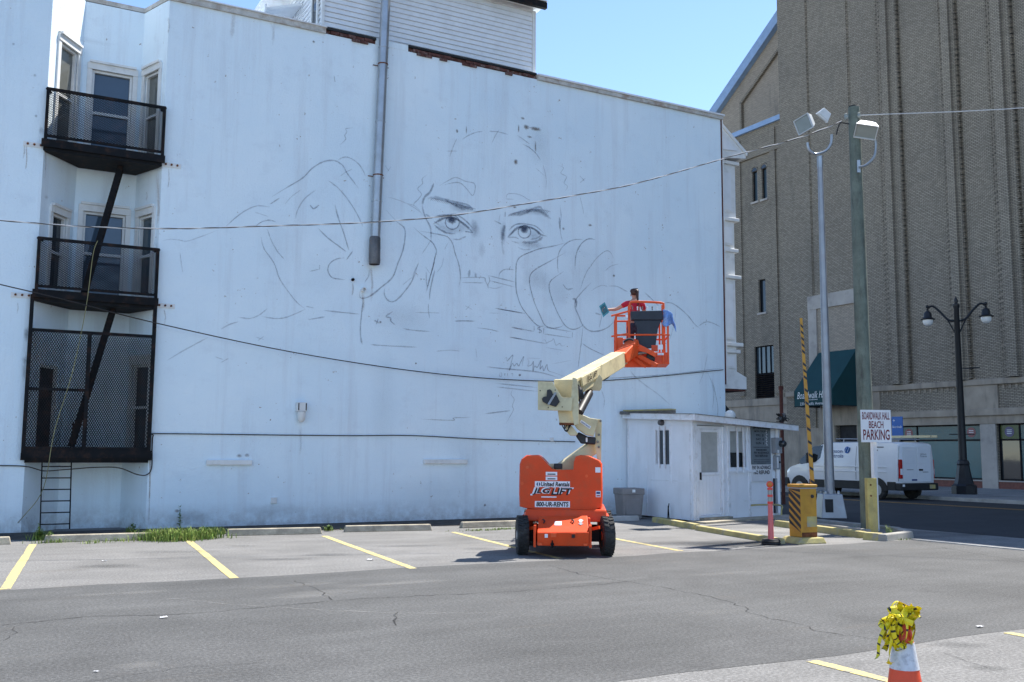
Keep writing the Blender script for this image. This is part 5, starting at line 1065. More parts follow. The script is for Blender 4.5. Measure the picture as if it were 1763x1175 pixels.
# signs on the booth
a0, tz = fs(1291, 732); a1, bz = fs(1325, 800); _, wz_ = fs(1308, 813)
sg = thing('price_sign', 'grey hand-lettered price board on the parking booth', 'sign', FPl((a0+a1)/2, bz, -.03))
mb = MB(); pbox(mb, FPl, a0, a1, bz, tz, -.045, -.02); mb.build('board', 'price_board', sg); mid = (a0+a1)/2; W_ = a1-a0
for body, fz, wd, hgt, mt in (('UP TO 5 HOURS', .06, .82, .055, 'ink_black'), ('MON.-THUR. $', .16, .70, .045, 'ink_black'), ('FRI. $', .26, .40, .05, 'ink_black'), ('SAT. $', .36, .42, .05, 'ink_black'), ('SUN. $', .46, .44, .05, 'ink_black'), ('PAY IN ADVANCE', .70, .78, .042, 'ink_black'), ('NO REFUND', .78, .66, .045, 'ink_black')):
    text('lettering', body, mt, sg, FPl(mid-(.06 if fz in (.26, .36, .46) else 0), tz-(tz-bz)*fz, -.045), fd, (0, 0, 1), W_*wd, hgt*1.3, bold=.025)
for fz, n, wd, mt in ((.565, 11, .84, 'ink_grey'), (.63, 7, .56, 'ink_black'), (.88, 12, .84, 'ink_black'), (.93, 12, .84, 'ink_black'), (.965, 7, .5, 'ink_black')):      # lines too worn to read
    for k in range(n):
        s = mid+W_*wd*((k+.5)/n-.5); z = tz-(tz-bz)*fz; hh = .018 if fz < .7 else .006; mb = MB(); pbox(mb, FPl, s-W_*wd/n*.36, s+W_*wd/n*.36, z-hh, z+hh, -.048, -.0455); mb.build('worn_print', mt, sg)
for k in range(9):
    z = tz-(tz-bz)*(.14+.045*k); s = a1-W_*(.2+.03*(k % 2)); mb = MB(); pbox(mb, FPl, s-.022, s+.022, z-.012, z+.012, -.048, -.0455); mb.build('worn_number', 'ink_white', sg)
sg2 = thing('advance_sign', 'white board under the price board reading pay in advance', 'sign', FPl(mid, wz_-.22, -.03))
mb = MB(); pbox(mb, FPl, a0-.03, a1+.03, wz_-.24, bz-.004, -.04, -.02); mb.build('board', 'sign_white', sg2)
text('lettering', 'PAY IN ADVANCE', 'ink_black', sg2, FPl(mid, bz-.075, -.04), fd, (0, 0, 1), W_*.98, .1, bold=.03); text('lettering', 'NO REFUND', 'ink_black', sg2, FPl(mid, bz-.2, -.04), fd, (0, 0, 1), W_*.84, .1, bold=.03)
m0, mt1 = fs(1327, 754); m1, mb1 = fs(1348, 781)
em = thing('electric_meter', 'grey electric meter box on the booth corner', 'meter', FPl(m0, mb1, -.1))
mb = MB(); pbox(mb, FPl, m0, m0+.28, mb1, mt1, -.16, -.01); mb.build('box', 'meter_grey', em, bevel=.01)
mb = MB(); c = FPl(m0+.2, (mt1+mb1)/2+.05, -.16); mb.lathe([(.085, 0), (.085, .12), (.06, .15)], c, 16, (fd, Vector((0, 0, 1)), fn)); mb.build('meter_dome', 'glass_dark', em, smooth=True)
mb = MB(); pbox(mb, FPl, m0+.05, m0+.13, mb1+.01, mb1+.09, -.164, -.16); mb.build('label', 'sign_white', em)
sw = thing('switch_box', 'small pale switch box under the electric meter', 'switch box', FPl(m0+.08, mb1-.42, -.1))
mb = MB(); pbox(mb, FPl, m0+.06, m0+.26, mb1-.42, mb1-.06, -.12, -.01); mb.build('box', 'meter_grey', sw, bevel=.008)
mb = MB(); pbox(mb, FPl, m0+.08, m0+.15, mb1-.38, mb1-.1, -.124, -.12); mb.build('label', 'sign_white', sw)
mb = MB(); c = FPl(m0+.2, mb1-.23, -.12); mb.lathe([(.03, 0), (.025, .02)], c, 12, (fd, Vector((0, 0, 1)), fn)); mb.build('knob', 'ink_black', sw)
mb = MB(); c = onplane(1346, 715, (0, 20.2, 0), (0, 1, 0))
sh = thing('service_head', 'tangle of dark service wires on the booth roof edge', 'wiring', (c.x, c.y, 2.5))
for k in range(7): mb = MB(); q = [Vector((c.x+random.uniform(-.1, .1), c.y, 2.5))]+[Vector((c.x+random.uniform(-.2, .2), c.y+random.uniform(-.1, .1), 2.52+random.random()*.25)) for _ in range(4)]; mb.tube(smoothpts(q, 4), .012, 5); mb.build('wire_loop', 'wire_dark', sh)
for k in range(3): mb = MB(); p = Vector((c.x+random.uniform(-.1, .12), c.y, 2.6+.05*k)); mb.lathe([(.04, -.04), (.05, 0), (.04, .05)], p, 8); mb.build('insulator', 'old_pipe', sh)
# trash bin
c = gnd(1083, 893); tb = thing('trash_bin', 'grey-brown square plastic trash bin against the mural wall', 'bin', (c.x, c.y, 0), R_(-12))
def fr4(hx, hy, z): return [(-hx, -hy, z), (hx, -hy, z), (hx, hy, z), (-hx, hy, z)]
mb = MB(); mb.hexa(fr4(.24, .24, 0), fr4(.29, .29, .62)); lbuild(mb, 'body', 'bin_grey', tb, bevel=.03)
mb = MB(); mb.hexa(fr4(.305, .305, .6), fr4(.305, .305, .76)); lbuild(mb, 'rim', 'bin_grey', tb, bevel=.02)
mb = MB(); mb.box(-.2, .2, -.285, -.262, .1, .5); lbuild(mb, 'front_panel', 'bin_grey', tb, bevel=.02)
mb = MB(); mb.box(-.04, .04, -.31, -.306, .66, .73); lbuild(mb, 'label', 'ink_white', tb)
for i, px in enumerate((1137, 1141)):
    p = gnd(px, 893); 
hb = MB(); p = SPl(2.05, .05, -.12); hb.tube([p, p+Vector((0, .02, .25)), p+Vector((-.02, -.03, .36))], .012, 6); hb.tube([p+Vector((0, .05, 0)), p+Vector((0, .03, .3))], .012, 6); tag(hb.build('tap_pipe', 'black_iron'), 'short black tap pipe standing at the booth side wall', 'pipe')
yr = MB(); p = FPl(2.4, 0, -.35); q = FPl(3.0, 0, -.45); yr.tube(smoothpts([FPl(2.2, .34, -.1), p+Vector((0, 0, .36)), q+Vector((0, 0, .33)), q+Vector((.02, 0, .2)), q], 4), .022, 8); tag(yr.build('guard_rail', 'kerb_yellow', smooth=True), 'small bent yellow guard rail at the booth foot', 'rail')

# ================================================================== KERBS, ISLAND, STOPS
def kerb(pts, mt, label, w=.16, h=.13):
    mb = MB()
    pts = [Vector((p[0], p[1], 0)) for p in pts]
    for a, b in zip(pts, pts[1:]):
        d = (b-a).normalized(); n = Vector((-d.y, d.x, 0)); t = Vector((0, 0, h))
        q = lambda p, W, z: p+n*W+Vector((0, 0, z))
        mb.hexa([q(a, -w/2, -.02), q(a, w/2, -.02), q(a, w/2*.8, h), q(a, -w/2*.8, h)], [q(b, -w/2, -.02), q(b, w/2, -.02), q(b, w/2*.8, h), q(b, -w/2*.8, h)])
    return tag(mb.build('kerb', mt, bevel=.02), label, 'kerb', None)
kerb([gnd(1128, 899), gnd(1200, 912)], 'kerb_yellow', 'worn yellow kerb at the booth corner, in its shade', .2, .12)
kerb([gnd(1203, 913), gnd(1345, 937)], 'kerb_yellow', 'sunlit yellow kerb from the booth corner to the gate cabinet', .2, .1)
kerb([gnd(1338, 906), gnd(1488, 927)], 'kerb_yellow', 'long yellow kerb running past the gate cabinet to the utility pole', .2, .13)
kerb([gnd(1338, 901), gnd(1496, 923)], 'kerb_white', 'long pale kerb just behind the yellow island kerb', .15, .13)
kerb([gnd(1345, 896), gnd(1540, 917)], 'kerb_white', 'pale back kerb of the island along the sidewalk', .15, .12)
kerb([gnd(1541, 918), gnd(1565, 926), gnd(1519, 932)], 'kerb_white', 'pale concrete kerb closing the island tip', .2, .13)
kerb([gnd(1517, 931), gnd(1490, 929)], 'kerb_yellow', 'short tan kerb stub in front of the utility pole', .25, .14)
mb = MB(); mb.prism([gnd(1340, 899), gnd(1500, 927), gnd(1560, 926), gnd(1545, 918)], (0, 0, .05)); struct(mb.build('island_fill', 'sidewalk'))
mb = MB(); pbox(mb, FPl, -.25, 3.9, 0, .045, -.55, -.0); struct(mb.build('booth_slab', 'stop_concrete'))
labels = ('concrete wheel stop at the far left edge', 'concrete wheel stop half hidden by weeds before the recess', 'concrete wheel stop right of the tall grass clump', 'concrete wheel stop in the middle of the wall', 'concrete wheel stop behind the lift left wheel', 'grey wheel stop lying beside the trash bin')
for i, ((cx, cy), rot) in enumerate(zip(((-.05, 19.55), (2.3, 19.5), (5.5, 19.5), (7.85, 19.4), (10.5, 19.5), (13.6, 19.95)), (-2, -6, -9, -10, -3, -12))):
    st = MB(); L = .92; n = 9
    for k in range(n):
        x0, x1 = -L+2*L*k/n, -L+2*L*(k+1)/n
        st.hexa([(x0, -.08, 0), (x1, -.08, 0), (x1, .08, 0), (x0, .08, 0)], [(x0, -.055, .125), (x1, -.055, .125), (x1, .055, .125), (x0, .055, .125)]) if k == 0 else None
    st = MB(); st.hexa([(-L, -.085, 0), (L, -.085, 0), (L, .085, 0), (-L, .085, 0)], [(-L+.03, -.055, .13), (L-.03, -.055, .13), (L-.03, .055, .13), (-L+.03, .055, .13)])
    o = st.build('wheel_stop', 'stop_concrete' if i < 5 else 'pale_concrete', bevel=.015, origin=(0, 0, 0)); o.location = (cx, cy, 0); o.rotation_euler = (0, 0, R_(rot)); tag(o, labels[i], 'wheel stop', 'wheel stops along the mural wall')

# ================================================================== BARRIER GATE, DELINEATOR, POLES
gc = Vector((13.85, 13.72, 0)); gt = thing('barrier_gate', 'orange-yellow barrier gate cabinet with striped front and upright arm', 'barrier gate', gc, R_(-8))
mb = MB(); mb.hexa([(-.36, -.3, 0), (.3, -.3, 0), (.3, .3, 0), (-.36, .3, 0)], [(-.24, -.26, .11), (.26, -.26, .11), (.26, .26, .11), (-.24, .26, .11)]); lbuild(mb, 'base_pad', 'kerb_yellow', gt, bevel=.02)
mb = MB(); mb.box(-.18, .18, -.18, .18, .11, 1.02); cab = lbuild(mb, 'cabinet', 'gate_yellow', gt, bevel=.012)
mb = MB(); mb.box(-.2, .2, -.2, .2, 1.022, 1.08); lbuild(mb, 'cabinet_lid', 'gate_yellow', gt, bevel=.02)
mb = MB(); mb.box(-.188, .188, -.188, .188, 1.0, 1.02); lbuild(mb, 'lid_band', 'meter_grey', gt)
for k in range(7):      # hazard stripes across the left (street-entry) face and its edge
    z = .16+.135*k
    pts = [(-.1835, .17, z+.2), (-.1835, .17, z+.275), (-.1835, -.17, z+.045), (-.1835, -.17, z-.03)]
    pts = [(a, b, max(.2, min(.99, c))) for a, b, c in pts]; mb = MB(); mb.prism(pts, (.002, 0, 0)); lbuild(mb, 'hazard_stripe', 'stripe_black', gt)
mb = MB(); mb.box(-.05, .165, -.184, -.18, .3, .44+.05); lbuild(mb, 'paint_patch', 'kerb_yellow', gt)
mb = MB(); mb.box(-.17, .17, -.185, -.18, .12, .2); lbuild(mb, 'rust_patch', 'rust', gt)
mb = MB(); mb.lathe([(.035, 0), (.03, .02)], (.08, -.18, .86), 12, (Vector((1, 0, 0)), Vector((0, 0, 1)), Vector((0, -1, 0)))); lbuild(mb, 'lock', 'stripe_black', gt)
a = onplane(1399, 838, gc, Vector((.5, .86, 0))); b = onplane(1379, 548, gc, Vector((.5, .86, 0)))
nseg = 26
for k in range(nseg):
    p = a.lerp(b, k/nseg); q = a.lerp(b, (k+1)/nseg); mb = MB()
    x, y, zx = frame(b-a, Vector((.5, .86, 0))); wv = .075-.03*k/nseg
    mb.beam(p, q, wv, .03, (.5, .86, 0)); mb.build('arm_section', 'gate_yellow', gt)
    mb = MB(); sl2 = (b-a).normalized(); xx, yy, zz_ = frame(b-a, Vector((.5, .86, 0)))
    if k % 2 == 0 or random.random() < .3:
        m0_ = p.lerp(q, .3); nrm = Vector((-.5, -.86, 0)).normalized(); sdir = nrm.cross(sl2).normalized(); oo = nrm*.0165
        mb.prism([m0_-sdir*wv*.5+oo, m0_+sdir*wv*.5+sl2*.05+oo, m0_+sdir*wv*.5+sl2*.1+oo, m0_-sdir*wv*.5+sl2*.05+oo], nrm*.002); mb.build('arm_stripe', 'stripe_black', gt)
c = Vector((13.0, 13.68, 0)); dl = thing('delineator_post', 'pink plastic delineator post with round reflector on a black rubber base', 'delineator', c)
mb = MB(); mb.lathe([(.16, 0), (.175, .02), (.16, .045), (.175, .06), (.16, .08), (.15, .1), (.05, .1)], c, 20); mb.build('base', 'rubber', dl, smooth=True)
mb = MB(); mb.lathe([(.055, .1), (.042, .62), (.042, .74)], c, 14); mb.build('post', 'pink_plastic', dl, smooth=True)
for z0, z1, r, mt in ((.735, .775, .05, 'pink_red'), (.775, .86, .041, 'reflector'), (.86, .9, .048, 'pink_red'), (.9, .985, .041, 'reflector'), (.985, 1.02, .047, 'pink_red')): mb = MB(); mb.lathe([(r, z0), (r, z1)], c, 14); mb.build('collar' if mt == 'pink_red' else 'reflective_band', mt, dl, smooth=True)
nrm = Vector((-.67, -.74, 0)).normalized(); ax3 = (Vector((0, 0, 1)).cross(nrm).normalized(), Vector((0, 0, 1)), nrm)
mb = MB(); mb.lathe([(.06, -.02), (.062, .02), (.05, .024)], c+Vector((0, 0, 1.085)), 18, ax3); h_ = mb.build('reflector_head', 'pink_red', dl, smooth=True); mb = MB(); mb.lathe([(.045, .025), (.03, .032)], c+Vector((0, 0, 1.085)), 16, ax3); mb.build('amber_lens', 'amber', h_, smooth=True)

U = Vector((16.93, 14.9, 0)); up_ = thing('utility_pole', 'weathered greenish wooden utility pole at the lot entrance', 'utility pole', U)
mb = MB(); mb.tube([U+Vector((.02-.004*z, 0, z)) for z in (0, 2, 4, 6, 8, 9.3)], [.17, .162, .152, .142, .13, .122], 18); mb.build('pole', 'wood_pole', up_, smooth=True)
mb = MB(); mb.lathe([(.123, 9.3), (.11, 9.33), (.02, 9.34)], U-Vector((.017, 0, 0)), 14); mb.build('pole_top', 'tar', up_)
cr = Vector((math.cos(YAW), -math.sin(YAW), 0)); cf = Vector((math.sin(YAW), math.cos(YAW), 0))
def floodlight(root, c, out, roll, size, name='floodlight'):
    """box floodlight: housing with sloping back, visor rim, lens"""
    out = out.normalized(); x = out.cross(Vector((0, 0, 1))).normalized(); y = x.cross(out); x, y = x*math.cos(roll)+y*math.sin(roll), y*math.cos(roll)-x*math.sin(roll)
    h = size/2; P = lambda a, b, d: c+x*a+y*b+out*d
    mb = MB(); mb.hexa([P(-h, -h*.75, 0), P(h, -h*.75, 0), P(h, h*.75, 0), P(-h, h*.75, 0)], [P(-h*.7, -h*.45, -.2), P(h*.7, -h*.45, -.2), P(h*.7, h*.6, -.2), P(-h*.7, h*.6, -.2)]); f = mb.build(name, 'flood_white', root, bevel=.015)
    mb = MB()
    for a0, a1, b0, b1 in ((-1, 1, .7, .78), (-1, 1, -.78, -.7), (-1.02, -.95, -.7, .7), (.95, 1.02, -.7, .7)): mb.hexa([P(a0*h, b0*h, .002), P(a1*h, b0*h, .002), P(a1*h, b1*h, .002), P(a0*h, b1*h, .002)], [P(a0*h, b0*h, .04), P(a1*h, b0*h, .04), P(a1*h, b1*h, .04), P(a0*h, b1*h, .04)])
    mb.build('lens_rim', 'flood_white', f)
    mb = MB(); mb.face([P(-h*.94, -h*.69, .012), P(h*.94, -h*.69, .012), P(h*.94, h*.69, .012), P(-h*.94, h*.69, .012)]); mb.build('lens', 'reflector', f)
    for k in (-.3, 0, .3): mb = MB(); mb.obox(P(k*h, h*.62, -.1), (.02, .02, .12), (x, y, out)); mb.build('cooling_fin', 'flood_white', f)
    return f
PN = -cf
fa = onplane(1478, 287, U+PN*.15, PN)
mb = MB(); mb.obox(fa, (.07, .05, .28), (cr, cf, Vector((0, 0, 1)))); mb.build('arm_plate', 'galvanised', up_)
q = [onplane(px, py, U+PN*.2, PN) for px, py in ((1480, 288), (1492, 284), (1505, 270), (1508, 250), (1506, 240))]; mb = MB(); mb.tube(smoothpts(q, 5), .028, 8); mb.build('lamp_arm', 'galvanised', up_, smooth=True)
fc = onplane(1491, 226, U+PN*.3, PN); floodlight(up_, fc, (PN*.6-cr*.35+Vector((0, 0, -.75))), R_(20), .46)
for px, py in ((1457, 201), (1478, 199)): c = onplane(px, py, U+PN*.1, PN); mb = MB(); mb.lathe([(.03, -.06), (.05, -.02), (.035, .02), (.05, .05), (.02, .07)], c, 10); mb.build('insulator', 'reflector', up_, smooth=True)
# wires
def twisted(pts, r, label):
    q = smoothpts(pts, 14); o = thing('overhead_cable', label, 'cable', q[len(q)//2]); 
    for ph, mt in ((0, 'wire_white'), (math.pi, 'wire_dark')):
        pl = []; L = 0
        for i, p in enumerate(q):
            if i: L += (p-q[i-1]).length
            pl.append(p)
        dense = []; L = 0
        for a_, b_ in zip(q, q[1:]):
            n = max(1, int((b_-a_).length/.12))
            for i in range(n):
                p = a_.lerp(b_, i/n); t = (b_-a_).normalized(); x, y, z = frame(t); th = (L+(p-a_).length)*9+ph
                dense.append(p+(x*math.cos(th)+y*math.sin(th))*r*.75)
            L += (b_-a_).length
        mb = MB(); mb.tube(dense, r*(.95 if ph == 0 else .8), 5); mb.build('strand', mt, o, smooth=True)
wp = [(-80, 377), (0, 380), (150, 391), (300, 394), (450, 390), (640, 383), (780, 371), (900, 352), (1000, 335), (1100, 315), (1265, 268), (1380, 236), (1452, 208)]
twisted([onplane(px, py, (0, 18.4-3.6*(px+80)/1532, 0), (0, 1, 0)) for px, py in wp], .0095, 'twisted white and dark overhead cable crossing the mural to the utility pole')
pe = onplane(1478, 199, U+PN*.1, PN); cable([pe, pe+Vector((3, -4, -.35)), pe+Vector((8, -11, -.2)), pe+Vector((14, -19, .8))], .011, 'wire_white', 'thin pale overhead wire leaving the utility pole to the right', 'overhead_wire')
cc = onplane(1440, 212, U+PN*.1, PN); cable([onplane(px, py, U+PN*.12, PN) for px, py in ((1462, 214), (1448, 212), (1443, 220), (1440, 232))], .014, 'wire_dark', 'short loose black splice wire hanging near the pole top', 'splice_wire')
# parking sign
c0 = onplane(1508, 734, U+PN*.36, PN); ps = thing('parking_sign', 'white square sign with maroon beach parking lettering on the utility pole', 'sign', c0-Vector((0, 0, .35)))
yaw_s = (PN*.96+cr*.1).normalized(); rs_ = Vector((0, 0, 1)).cross(yaw_s).normalized()
mb = MB(); mb.obox(c0, (.66, .02, .68), (rs_, yaw_s, Vector((0, 0, 1)))); mb.build('board', 'sign_white', ps)
for body, dz, wd, hh in (('BOARDWALK HALL', .215, .6, .16), ('BEACH', .03, .32, .15), ('PARKING', -.18, .58, .22)): text('lettering', body, 'ink_maroon', ps, c0+Vector((0, 0, dz))+yaw_s*.011, rs_, (0, 0, 1), wd, hh, bold=.016)
c = gnd(1508, 921); wp_ = MB(); c = onplane(1505, 800, U+PN*.24, PN); wp_.box(c.x-.05, c.x+.05, c.y-.04, c.y+.04, 0, 2.3); tag(wp_.build('sign_post', 'sign_white'), 'slim white square post behind the yellow wooden bollard', 'post')
c = gnd(1502, 922); yb = MB(); yb.obox((c.x, c.y, .58), (.2, .16, 1.16), (cr, cf, Vector((0, 0, 1)))); yb_ = yb.build('wooden_bollard', 'yellow_wood', bevel=.012); tag(yb_, 'square yellow wooden bollard in front of the utility pole', 'bollard')
for dz, mt in ((1.02, 'rust'), (.8, 'rust')): mb = MB(); mb.lathe([(.02, 0), (.015, .02)], Vector((c.x, c.y, dz))+PN*.08-cr*.03, 8, (cr, Vector((0, 0, 1)), PN)); mb.build('bolt', mt, yb_)

Lp = Vector((19.8, 18.65, 0)); lp_ = thing('floodlight_pole', 'tall grey steel pole with two floodlights on a fork behind the gate', 'light pole', Lp)
mb = MB(); mb.hexa([tuple(Lp+cr*a*.33+cf*b*.33) for a, b in ((-1, -1), (1, -1), (1, 1), (-1, 1))], [tuple(Lp+cr*a*.25+cf*b*.25+Vector((0, 0, .62))) for a, b in ((-1, -1), (1, -1), (1, 1), (-1, 1))]); bs_ = mb.build('base', 'steel_grey', lp_, bevel=.02)
mb = MB(); mb.obox(Lp-cf*.3-cr*.12+Vector((0, 0, .3)), (.2, .02, .38), (cr, cf, Vector((0, 0, 1)))); mb.build('hand_hole', 'interior', bs_)
for a, b in ((-1, -1), (1, -1), (1, 1), (-1, 1)): mb = MB(); mb.lathe([(.04, .61), (.04, .67), (.02, .7)], Lp+cr*a*.17+cf*b*.17, 8); mb.build('anchor_bolt', 'galvanised', bs_)
mb = MB(); mb.lathe([(.125, .62), (.07, 9.5)], Lp, 16); mb.build('pole', 'steel_grey', lp_, smooth=True)
mb = MB(); mb.lathe([(.08, 9.3), (.08, 9.62)], Lp, 14); mb.build('pole_cap', 'galvanised', lp_)
q = [onplane(px, py, Lp, PN) for px, py in ((1390, 246), (1393, 258), (1402, 265), (1412, 264), (1424, 258), (1431, 246), (1432, 232))]; mb = MB(); mb.tube(smoothpts(q, 5), .035, 8); mb.build('fork', 'galvanised', lp_, smooth=True)
floodlight(lp_, onplane(1384, 214, Lp+PN*.1, PN), (PN*.5-cr*.9+Vector((0, 0, -.35))), R_(-8), .54)
floodlight(lp_, onplane(1416, 202, Lp+cf*.2, PN), (PN*.3+cr*.5+Vector((0, 0, -.35)))*-1+Vector((0, 0, -.9)), R_(25), .48)
# ================================================================== BOOM LIFT
LO = Vector((8.72, 13.72, 0)); LYAW = R_(-33)
bl = thing('boom_lift', 'orange and cream boom lift raised in front of the mural wall', 'boom lift', LO, LYAW)
LMW = Matrix.Translation(LO) @ Matrix.Rotation(LYAW, 4, 'Z'); LINV = LMW.inverted(); LFW = (LMW.to_3x3() @ Vector((0, 1, 0)))
def lp(px, py, ly):
    """local point of the lift frame lying ly metres beyond the near axle"""
    return LINV @ onplane(px, py, LMW @ Vector((0, ly, 0)), LFW)
def LB(mb, name, mt, **k): return lbuild(mb, name, mt, bl, **k)
X, Yv, Z = Vector((1, 0, 0)), Vector((0, 1, 0)), Vector((0, 0, 1))
xl = lp(899, 930, 0).x; xr = lp(1045, 930, 0).x; xm = (xl+xr)/2
def wheel(cx, cy, steer):
    R = Matrix.Rotation(steer, 3, 'Z'); ax = (R @ Yv, Z, R @ X); c = Vector((cx, cy, .31))
    mb = MB(); mb.lathe([(.19, -.085), (.27, -.092), (.3, -.08), (.305, 0), (.3, .08), (.27, .092), (.19, .085)], c, 30, ax)
    for k in range(22):
        a = 2*math.pi*k/22
        for s in (-1, 1):
            ca, sa = math.cos(a+s*.07), math.sin(a+s*.07); rad = ax[0]*ca+ax[1]*sa; tan = ax[1]*ca-ax[0]*sa
            mb.obox(c+rad*.302+ax[2]*s*.043, (.026, .036, .078), (rad, (tan+ax[2]*s*.35).normalized(), (ax[2]-tan*s*.35).normalized()))
    w_ = LB(mb, 'wheel', 'rubber', smooth=True)
    for s in (-1, 1):
        mb = MB(); mb.lathe([(.195, .088*s), (.185, .055*s), (.08, .06*s), (.07, .09*s), (.0, .09*s)], c, 20, ax, cap=False); mb.v = [chainmat(bl) @ p for p in mb.v]; mb.build('rim', 'lift_orange_faded' if s < 0 and cx > 0 else 'rim_grey', w_, smooth=True)
        for k in range(6):
            a = 2*math.pi*k/6; mb = MB(); mb.lathe([(.014, 0), (.014, .02*s)], c+ax[2]*.06*s+(ax[0]*math.cos(a)+ax[1]*math.sin(a))*.12, 6, (ax[0], ax[1], ax[2])); mb.v = [chainmat(bl) @ p for p in mb.v]; mb.build('wheel_nut', 'steel_grey', w_)
wheel(xl, 0, R_(9)); wheel(xr, 0, R_(9)); wheel(xl+.03, 1.65, 0); wheel(xr+.03, 1.65, 0)
mb = MB(); mb.box(xm-.42, xm+.42, -.1, 2.0, .2, .6); LB(mb, 'chassis', 'lift_orange', bevel=.02)
for y in (0, 1.65): mb = MB(); mb.beam((xl+.1, y, .31), (xr-.1, y, .31), .12, .12); LB(mb, 'axle', 'black_iron')
pt = [lp(928, 889, -.05), lp(1011, 888, -.05), lp(1014, 916.5, -.52), lp(925, 917, -.52)]
mb = MB(); mb.hexa(pt, [p+Vector((0, .04, -.04)) for p in pt]); LB(mb, 'sloped_cover', 'lift_orange', bevel=.008)
pb = [lp(925, 917.5, -.53), lp(1014, 917, -.53), lp(1014, 941, -.5), lp(925, 940, -.5)]
mb = MB(); mb.prism(pb, (0, .42, 0)); fp = LB(mb, 'front_plate', 'lift_orange', bevel=.012)
for px in (922, 1016): a = lp(px, 905, -.2); mb = MB(); mb.box(a.x-.02, a.x+.02, -.48, .1, .16, .5); LB(mb, 'side_cheek', 'lift_orange', bevel=.008)
for x0, x1 in ((xl+.12, xm-.42), (xm+.42, xr-.12)): mb = MB(); mb.box(x0, x1, -.08, .12, .22, .42); LB(mb, 'steer_link', 'black_iron', bevel=.01); mb = MB(); mb.beam((x0, -.12, .42), (x1, -.2, .46), .06, .05); LB(mb, 'tie_bar', 'lift_orange')
# deck and fenders
mb = MB(); mb.hexa([(xl+.02, .08, .52), (xr+.0, .08, .52), (xr+.0, 2.0, .52), (xl+.02, 2.0, .52)], [(xl+.05, .14, .72), (xr-.0, .14, .72), (xr-.0, 1.95, .72), (xl+.05, 1.95, .72)]); LB(mb, 'deck', 'lift_orange', bevel=.03)
for xc in (xl+.06, xr-.04): mb = MB(); mb.box(xc-.1, xc+.1, .3, 1.3, .3, .6); LB(mb, 'fender', 'lift_orange', bevel=.03)
mb = MB(); mb.lathe([(.5, .722), (.5, .78)], (xm, .95, 0), 32); LB(mb, 'turntable_ring', 'black_iron')
# front details
for px, py, sx_, sz_, mt in ((940.5, 923, .05, .055, 'decal_white'), (953, 922, .09, .06, 'lift_orange_faded'), (987, 923.5, .05, .055, 'ink_black'), (1008, 938, .06, .035, 'lift_orange_faded'), (930, 937, .06, .035, 'lift_orange_faded')):
    c = lp(px, py, -.532); mb = MB(); mb.box(c.x-sx_/2, c.x+sx_/2, -.54, -.515, c.z-sz_/2, c.z+sz_/2); LB(mb, 'plate_detail', mt)
c = lp(987, 923.5, -.54); mb = MB(); mb.box(c.x-.04, c.x+.04, -.56, -.54, c.z+.03, c.z+.045); LB(mb, 'socket_hood', 'lift_orange')
c = lp(951, 937, -.52); mb = MB(); mb.tube([c+Vector((0, -.02, .05)), c+Vector((0, -.06, .04)), c+Vector((0, -.06, -.04)), c+Vector((0, -.02, -.05))], .012, 6); mb.ball(c+Vector((0, -.05, 0)), .03); LB(mb, 'tie_down_ring', 'black_iron')
nsl = (pt[2]-pt[1]).cross(pt[0]-pt[1]).normalized(); nsl = nsl if nsl.z > 0 else -nsl; usl = (pt[0]-pt[3]).normalized()
def onslope(px, py): return LINV @ onplane(px, py, LMW @ pt[0], (LMW.to_3x3() @ nsl))
for px, py, a, b, mt in ((961, 902, .11, .12, 'decal_white'),):
    c = onslope(px, py)+nsl*.006; mb = MB(); mb.obox(c, (a, b, .004), (X, usl, nsl)); LB(mb, 'cover_label', mt)
for px in (936, 986): c = onslope(px, 899)+nsl*.01; mb = MB(); mb.tube(smoothpts([c-usl*.06, c-usl*.02+X*.02+nsl*.02, c+usl*.02-X*.015+nsl*.02, c+usl*.06], 3), .01, 6); LB(mb, 'rubber_latch', 'ink_black')
c = onslope(1000, 900)+nsl*.006
for sg_, mt in ((1, 'decal_white'), (-1, 'meter_grey')):
    mb = MB(); pts = [c+usl*sg_*.005-X*.022, c+usl*sg_*.005+X*.022, c+usl*sg_*.05+X*.022, c+usl*sg_*.05+X*.045, c+usl*sg_*.1, c+usl*sg_*.05-X*.045, c+usl*sg_*.05-X*.022]; mb.prism(pts, nsl*.003); LB(mb, 'direction_arrow', mt)
# counterweight cowl
CY = .25
prof = [lp(px, py, CY) for px, py in ((894, 873), (893, 850), (894, 800), (897, 791), (906, 784), (925, 783.5), (932, 788), (946, 803), (950, 807.5), (959, 809.5), (988, 809), (989, 795), (992, 786), (1000, 783.5), (1015, 785), (1033, 793), (1037, 799), (1038, 850), (1037, 874), (1025, 880), (960, 880), (905, 876))]
pcx = sum(p.x for p in prof)/len(prof); pcz = sum(p.z for p in prof)/len(prof)
mb = MB(); rings = []
for y, s in ((CY, .965), (CY+.03, .985), (CY+.09, 1.0), (CY+.4, 1.0), (CY+.75, .98), (CY+.8, .95)):
    rings.append([mb.V((pcx+(p.x-pcx)*s, y, pcz+(p.z-pcz)*(s*.6+.4))) for p in prof])
for A_, B_ in zip(rings, rings[1:]):
    n = len(A_)
    for k in range(n): mb.f.append([A_[k], A_[(k+1) % n], B_[(k+1) % n], B_[k]])
mb.f.append(rings[0][::-1]); mb.f.append(rings[-1][:])
cw = LB(mb, 'counterweight_cowl', 'lift_orange', smooth=True)
def deca(name, px, py, w, h, mt, off=.004, ly=CY):
    c = lp(px, py, ly-off); mb = MB(); mb.box(c.x-w/2, c.x+w/2, ly-off-.003, ly-off+.001, c.z-h/2, c.z+h/2); mb.v = [chainmat(bl) @ p for p in mb.v]; return mb.build(name, mt, cw)
RX_ = LMW.to_3x3() @ X
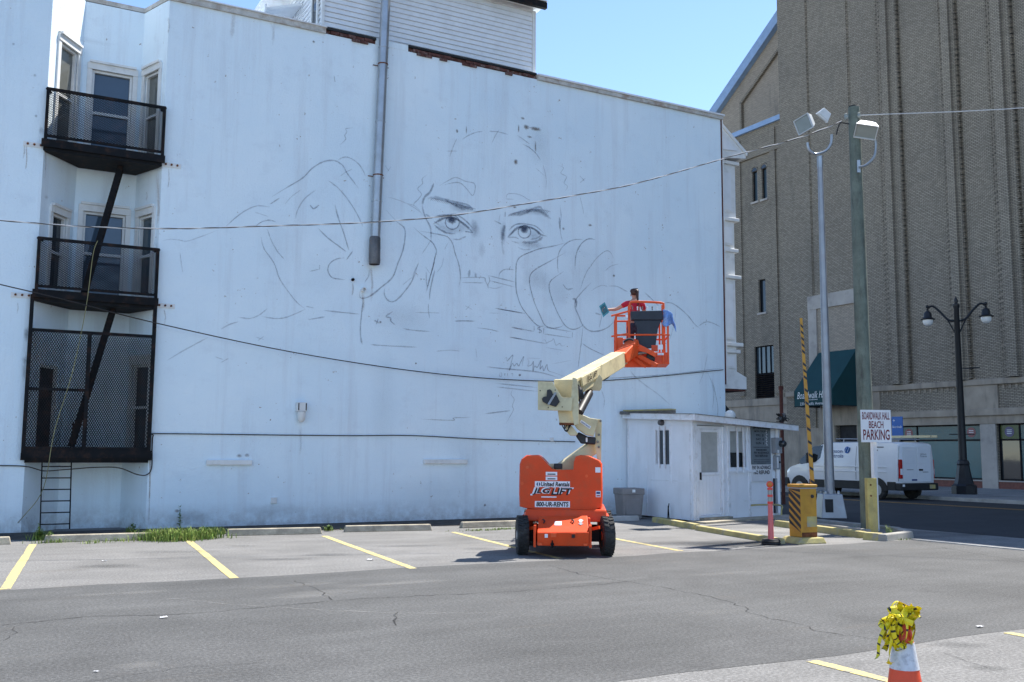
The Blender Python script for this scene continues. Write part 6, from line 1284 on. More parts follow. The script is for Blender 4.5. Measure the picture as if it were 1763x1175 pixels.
def ltext(name, body, mt, px, py, w, h, off, **k): return text(name, body, mt, cw, LMW @ lp(px, py, CY-off), RX_, (0, 0, 1), w, h, off=0, **k)
deca('decal_plate', 951, 834, .58, .095, 'decal_white'); ltext('decal_lettering', 'United Rentals', 'ink_black', 956, 834, .47, .075, .009, bold=.035, shear=.12)
c = lp(927, 834, CY-.01); mb = MB(); mb.lathe([(.032, 0), (.032, .003)], c, 16, (X, Z, -Yv)); mb.v = [chainmat(bl) @ p for p in mb.v]; mb.build('decal_emblem', 'ink_blue', cw)
c = lp(927, 834, CY-.014); mb = MB(); mb.box(c.x-.008, c.x+.008, c.y-.002, c.y+.002, c.z-.03, c.z+.03); mb.v = [chainmat(bl) @ p for p in mb.v]; mb.build('decal_emblem_bar', 'decal_white', cw)
ltext('maker_outline', 'JLG/LIFT', 'decal_white', 950.5, 846.5, .72, .135, .005, bold=.045, shear=.25); ltext('maker_lettering', 'JLG', 'ink_black', 932, 846.5, .30, .11, .009, bold=.03, shear=.25); ltext('maker_lettering', 'LIFT', 'ink_black', 967, 846.8, .35, .115, .009, bold=.03, shear=.25)
c = lp(949, 846.5, CY-.01); mb = MB(); mb.prism([(c.x-.045, c.y, c.z-.065), (c.x-.015, c.y, c.z-.065), (c.x+.04, c.y, c.z+.065), (c.x+.01, c.y, c.z+.065)], (0, -.003, 0)); mb.v = [chainmat(bl) @ p for p in mb.v]; mb.build('maker_slash', 'lift_orange', cw)
deca('decal_plate', 951, 868.5, .58, .1, 'decal_white'); ltext('decal_lettering', '800-UR-RENTS', 'ink_black', 951, 868.5, .53, .078, .009, bold=.035, shear=.1)
deca('decal_strip', 945, 856, .25, .018, 'decal_white')
for px, py in ((949.5, 816), (949.5, 824)): d = deca('serial_label', px, py, .19, .06, 'decal_white'); deca('serial_print', px, py+.8, .13, .02, 'ink_grey', .008)
deca('warning_label', 1029.5, 809.5, .085, .085, 'decal_white', .002); deca('flag_label', 1030, 851, .08, .1, 'decal_white', .002); deca('flag_print', 1030, 849, .06, .035, 'ink_blue', .006); deca('flag_print', 1030, 854, .06, .02, 'ink_red', .006); deca('warning_label', 925.5, 793, .06, .055, 'decal_white', -.06)
for px, py in ((908, 805), (899, 833), (1010, 820)):
    c = lp(px, py, CY+.012); mb = MB(); mb.lathe([(.034, 0), (.024, .014)], c, 14, (X, Z, -Yv)); mb.v = [chainmat(bl) @ p for p in mb.v]; mb.build('cowl_plug', 'lift_orange_faded', cw, smooth=True)
mb = MB(); mb.tube([lp(924, 804, .5), lp(956, 803, .5)], .045, 12); mb.tube([lp(924, 804, .5), lp(926, 804, .5)], .06, 12); LB(mb, 'rear_tube', 'lift_cream', smooth=True)
c = lp(961, 801.5, .45); mb = MB(); mb.box(c.x-.07, c.x+.07, .4, .55, c.z-.06, c.z+.03); LB(mb, 'valve_block', 'black_plastic', bevel=.01)
# tower and booms
mb = MB(); mb.beam(lp(930, 835, .45), lp(1024, 768, .75), .2, .22); LB(mb, 'lower_arm', 'lift_cream', bevel=.015)
up_pl = [(1026, 722), (1034, 722), (1036, 728), (1035, 795), (1029, 795), (1024, 764)]
for ly in (.55, .85): mb = MB(); mb.prism([lp(px, py, ly) for px, py in up_pl], (0, .05, 0)); LB(mb, 'upright_plate', 'lift_cream', bevel=.006)
for px, py in ((1031, 749), (1029, 761), (1031, 770), (1034, 725)): c = lp(px, py, .54); mb = MB(); mb.lathe([(.022, 0), (.018, .02)], c, 10, (X, Z, -Yv)); LB(mb, 'pivot_pin', 'chain_metal')
arm = [(998, 712), (1016, 720), (1030, 722), (1027, 736), (1022, 752), (1008, 749), (993, 738), (985, 726)]
mb = MB(); mb.prism([lp(px, py, .35) for px, py in arm], (0, .26, .0)); LB(mb, 'tower_arm', 'lift_cream', bevel=.015)
d_ = lp(1008, 731, .34); mb = MB(); mb.obox(d_, (.2, .004, .05), (Vector((.82, 0, -.57)), Yv, Vector((.57, 0, .82)))); LB(mb, 'arm_label', 'decal_white')
text('arm_lettering', 'United Rentals', 'ink_blue', bl, LMW @ (d_+Vector((0, -.005, 0))), LMW.to_3x3() @ Vector((.82, 0, -.57)), LMW.to_3x3() @ Vector((.57, 0, .82)), .17, .028, off=0, bold=.012)
lower = [(971, 731), (985, 734), (995, 747), (992, 750), (981, 750), (976, 744)]
mb = MB(); mb.prism([lp(px, py, .25) for px, py in lower], (0, .3, 0)); LB(mb, 'arm_foot', 'lift_cream', bevel=.01)
bxp = [(960, 706), (988, 706), (989, 729), (963, 728)]
mb = MB(); mb.prism([lp(px, py, .12) for px, py in bxp], (0, .3, 0)); LB(mb, 'counter_box', 'lift_cream', bevel=.01)
mb = MB(); mb.prism([lp(px, py, .13) for px, py in ((962, 728.2), (989, 729.2), (989, 732), (963, 732))], (0, .26, 0)); LB(mb, 'counter_box_base', 'rust')
for k in range(3): mb = MB(); a, b = lp(967+5*k, 731, .2), lp(984-2*k, 731, .2); mb.tube(smoothpts([a, lp(972, 740, .18), lp(977, 741+k, .18), b], 4), .009, 5); LB(mb, 'hose', 'ink_black')
mb = MB(); mb.prism([lp(px, py, .5) for px, py in ((996, 744), (1012, 752), (1026, 753), (1025, 766), (1000, 764), (991, 751))], (0, .22, 0)); LB(mb, 'hydraulic_pack', 'black_plastic', bevel=.02)
c = lp(1010, 757, .49); mb = MB(); mb.box(c.x-.015, c.x+.015, c.y-.01, c.y, c.z-.04, c.z+.03); LB(mb, 'pack_label', 'decal_white')
# upper boom: end plate, bracket, box beam
ep = [(926, 657), (951, 658), (966, 682), (969, 684.5), (986, 685), (984, 708), (926, 706)]
mb = MB(); mb.prism([lp(px, py, -.05) for px, py in ep], (0, .04, 0)); LB(mb, 'end_plate', 'lift_cream', bevel=.005)
mb = MB(); mb.prism([lp(px, py, .02) for px, py in ((930, 662), (948, 662), (963, 686), (982, 689), (980, 707), (930, 705))], (0, .34, 0)); LB(mb, 'end_box', 'lift_cream', bevel=.01)
cov = [(942, 672), (947, 670.5), (950, 673.5), (952, 679), (957, 678), (964, 692), (957, 701), (951, 699), (941, 696), (934.5, 692), (933, 687), (936, 683.5), (941, 683)]
mb = MB(); mb.prism([lp(px, py, -.06) for px, py in cov], (0, -.03, 0)); LB(mb, 'rotor_cover', 'black_plastic', bevel=.008)
a, b = lp(944, 697, -.1), lp(957, 676, -.1); mb = MB(); mb.beam(a, b, .035, .006, (0, -1, 0)); LB(mb, 'cover_strap', 'meter_grey')
for px, py in ((930, 673), (956, 672), (968, 701), (944, 702)): c = lp(px, py, -.052); mb = MB(); mb.lathe([(.01, 0), (.01, .006)], c, 8, (X, Z, -Yv)); LB(mb, 'plate_bolt', 'ink_black')
br = [(986, 650), (993, 652), (995, 660), (996, 684), (996.5, 731), (988.5, 733), (985, 712), (983, 685), (985, 664)]
for ly in (.0, .36): mb = MB(); mb.prism([lp(px, py, ly) for px, py in br], (0, .04, 0)); LB(mb, 'boom_bracket', 'lift_cream', bevel=.006)
BA, BB = lp(972, 672, .2), lp(1070, 616, 3.6)
mb = MB(); mb.beam(BA, BA.lerp(BB, .93), .30, .30, w2=.27, h2=.3); LB(mb, 'main_boom', 'lift_cream', bevel=.014)
mb = MB(); mb.beam(BA.lerp(BB, .935), BB, .24, .25); LB(mb, 'boom_tip', 'lift_cream', bevel=.01)
dB = (BB-BA).normalized(); xB, yB, zB = frame(dB)
mb = MB(); mb.beam(BA-dB*.02, BA+dB*.05, .34, .36); LB(mb, 'boom_collar', 'lift_cream', bevel=.01)
# side plate with maker's name
sp = [(1002, 650), (1034, 632.5), (1035, 647), (1004, 665)]
qs = [lp(px, py, .35+2.3*(px-1000)/60) for px, py in sp]; mb = MB(); sn_ = (qs[1]-qs[0]).cross(qs[3]-qs[0]).normalized(); sn_ = sn_ if sn_.y < 0 else -sn_
mb.prism(qs, sn_*-.04); LB(mb, 'side_plate', 'lift_cream', bevel=.004)
text('side_lettering', 'JLG LIFT', 'ink_black', bl, LMW @ ((qs[0]+qs[1]+qs[2]+qs[3])/4+sn_*.012), LMW.to_3x3() @ (qs[1]-qs[0]), LMW.to_3x3() @ (qs[0]-qs[3]), (qs[1]-qs[0]).length*.55, .13, off=0, bold=.02)
gus = [(1024, 657), (1032, 645), (1037, 651), (1036, 668), (1033, 673), (1012, 672)]
for o_ in (1.3, 1.55): mb = MB(); mb.prism([lp(px, py, o_) for px, py in gus], (0, .04, 0)); LB(mb, 'cylinder_gusset', 'lift_cream', bevel=.005)
mb = MB(); mb.tube([lp(996, 712, .35), lp(1014, 678, 1.2)], .075, 14); LB(mb, 'lift_cylinder', 'black_plastic', smooth=True)
mb = MB(); mb.tube([lp(1014, 678, 1.2), lp(1020, 668, 1.45)], .035, 10); LB(mb, 'cylinder_rod', 'rust', smooth=True)
for k in range(5): mb = MB(); mb.tube(smoothpts([lp(994+k, 662+k, .3), lp(1001+k, 672+3*k, .3), lp(996+k*.5, 684+k, .3), lp(999, 694, .3)], 5), .013, 5); LB(mb, 'hose', 'ink_black')
c = lp(997, 677, .3); mb = MB(); mb.ball(c, .07, 10, 6, (1, 1, 1.6)); LB(mb, 'hose_clamp', 'black_plastic')
for k in range(3): mb = MB(); mb.tube(smoothpts([lp(1034, 648+2*k, 2.4), lp(1042, 651+k, 2.5), lp(1050, 646, 2.7), lp(1055, 636, 3.0)], 5), .017, 5); LB(mb, 'hose', 'ink_black')
# energy chain
for k in range(9):
    c = lp(1050+2.9*k, 628-1.2*k, 3.0+.05*k); mb = MB(); mb.obox(c, (.05, .06, .13), (xB, zB, yB)); LB(mb, 'chain_link', 'chain_metal', bevel=.006)
for k in range(3): c = lp(1053, 619+5*k, 2.9); mb = MB(); mb.box(c.x-.1, c.x+.1, c.y-.03, c.y+.03, c.z-.02, c.z+.02); LB(mb, 'chain_bracket', 'black_plastic' if k else 'chain_metal')
# jib and basket knuckle
J0, J1 = BB-dB*.15, lp(1092, 597, 4.0)
mb = MB(); mb.beam(J0, J1, .3, .2, w2=.26, h2=.3); LB(mb, 'jib_head', 'lift_orange_faded', bevel=.015)
for a, b, w__ in (((1086, 590), (1130, 612), .09), ((1082, 598), (1122, 607), .06), ((1096, 611), (1131, 630), .085), ((1084, 612), (1112, 632), .06), ((1074, 606), (1096, 593), .1), ((1078, 620), (1094, 600), .07)):
    mb = MB(); mb.beam(lp(*a, 3.95), lp(*b, 3.8), w__, w__); LB(mb, 'jib_link', 'lift_orange_faded', bevel=.008)
mb = MB(); mb.prism([lp(px, py, 4.0) for px, py in ((1080, 612), (1120, 612), (1122, 632), (1072, 632))], (0, .05, 0)); LB(mb, 'mount_plate', 'lift_orange_faded', bevel=.006)
mb = MB(); mb.tube([lp(1094, 610, 3.9), lp(1114, 607, 3.85)], .035, 10); LB(mb, 'tilt_cylinder', 'chain_metal', smooth=True)
mb = MB(); mb.prism([lp(px, py, 3.9) for px, py in ((1113, 607), (1127, 607), (1128, 622), (1114, 620))], (0, .1, 0)); LB(mb, 'rotator', 'black_plastic', bevel=.02)
for k in range(3): mb = MB(); mb.tube(smoothpts([lp(1074, 588+k, 4.0), lp(1082, 583+k, 3.9), lp(1090, 585+k, 3.9), lp(1096, 596, 3.9)], 4), .013, 5); LB(mb, 'hose', 'ink_black' if k else 'chain_metal')
# basket
n0, n1 = 4.1, 4.95                                           # near and far side
fz = lp(1105, 627, n0).z; bxl, bxr = lp(1061, 600, n0).x, lp(1152, 600, n0).x
tz_ = fz+1.0
mb = MB(); mb.box(bxl, bxr, n0, n1, fz, fz+.03); LB(mb, 'floor', 'lift_orange_faded')
for x0, x1, y0, y1 in ((bxl, bxr, n0, n0+.02), (bxl, bxr, n1-.02, n1), (bxl, bxl+.02, n0, n1), (bxr-.02, bxr, n0, n1)):
    mb = MB(); h0 = .24 if y1-y0 < .1 and y0 == n0 else .12; mb.box(x0, x1, y0, y1, fz+.031, fz+h0); LB(mb, 'toe_board', 'lift_orange', bevel=.004)
xa, xb = lp(1083, 560, n0).x, lp(1141, 560, n0).x
def T_(pts, name='rail', r=.019): mb = MB(); mb.tube(pts, r, 8); LB(mb, name, 'lift_orange_faded', smooth=True)
for x in (bxl, xa, xb, bxr-.02):
    T_([(x, n0, fz), (x, n0, tz_ if x in (bxl, bxr-.02) else tz_+.22)], 'post', .021 if x in (bxl, bxr-.02) else .025)
    T_([(x, n1, fz), (x, n1, tz_)], 'post')
lt = tz_+.27
T_(smoothpts([(xa, n0, tz_+.1), (xa+.02, n0, lt-.04), (xa+.1, n0, lt+.02), (xb-.05, n0, lt), (xb+.02, n0, lt-.06), (xb, n0, tz_+.05)], 4), 'loop_rail', .024)
for z in (tz_, fz+.6):
    T_([(bxl, n0, z), (xa, n0, z)]); T_([(xb, n0, z), (bxr, n0, z)]); T_([(bxl, n1, z), (bxr, n1, z)]); T_([(bxl, n0, z), (bxl, n1, z)]); T_([(bxr, n0, z), (bxr, n1, z)])
T_([(bxl-.1, n0, tz_+.0), (bxl+.02, n0, tz_+.03), (xa, n0, tz_+.1)], 'gate_rail'); T_([(bxl-.1, n0, fz+.57), (xa, n0, fz+.63)], 'gate_rail'); T_([(xa, n0-.03, fz+.6), (xb, n0-.03, fz+.6)], 'mid_rail')
c = (bxl+.02, bxl+.14); mb = MB(); mb.box(c[0], c[1], n0+.0, n0+.03, fz+.05, fz+.55); LB(mb, 'gate_panel', 'lift_orange_faded', bevel=.005)
# control console and its cover
mb = MB(); mb.prism([lp(px, py, n0-.05) for px, py in ((1086, 536), (1141, 535), (1142, 551), (1087, 551))], (0, .2, 0)); con = LB(mb, 'control_console', 'navy_plastic', bevel=.012)
mb = MB(); mb.prism([lp(px, py, n0-.03) for px, py in ((1091, 551.5), (1139, 551.5), (1133, 566), (1131, 580), (1128, 600), (1098, 600), (1096, 580), (1097, 566))], (0, .05, 0)); LB(mb, 'console_cover', 'navy_plastic', bevel=.012)
for k in range(6): c = lp(1089+8.5*k, 534.5, n0); mb = MB(); mb.lathe([(.012, 0), (.01, .05), (.018, .06), (.012, .075)], c, 8); LB(mb, 'console_switch', 'decal_white' if k % 2 else 'chain_metal')
for px, py, a, b, mt in ((1079, 545, .05, .06, 'decal_white'), (1137, 598, .1, .1, 'decal_white'), (1135, 610, .07, .045, 'decal_white'), (1140.5, 610, .05, .045, 'decal_white'), (1127, 600, .13, .13, 'lift_orange')):
    c = lp(px, py, n0-.04); mb = MB(); mb.box(c.x-a/2, c.x+a/2, n0-.045, n0-.03, c.z-b/2, c.z+b/2); LB(mb, 'basket_label' if mt == 'decal_white' else 'basket_bracket', mt)

# ================================================================== PERSON in the basket
PP = lp(1093, 560, n0+.42); pw = LMW @ Vector((PP.x, n0+.42, fz+.03)); 
pr = thing('person', 'person in red shirt and dark trousers reaching out from the raised basket', 'person', pw, LYAW)
hp_ = (LMW @ lp(1042, 534, n0+.35)); hl = (chainmat(pr).inverted() @ hp_)     # where the left hand is
topz = (chainmat(pr).inverted() @ (LMW @ lp(1090, 499, n0+.42))).z
H = max(1.5, min(1.75, topz)); k = H/1.68
def skin(name, mat, joints, edges, parent, sub=2, root=0):
    me = bpy.data.meshes.new(name); me.from_pydata([Vector(j[0])*1 for j in joints], edges, []); o = bpy.data.objects.new(name, me); COL.objects.link(o)
    o.parent = parent
    sm = o.modifiers.new('skin', 'SKIN'); sm.use_smooth_shade = True
    for i, j in enumerate(joints):
        r = j[1]; me.skin_vertices[0].data[i].radius = r if isinstance(r, tuple) else (r, r)
        me.skin_vertices[0].data[i].use_root = (i == root)
    ss = o.modifiers.new('sub', 'SUBSURF'); ss.levels = sub; ss.render_levels = sub
    dg = bpy.context.evaluated_depsgraph_get(); dg.update(); em = bpy.data.meshes.new_from_object(o.evaluated_get(dg))
    o.modifiers.clear(); o.data = em; em.materials.clear(); em.materials.append(M[mat]); em.name = name
    for p in em.polygons: p.use_smooth = True
    return o
def V3(*a): return Vector(a)*k
shL, shR = V3(-.17, .0, 1.37), V3(.17, .0, 1.36); el = shL.lerp(hl, .5)+Vector((0, .06, -.05)); hand = hl
J = [(V3(0, 0, .92), (.135*k, .1*k)), (V3(0, .01, 1.1), (.12*k, .09*k)), (V3(0, 0, 1.27), (.13*k, .095*k)), (V3(0, .0, 1.4), (.09*k, .07*k)), (V3(0, .01, 1.47), .048*k), (V3(0, .02, 1.535), .07*k), (V3(-.0, .02, 1.6), .085*k), (V3(0, .015, 1.66), .055*k),
     (shL, .055*k), (el, .042*k), (hand.lerp(el, .18), .03*k), (hand, .034*k), (shR, .055*k), (V3(.24, .12, 1.12), .042*k), (V3(.16, .34, 1.08), .03*k), (V3(.12, .42, 1.09), .034*k),
     (V3(-.09, 0, .86), .085*k), (V3(-.1, .0, .48), .06*k), (V3(-.1, -.02, .1), .042*k), (V3(-.1, .12, .05), .04*k), (V3(.09, 0, .86), .085*k), (V3(.1, .02, .48), .06*k), (V3(.1, -.01, .1), .042*k), (V3(.1, .13, .05), .04*k)]
E_ = [(0, 1), (1, 2), (2, 3), (3, 4), (4, 5), (5, 6), (6, 7), (3, 8), (8, 9), (9, 10), (10, 11), (3, 12), (12, 13), (13, 14), (14, 15), (0, 16), (16, 17), (17, 18), (18, 19), (0, 20), (20, 21), (21, 22), (22, 23)]
dirh = (hand-el).normalized()
for i, (sp_, ln) in enumerate(((-.028, .075), (-.009, .085), (.01, .08), (.028, .065))):    # fingers of the left hand, curled on the sheet
    b0 = len(J); base = hand+Vector((0, 0, sp_))*k; J.append((base+dirh*.035*k, .0095*k)); J.append((base+dirh*ln*.8*k+Vector((0, -.006, 0)), .0085*k)); J.append((base+dirh*ln*k+Vector((.012, -.026, 0)), .0075*k)); E_ += [(11, b0), (b0, b0+1), (b0+1, b0+2)]
b0 = len(J); J.append((hand+dirh*.0*k+Vector((.0, -.02, .035))*k, .011*k)); J.append((hand+dirh*.03*k+Vector((0, -.035, .05))*k, .0095*k)); E_ += [(11, b0), (b0, b0+1)]
body = skin('body', 'skin', J, E_, pr)
Js = [(V3(0, 0, .98), (.145*k, .11*k)), (V3(0, .01, 1.1), (.135*k, .1*k)), (V3(0, 0, 1.27), (.148*k, .108*k)), (V3(0, 0, 1.385), (.1*k, .08*k)), (V3(0, .0, 1.43), .062*k), (shL, .07*k), (shL.lerp(el, .55), .058*k), (shR, .07*k), (shR.lerp(V3(.24, .12, 1.12), .6), .058*k)]
skin('shirt', 'shirt_red', Js, [(0, 1), (1, 2), (2, 3), (3, 4), (3, 5), (5, 6), (3, 7), (7, 8)], pr)
Jt = [(V3(0, 0, .97), (.14*k, .105*k)), (V3(0, 0, .88), (.14*k, .11*k)), (V3(-.09, 0, .78), .1*k), (V3(-.1, .0, .48), .075*k), (V3(-.1, -.02, .1), .062*k), (V3(.09, 0, .78), .1*k), (V3(.1, .02, .48), .075*k), (V3(.1, -.01, .1), .062*k)]
skin('trousers', 'denim', Jt, [(0, 1), (1, 2), (2, 3), (3, 4), (1, 5), (5, 6), (6, 7)], pr)
Jw = [(V3(0, -.0, .94), (.155*k, .118*k)), (V3(0, 0, 1.02), (.15*k, .113*k))]
skin('waist_jacket', 'belt_grey', Jw, [(0, 1)], pr, 1)
for s in (-1, 1): skin('shoe', 'ink_black', [(V3(s*.1, -.05, .045), .048*k), (V3(s*.1, .08, .04), .045*k), (V3(s*.1, .17, .03), .032*k)], [(0, 1), (1, 2)], pr, 1)
Jh = [(V3(0, -.03, 1.53), .1*k), (V3(0, -.03, 1.6), .135*k), (V3(0, -.01, 1.665), .1*k), (V3(.03, -.09, 1.65), .04*k), (V3(.06, -.14, 1.63), .03*k), (V3(.05, -.13, 1.53), .034*k), (V3(.06, -.14, 1.4), .026*k), (V3(.07, -.14, 1.28), .01*k)]
skin('hair', 'hair', Jh, [(0, 1), (1, 2), (1, 3), (3, 4), (4, 5), (5, 6), (6, 7)], pr)
for s in (-1, 1):
    fm = MB(); fm.ball(V3(s*.082, .02, 1.555), .022*k, 8, 6, (.5, 1, 1.4)); lbuild(fm, 'ear', 'skin', pr, smooth=True)
    fm = MB(); fm.ball(V3(s*.03, .1, 1.57), .012*k, 8, 6); lbuild(fm, 'eye', 'decal_white', pr, smooth=True)
fm = MB(); fm.ball(V3(0, .112, 1.545), .018*k, 8, 6, (.7, 1, 1.4)); lbuild(fm, 'nose', 'skin', pr, smooth=True); fm = MB(); fm.ball(V3(0, .098, 1.51), .02*k, 8, 6, (1.2, .5, .35)); lbuild(fm, 'mouth', 'shirt_red', pr, smooth=True)
# sheet in hand
sh_ = thing('turquoise_sheet', 'turquoise sheet held out in the left hand', 'sheet', hp_)
qs = [LMW @ lp(px, py, n0+.36) for px, py in ((1031.5, 528), (1041, 521), (1049, 538), (1038.5, 547))]
nb = (LMW.to_3x3() @ Vector((0, -1, 0)))
mb = MB(); mb.prism([q+nb*.03 for q in qs], nb*.012); mb.build('board', 'teal_sheet', sh_)
mb = MB(); cq = sum(qs, Vector())/4; mb.prism([cq+(q-cq)*.72+nb*.0435 for q in qs], nb*.003); mb.build('picture', 'teal_film_light', sh_)
# blue cloth on the rail
cl = MB(); grid = []; n, m2 = 11, 14
for i in range(n):
    row = []
    for j in range(m2):
        u = i/(n-1); v_ = j/(m2-1); px = 1140.5+19*u+1.5*math.sin(v_*5+u*4)+4*v_*u; py = 533+3*u+5*u*u+v_*(23+5*math.sin(u*7)+5*u)
        row.append(cl.V(LMW @ (lp(px, py, n0-.06+.07*math.sin(u*9+v_*2)*(.3+v_)))))
    grid.append(row)
for i in range(n-1):
    for j in range(m2-1): cl.f.append([grid[i][j], grid[i+1][j], grid[i+1][j+1], grid[i][j+1]])
o = cl.build('blue_cloth', 'cloth_blue', smooth='all'); md = o.modifiers.new('s', 'SOLIDIFY'); md.thickness = .012; tag(o, 'blue and white cloth hung over the basket rail', 'cloth')

# ================================================================== TRAFFIC CONE WITH TAPE
cc = gnd(1560, 1230); cn = thing('traffic_cone', 'orange and white traffic cone in the foreground', 'traffic cone', cc)
CH = .66; rr = lambda z: .135-.105*z/CH
mb = MB(); mb.box(cc.x-.18, cc.x+.18, cc.y-.18, cc.y+.18, 0, .035); mb.build('base', 'cone_orange', cn, bevel=.012)
zb = [(.03, .17, 'cone_orange'), (.17, .205, 'cone_white'), (.205, .30, 'cone_orange'), (.30, .47, 'cone_white'), (.47, CH, 'cone_orange')]
zb = [(.03, .12, 'cone_orange'), (.12, .2, 'cone_orange'), (.2, .285, 'cone_orange'), (.285, .45, 'cone_white'), (.45, CH, 'cone_orange')]
for z0, z1, mt in zb: mb = MB(); e = .002 if mt == 'cone_white' else 0; mb.lathe([(rr(z0)+e, z0), (rr(z1)+e, z1)], cc, 26); mb.build('cone_band', mt, cn, smooth=True)
mb = MB(); a, b = cc+Vector((-.02, -rr(.29)-.001, .29)), cc+Vector((-.01, -rr(.44)-.001, .44)); tp = MB()
random.seed(21)
ct = thing('caution_tape', 'tangle of yellow and black caution tape tied over the cone top', 'tape', cc+Vector((0, 0, .5)))
def tape(pts, wdt=.045, tw=0.):
    q = smoothpts(pts, 11); yl, bk = MB(), MB(); prev = None; px_ = None; ph = random.uniform(0, 6); dark = random.random() < .7
    for i, p in enumerate(q):
        z = (q[min(i+1, len(q)-1)]-q[max(i-1, 0)]); z = z.normalized() if z.length > 1e-9 else Vector((0, 0, 1))
        if px_ is None: x = frame(z)[0]; x = Matrix.Rotation(ph, 3, z) @ x
        else: x = px_-z*px_.dot(z); x = x.normalized() if x.length > 1e-6 else frame(z)[0]
        x = Matrix.Rotation(tw, 3, z) @ x; px_ = x; y = z.cross(x)
        cur = (p-x*wdt*.5, p+y*wdt*.14, p+x*wdt*.5)
        if prev:
            tgt = bk if dark and i % 9 in (6, 7) else yl
            tgt.face([prev[0], prev[1], cur[1], cur[0]]); tgt.face([prev[1], prev[2], cur[2], cur[1]])
        prev = cur
    if yl.v: yl.build('tape_strand', 'tape_yellow', ct, smooth='all', kind='stuff')
    if bk.v: bk.build('tape_print', 'tape_black', ct, smooth='all', kind='stuff')
tpz = cc+Vector((0, 0, CH-.03)); PC = lambda px, py, d=0: onplane(px, py, cc-cf*(.05+d), cf)
hangs = [[(1545, 1072), (1528, 1080), (1518, 1092), (1513, 1110), (1512, 1128), (1509, 1133)], [(1548, 1068), (1538, 1085), (1534, 1110), (1531, 1128), (1529, 1140), (1537, 1143)], [(1552, 1066), (1545, 1085), (1543, 1108), (1550, 1113)], [(1550, 1068), (1552, 1085), (1556, 1100), (1557, 1108)], [(1556, 1068), (1566, 1078), (1572, 1090), (1570, 1104), (1566, 1108)], [(1552, 1064), (1540, 1068), (1528, 1078), (1522, 1088), (1524, 1102)], [(1555, 1066), (1568, 1070), (1574, 1076), (1570, 1084)], [(1548, 1066), (1532, 1064), (1518, 1066), (1517, 1071), (1530, 1074)],
         [(1555, 1066), (1560, 1056), (1568, 1054), (1578, 1056), (1579, 1064), (1570, 1068), (1560, 1066)], [(1550, 1070), (1540, 1056), (1534, 1052), (1545, 1056), (1556, 1066)], [(1540, 1074), (1546, 1060), (1558, 1062), (1562, 1076)], [(1536, 1078), (1540, 1096), (1546, 1106), (1556, 1114), (1562, 1106)], [(1530, 1070), (1545, 1066), (1560, 1070), (1572, 1074)], [(1527, 1074), (1532, 1062), (1546, 1058)], [(1548, 1072), (1536, 1092), (1527, 1106), (1520, 1100)]]
hangs += [[(1552, 1062), (1538, 1072), (1530, 1090), (1526, 1112), (1522, 1120)], [(1556, 1062), (1562, 1078), (1560, 1098), (1552, 1110)], [(1546, 1064), (1534, 1078), (1533, 1098), (1540, 1112), (1547, 1104)], [(1550, 1060), (1568, 1064), (1575, 1084), (1571, 1102)], [(1556, 1068), (1544, 1082), (1541, 1100), (1544, 1118), (1556, 1118), (1563, 1108)], [(1545, 1060), (1525, 1066), (1516, 1074), (1523, 1080), (1540, 1076)]]
for h in hangs: tape([PC(px, py, random.uniform(-.02, .05)) for px, py in h], random.uniform(.026, .04), random.uniform(-.06, .06))
for k_ in range(9):
    a_ = random.uniform(0, 6.28); q = [tpz+Vector((random.uniform(-.08, .08), random.uniform(-.08, .08), random.uniform(-.07, .07))) for _ in range(4)]; tape(q, random.uniform(.03, .045), .03)
for k_ in range(3): tape([cc+Vector((math.cos(t)*(rr(.58)+.012), math.sin(t)*(rr(.58)+.012), .57+.02*k_+.01*math.sin(t*2))) for t in [i*.7 for i in range(10)]], .05, .02)

# ================================================================== WEEDS AND GRASS, LITTER
random.seed(5)
gr = MB()
def blade(p, h, lean, wd):
    d = Vector((math.cos(lean[0]), math.sin(lean[0]), 0)); s_ = Vector((-d.y, d.x, 0))*wd; a = Vector(p); b = a+d*lean[1]*h*.35+Vector((0, 0, h*.6)); c_ = a+d*lean[1]*h+Vector((0, 0, h*(1-.3*lean[1])))
    gr.face([a-s_, a+s_, b+s_*.7, b-s_*.7]); gr.face([b-s_*.7, b+s_*.7, c_])
def tuft(px, py, sx_, sy_, n, h):
    c = gnd(px, py)
    for _ in range(n):
        p = (c.x+random.gauss(0, sx_), c.y+random.gauss(0, sy_), 0); blade(p, h*random.uniform(.35, 1.15), (random.uniform(0, 6.28), random.uniform(.1, .8)), random.uniform(.004, .009))
for a in ((283, 930, .22, .14, 360, .26), (312, 931, .24, .14, 460, .27), (345, 928, .24, .12, 360, .23), (300, 930, .45, .1, 200, .14), (262, 930, .15, .15, 160, .2), (370, 920, .1, .12, 110, .17), (75, 930, .1, .1, 140, .2), (215, 932, .2, .06, 60, .08), (160, 936, .15, .06, 50, .08), (90, 935, .15, .06, 80, .1), (405, 922, .06, .08, 60, .1), (565, 914, .05, .06, 60, .12), (835, 914, .3, .03, 90, .06), (870, 912, .2, .03, 60, .06), (860, 912, .4, .05, 80, .05), (1380, 914, .05, .05, 0, .1), (1470, 911, .08, .04, 70, .07), (1532, 926, .03, .03, 25, .3), (600, 912, .15, .03, 40, .05), (1560, 930, .1, .03, 20, .06), (225, 918, .06, .06, 60, .16)): tuft(*a)
tag(gr.build('grass', 'grass'), 'green grass and low weeds sprouting along the wall foot and wheel stops', 'grass', kind='stuff')
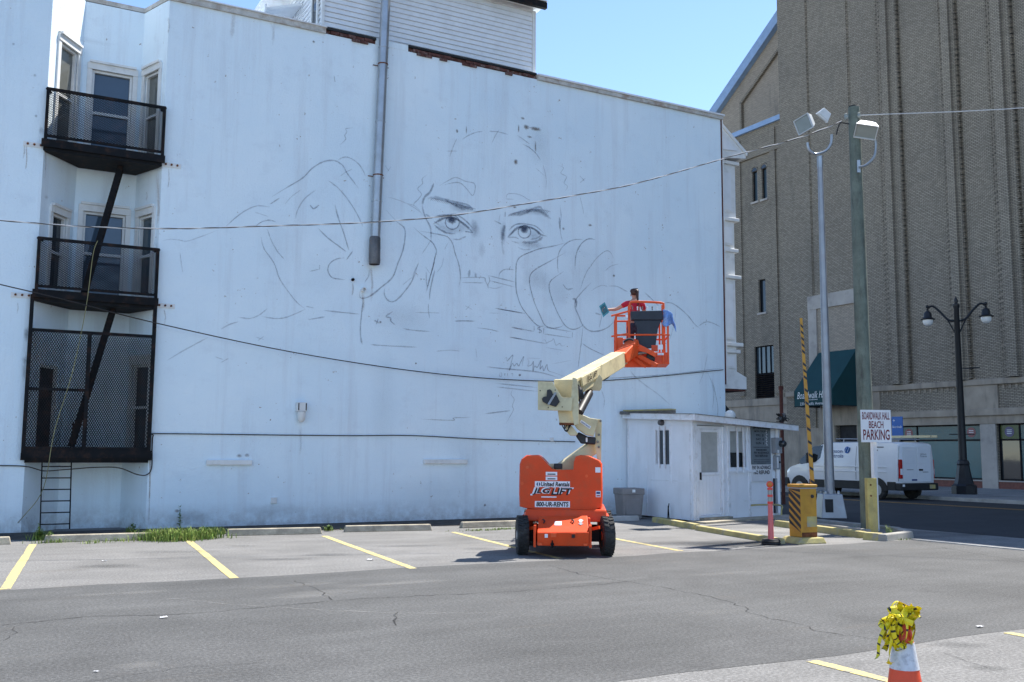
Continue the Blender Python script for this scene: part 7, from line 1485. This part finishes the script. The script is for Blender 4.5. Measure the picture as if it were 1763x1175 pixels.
def weed(px, py, h, n, label, spread=.1):
    c = gnd(px, py); r_ = thing('weed_plant', label, 'weed', c, 0, 'weeds by the wheel stops')
    st = MB(); lf = MB()
    for i in range(n):
        a = random.uniform(0, 6.28); top = c+Vector((math.cos(a)*spread*random.random(), math.sin(a)*spread*random.random(), h*random.uniform(.6, 1))); st.tube([c, c.lerp(top, .5)+Vector((0, 0, .02)), top], [.006, .005, .002], 5)
        for j in range(16):
            t = random.uniform(.2, 1); p = c.lerp(top, t); b_ = random.uniform(0, 6.28); L = random.uniform(.05, .1)*(1.25-t*.6); d = Vector((math.cos(b_), math.sin(b_), random.uniform(.1, .7))).normalized(); s_ = d.cross(Z).normalized()*L*.25
            lf.face([p, p+d*L*.5+s_, p+d*L, p+d*L*.5-s_])
    st.build('stem', 'leaf', r_); lf.build('foliage', 'leaf', r_)
weed(310, 912, .52, 3, 'tallest leafy weed rising from the grass clump by the wall', .06); weed(66, 931, .32, 5, 'bushy weed at the drop ladder foot', .14); weed(228, 922, .24, 4, 'small leafy weed between ladder and grass clump', .08)
weed(352, 922, .2, 5, 'broad-leaved weed at the right end of the grass clump', .16); weed(403, 921, .12, 4, 'low weed in front of the second wheel stop', .08); weed(566, 915, .12, 4, 'tiny weed in the gap between two wheel stops', .05); weed(88, 934, .2, 4, 'low weed against the first wheel stop end', .1)
for px, py, s_, lab in ((1686, 1079, .07, 'white paper scrap near the right edge of the lane'), (638, 964, .1, 'crumpled white paper beside a bay line'), (282, 1063, .06, 'white paper scrap on the lane crack at left'), (180, 966, .06, 'flattened white scrap in the leftmost bay'), (165, 1156, .03, 'small white bottle cap on the lane at lower left')):
    s_ *= .65; c = gnd(px, py, .012); mb = MB(); n = 5; G = [[mb.V((c.x+s_*(i/(n-1)-.5)*1.6+random.uniform(-.01, .01), c.y+s_*(j/(n-1)-.5)+random.uniform(-.01, .01), .012+random.random()*s_*.25)) for j in range(n)] for i in range(n)]
    for i in range(n-1):
        for j in range(n-1): mb.f.append([G[i][j], G[i+1][j], G[i+1][j+1], G[i][j+1]])
    tag(mb.build('paper_scrap', 'sign_white'), lab, 'litter', 'litter on the lot')
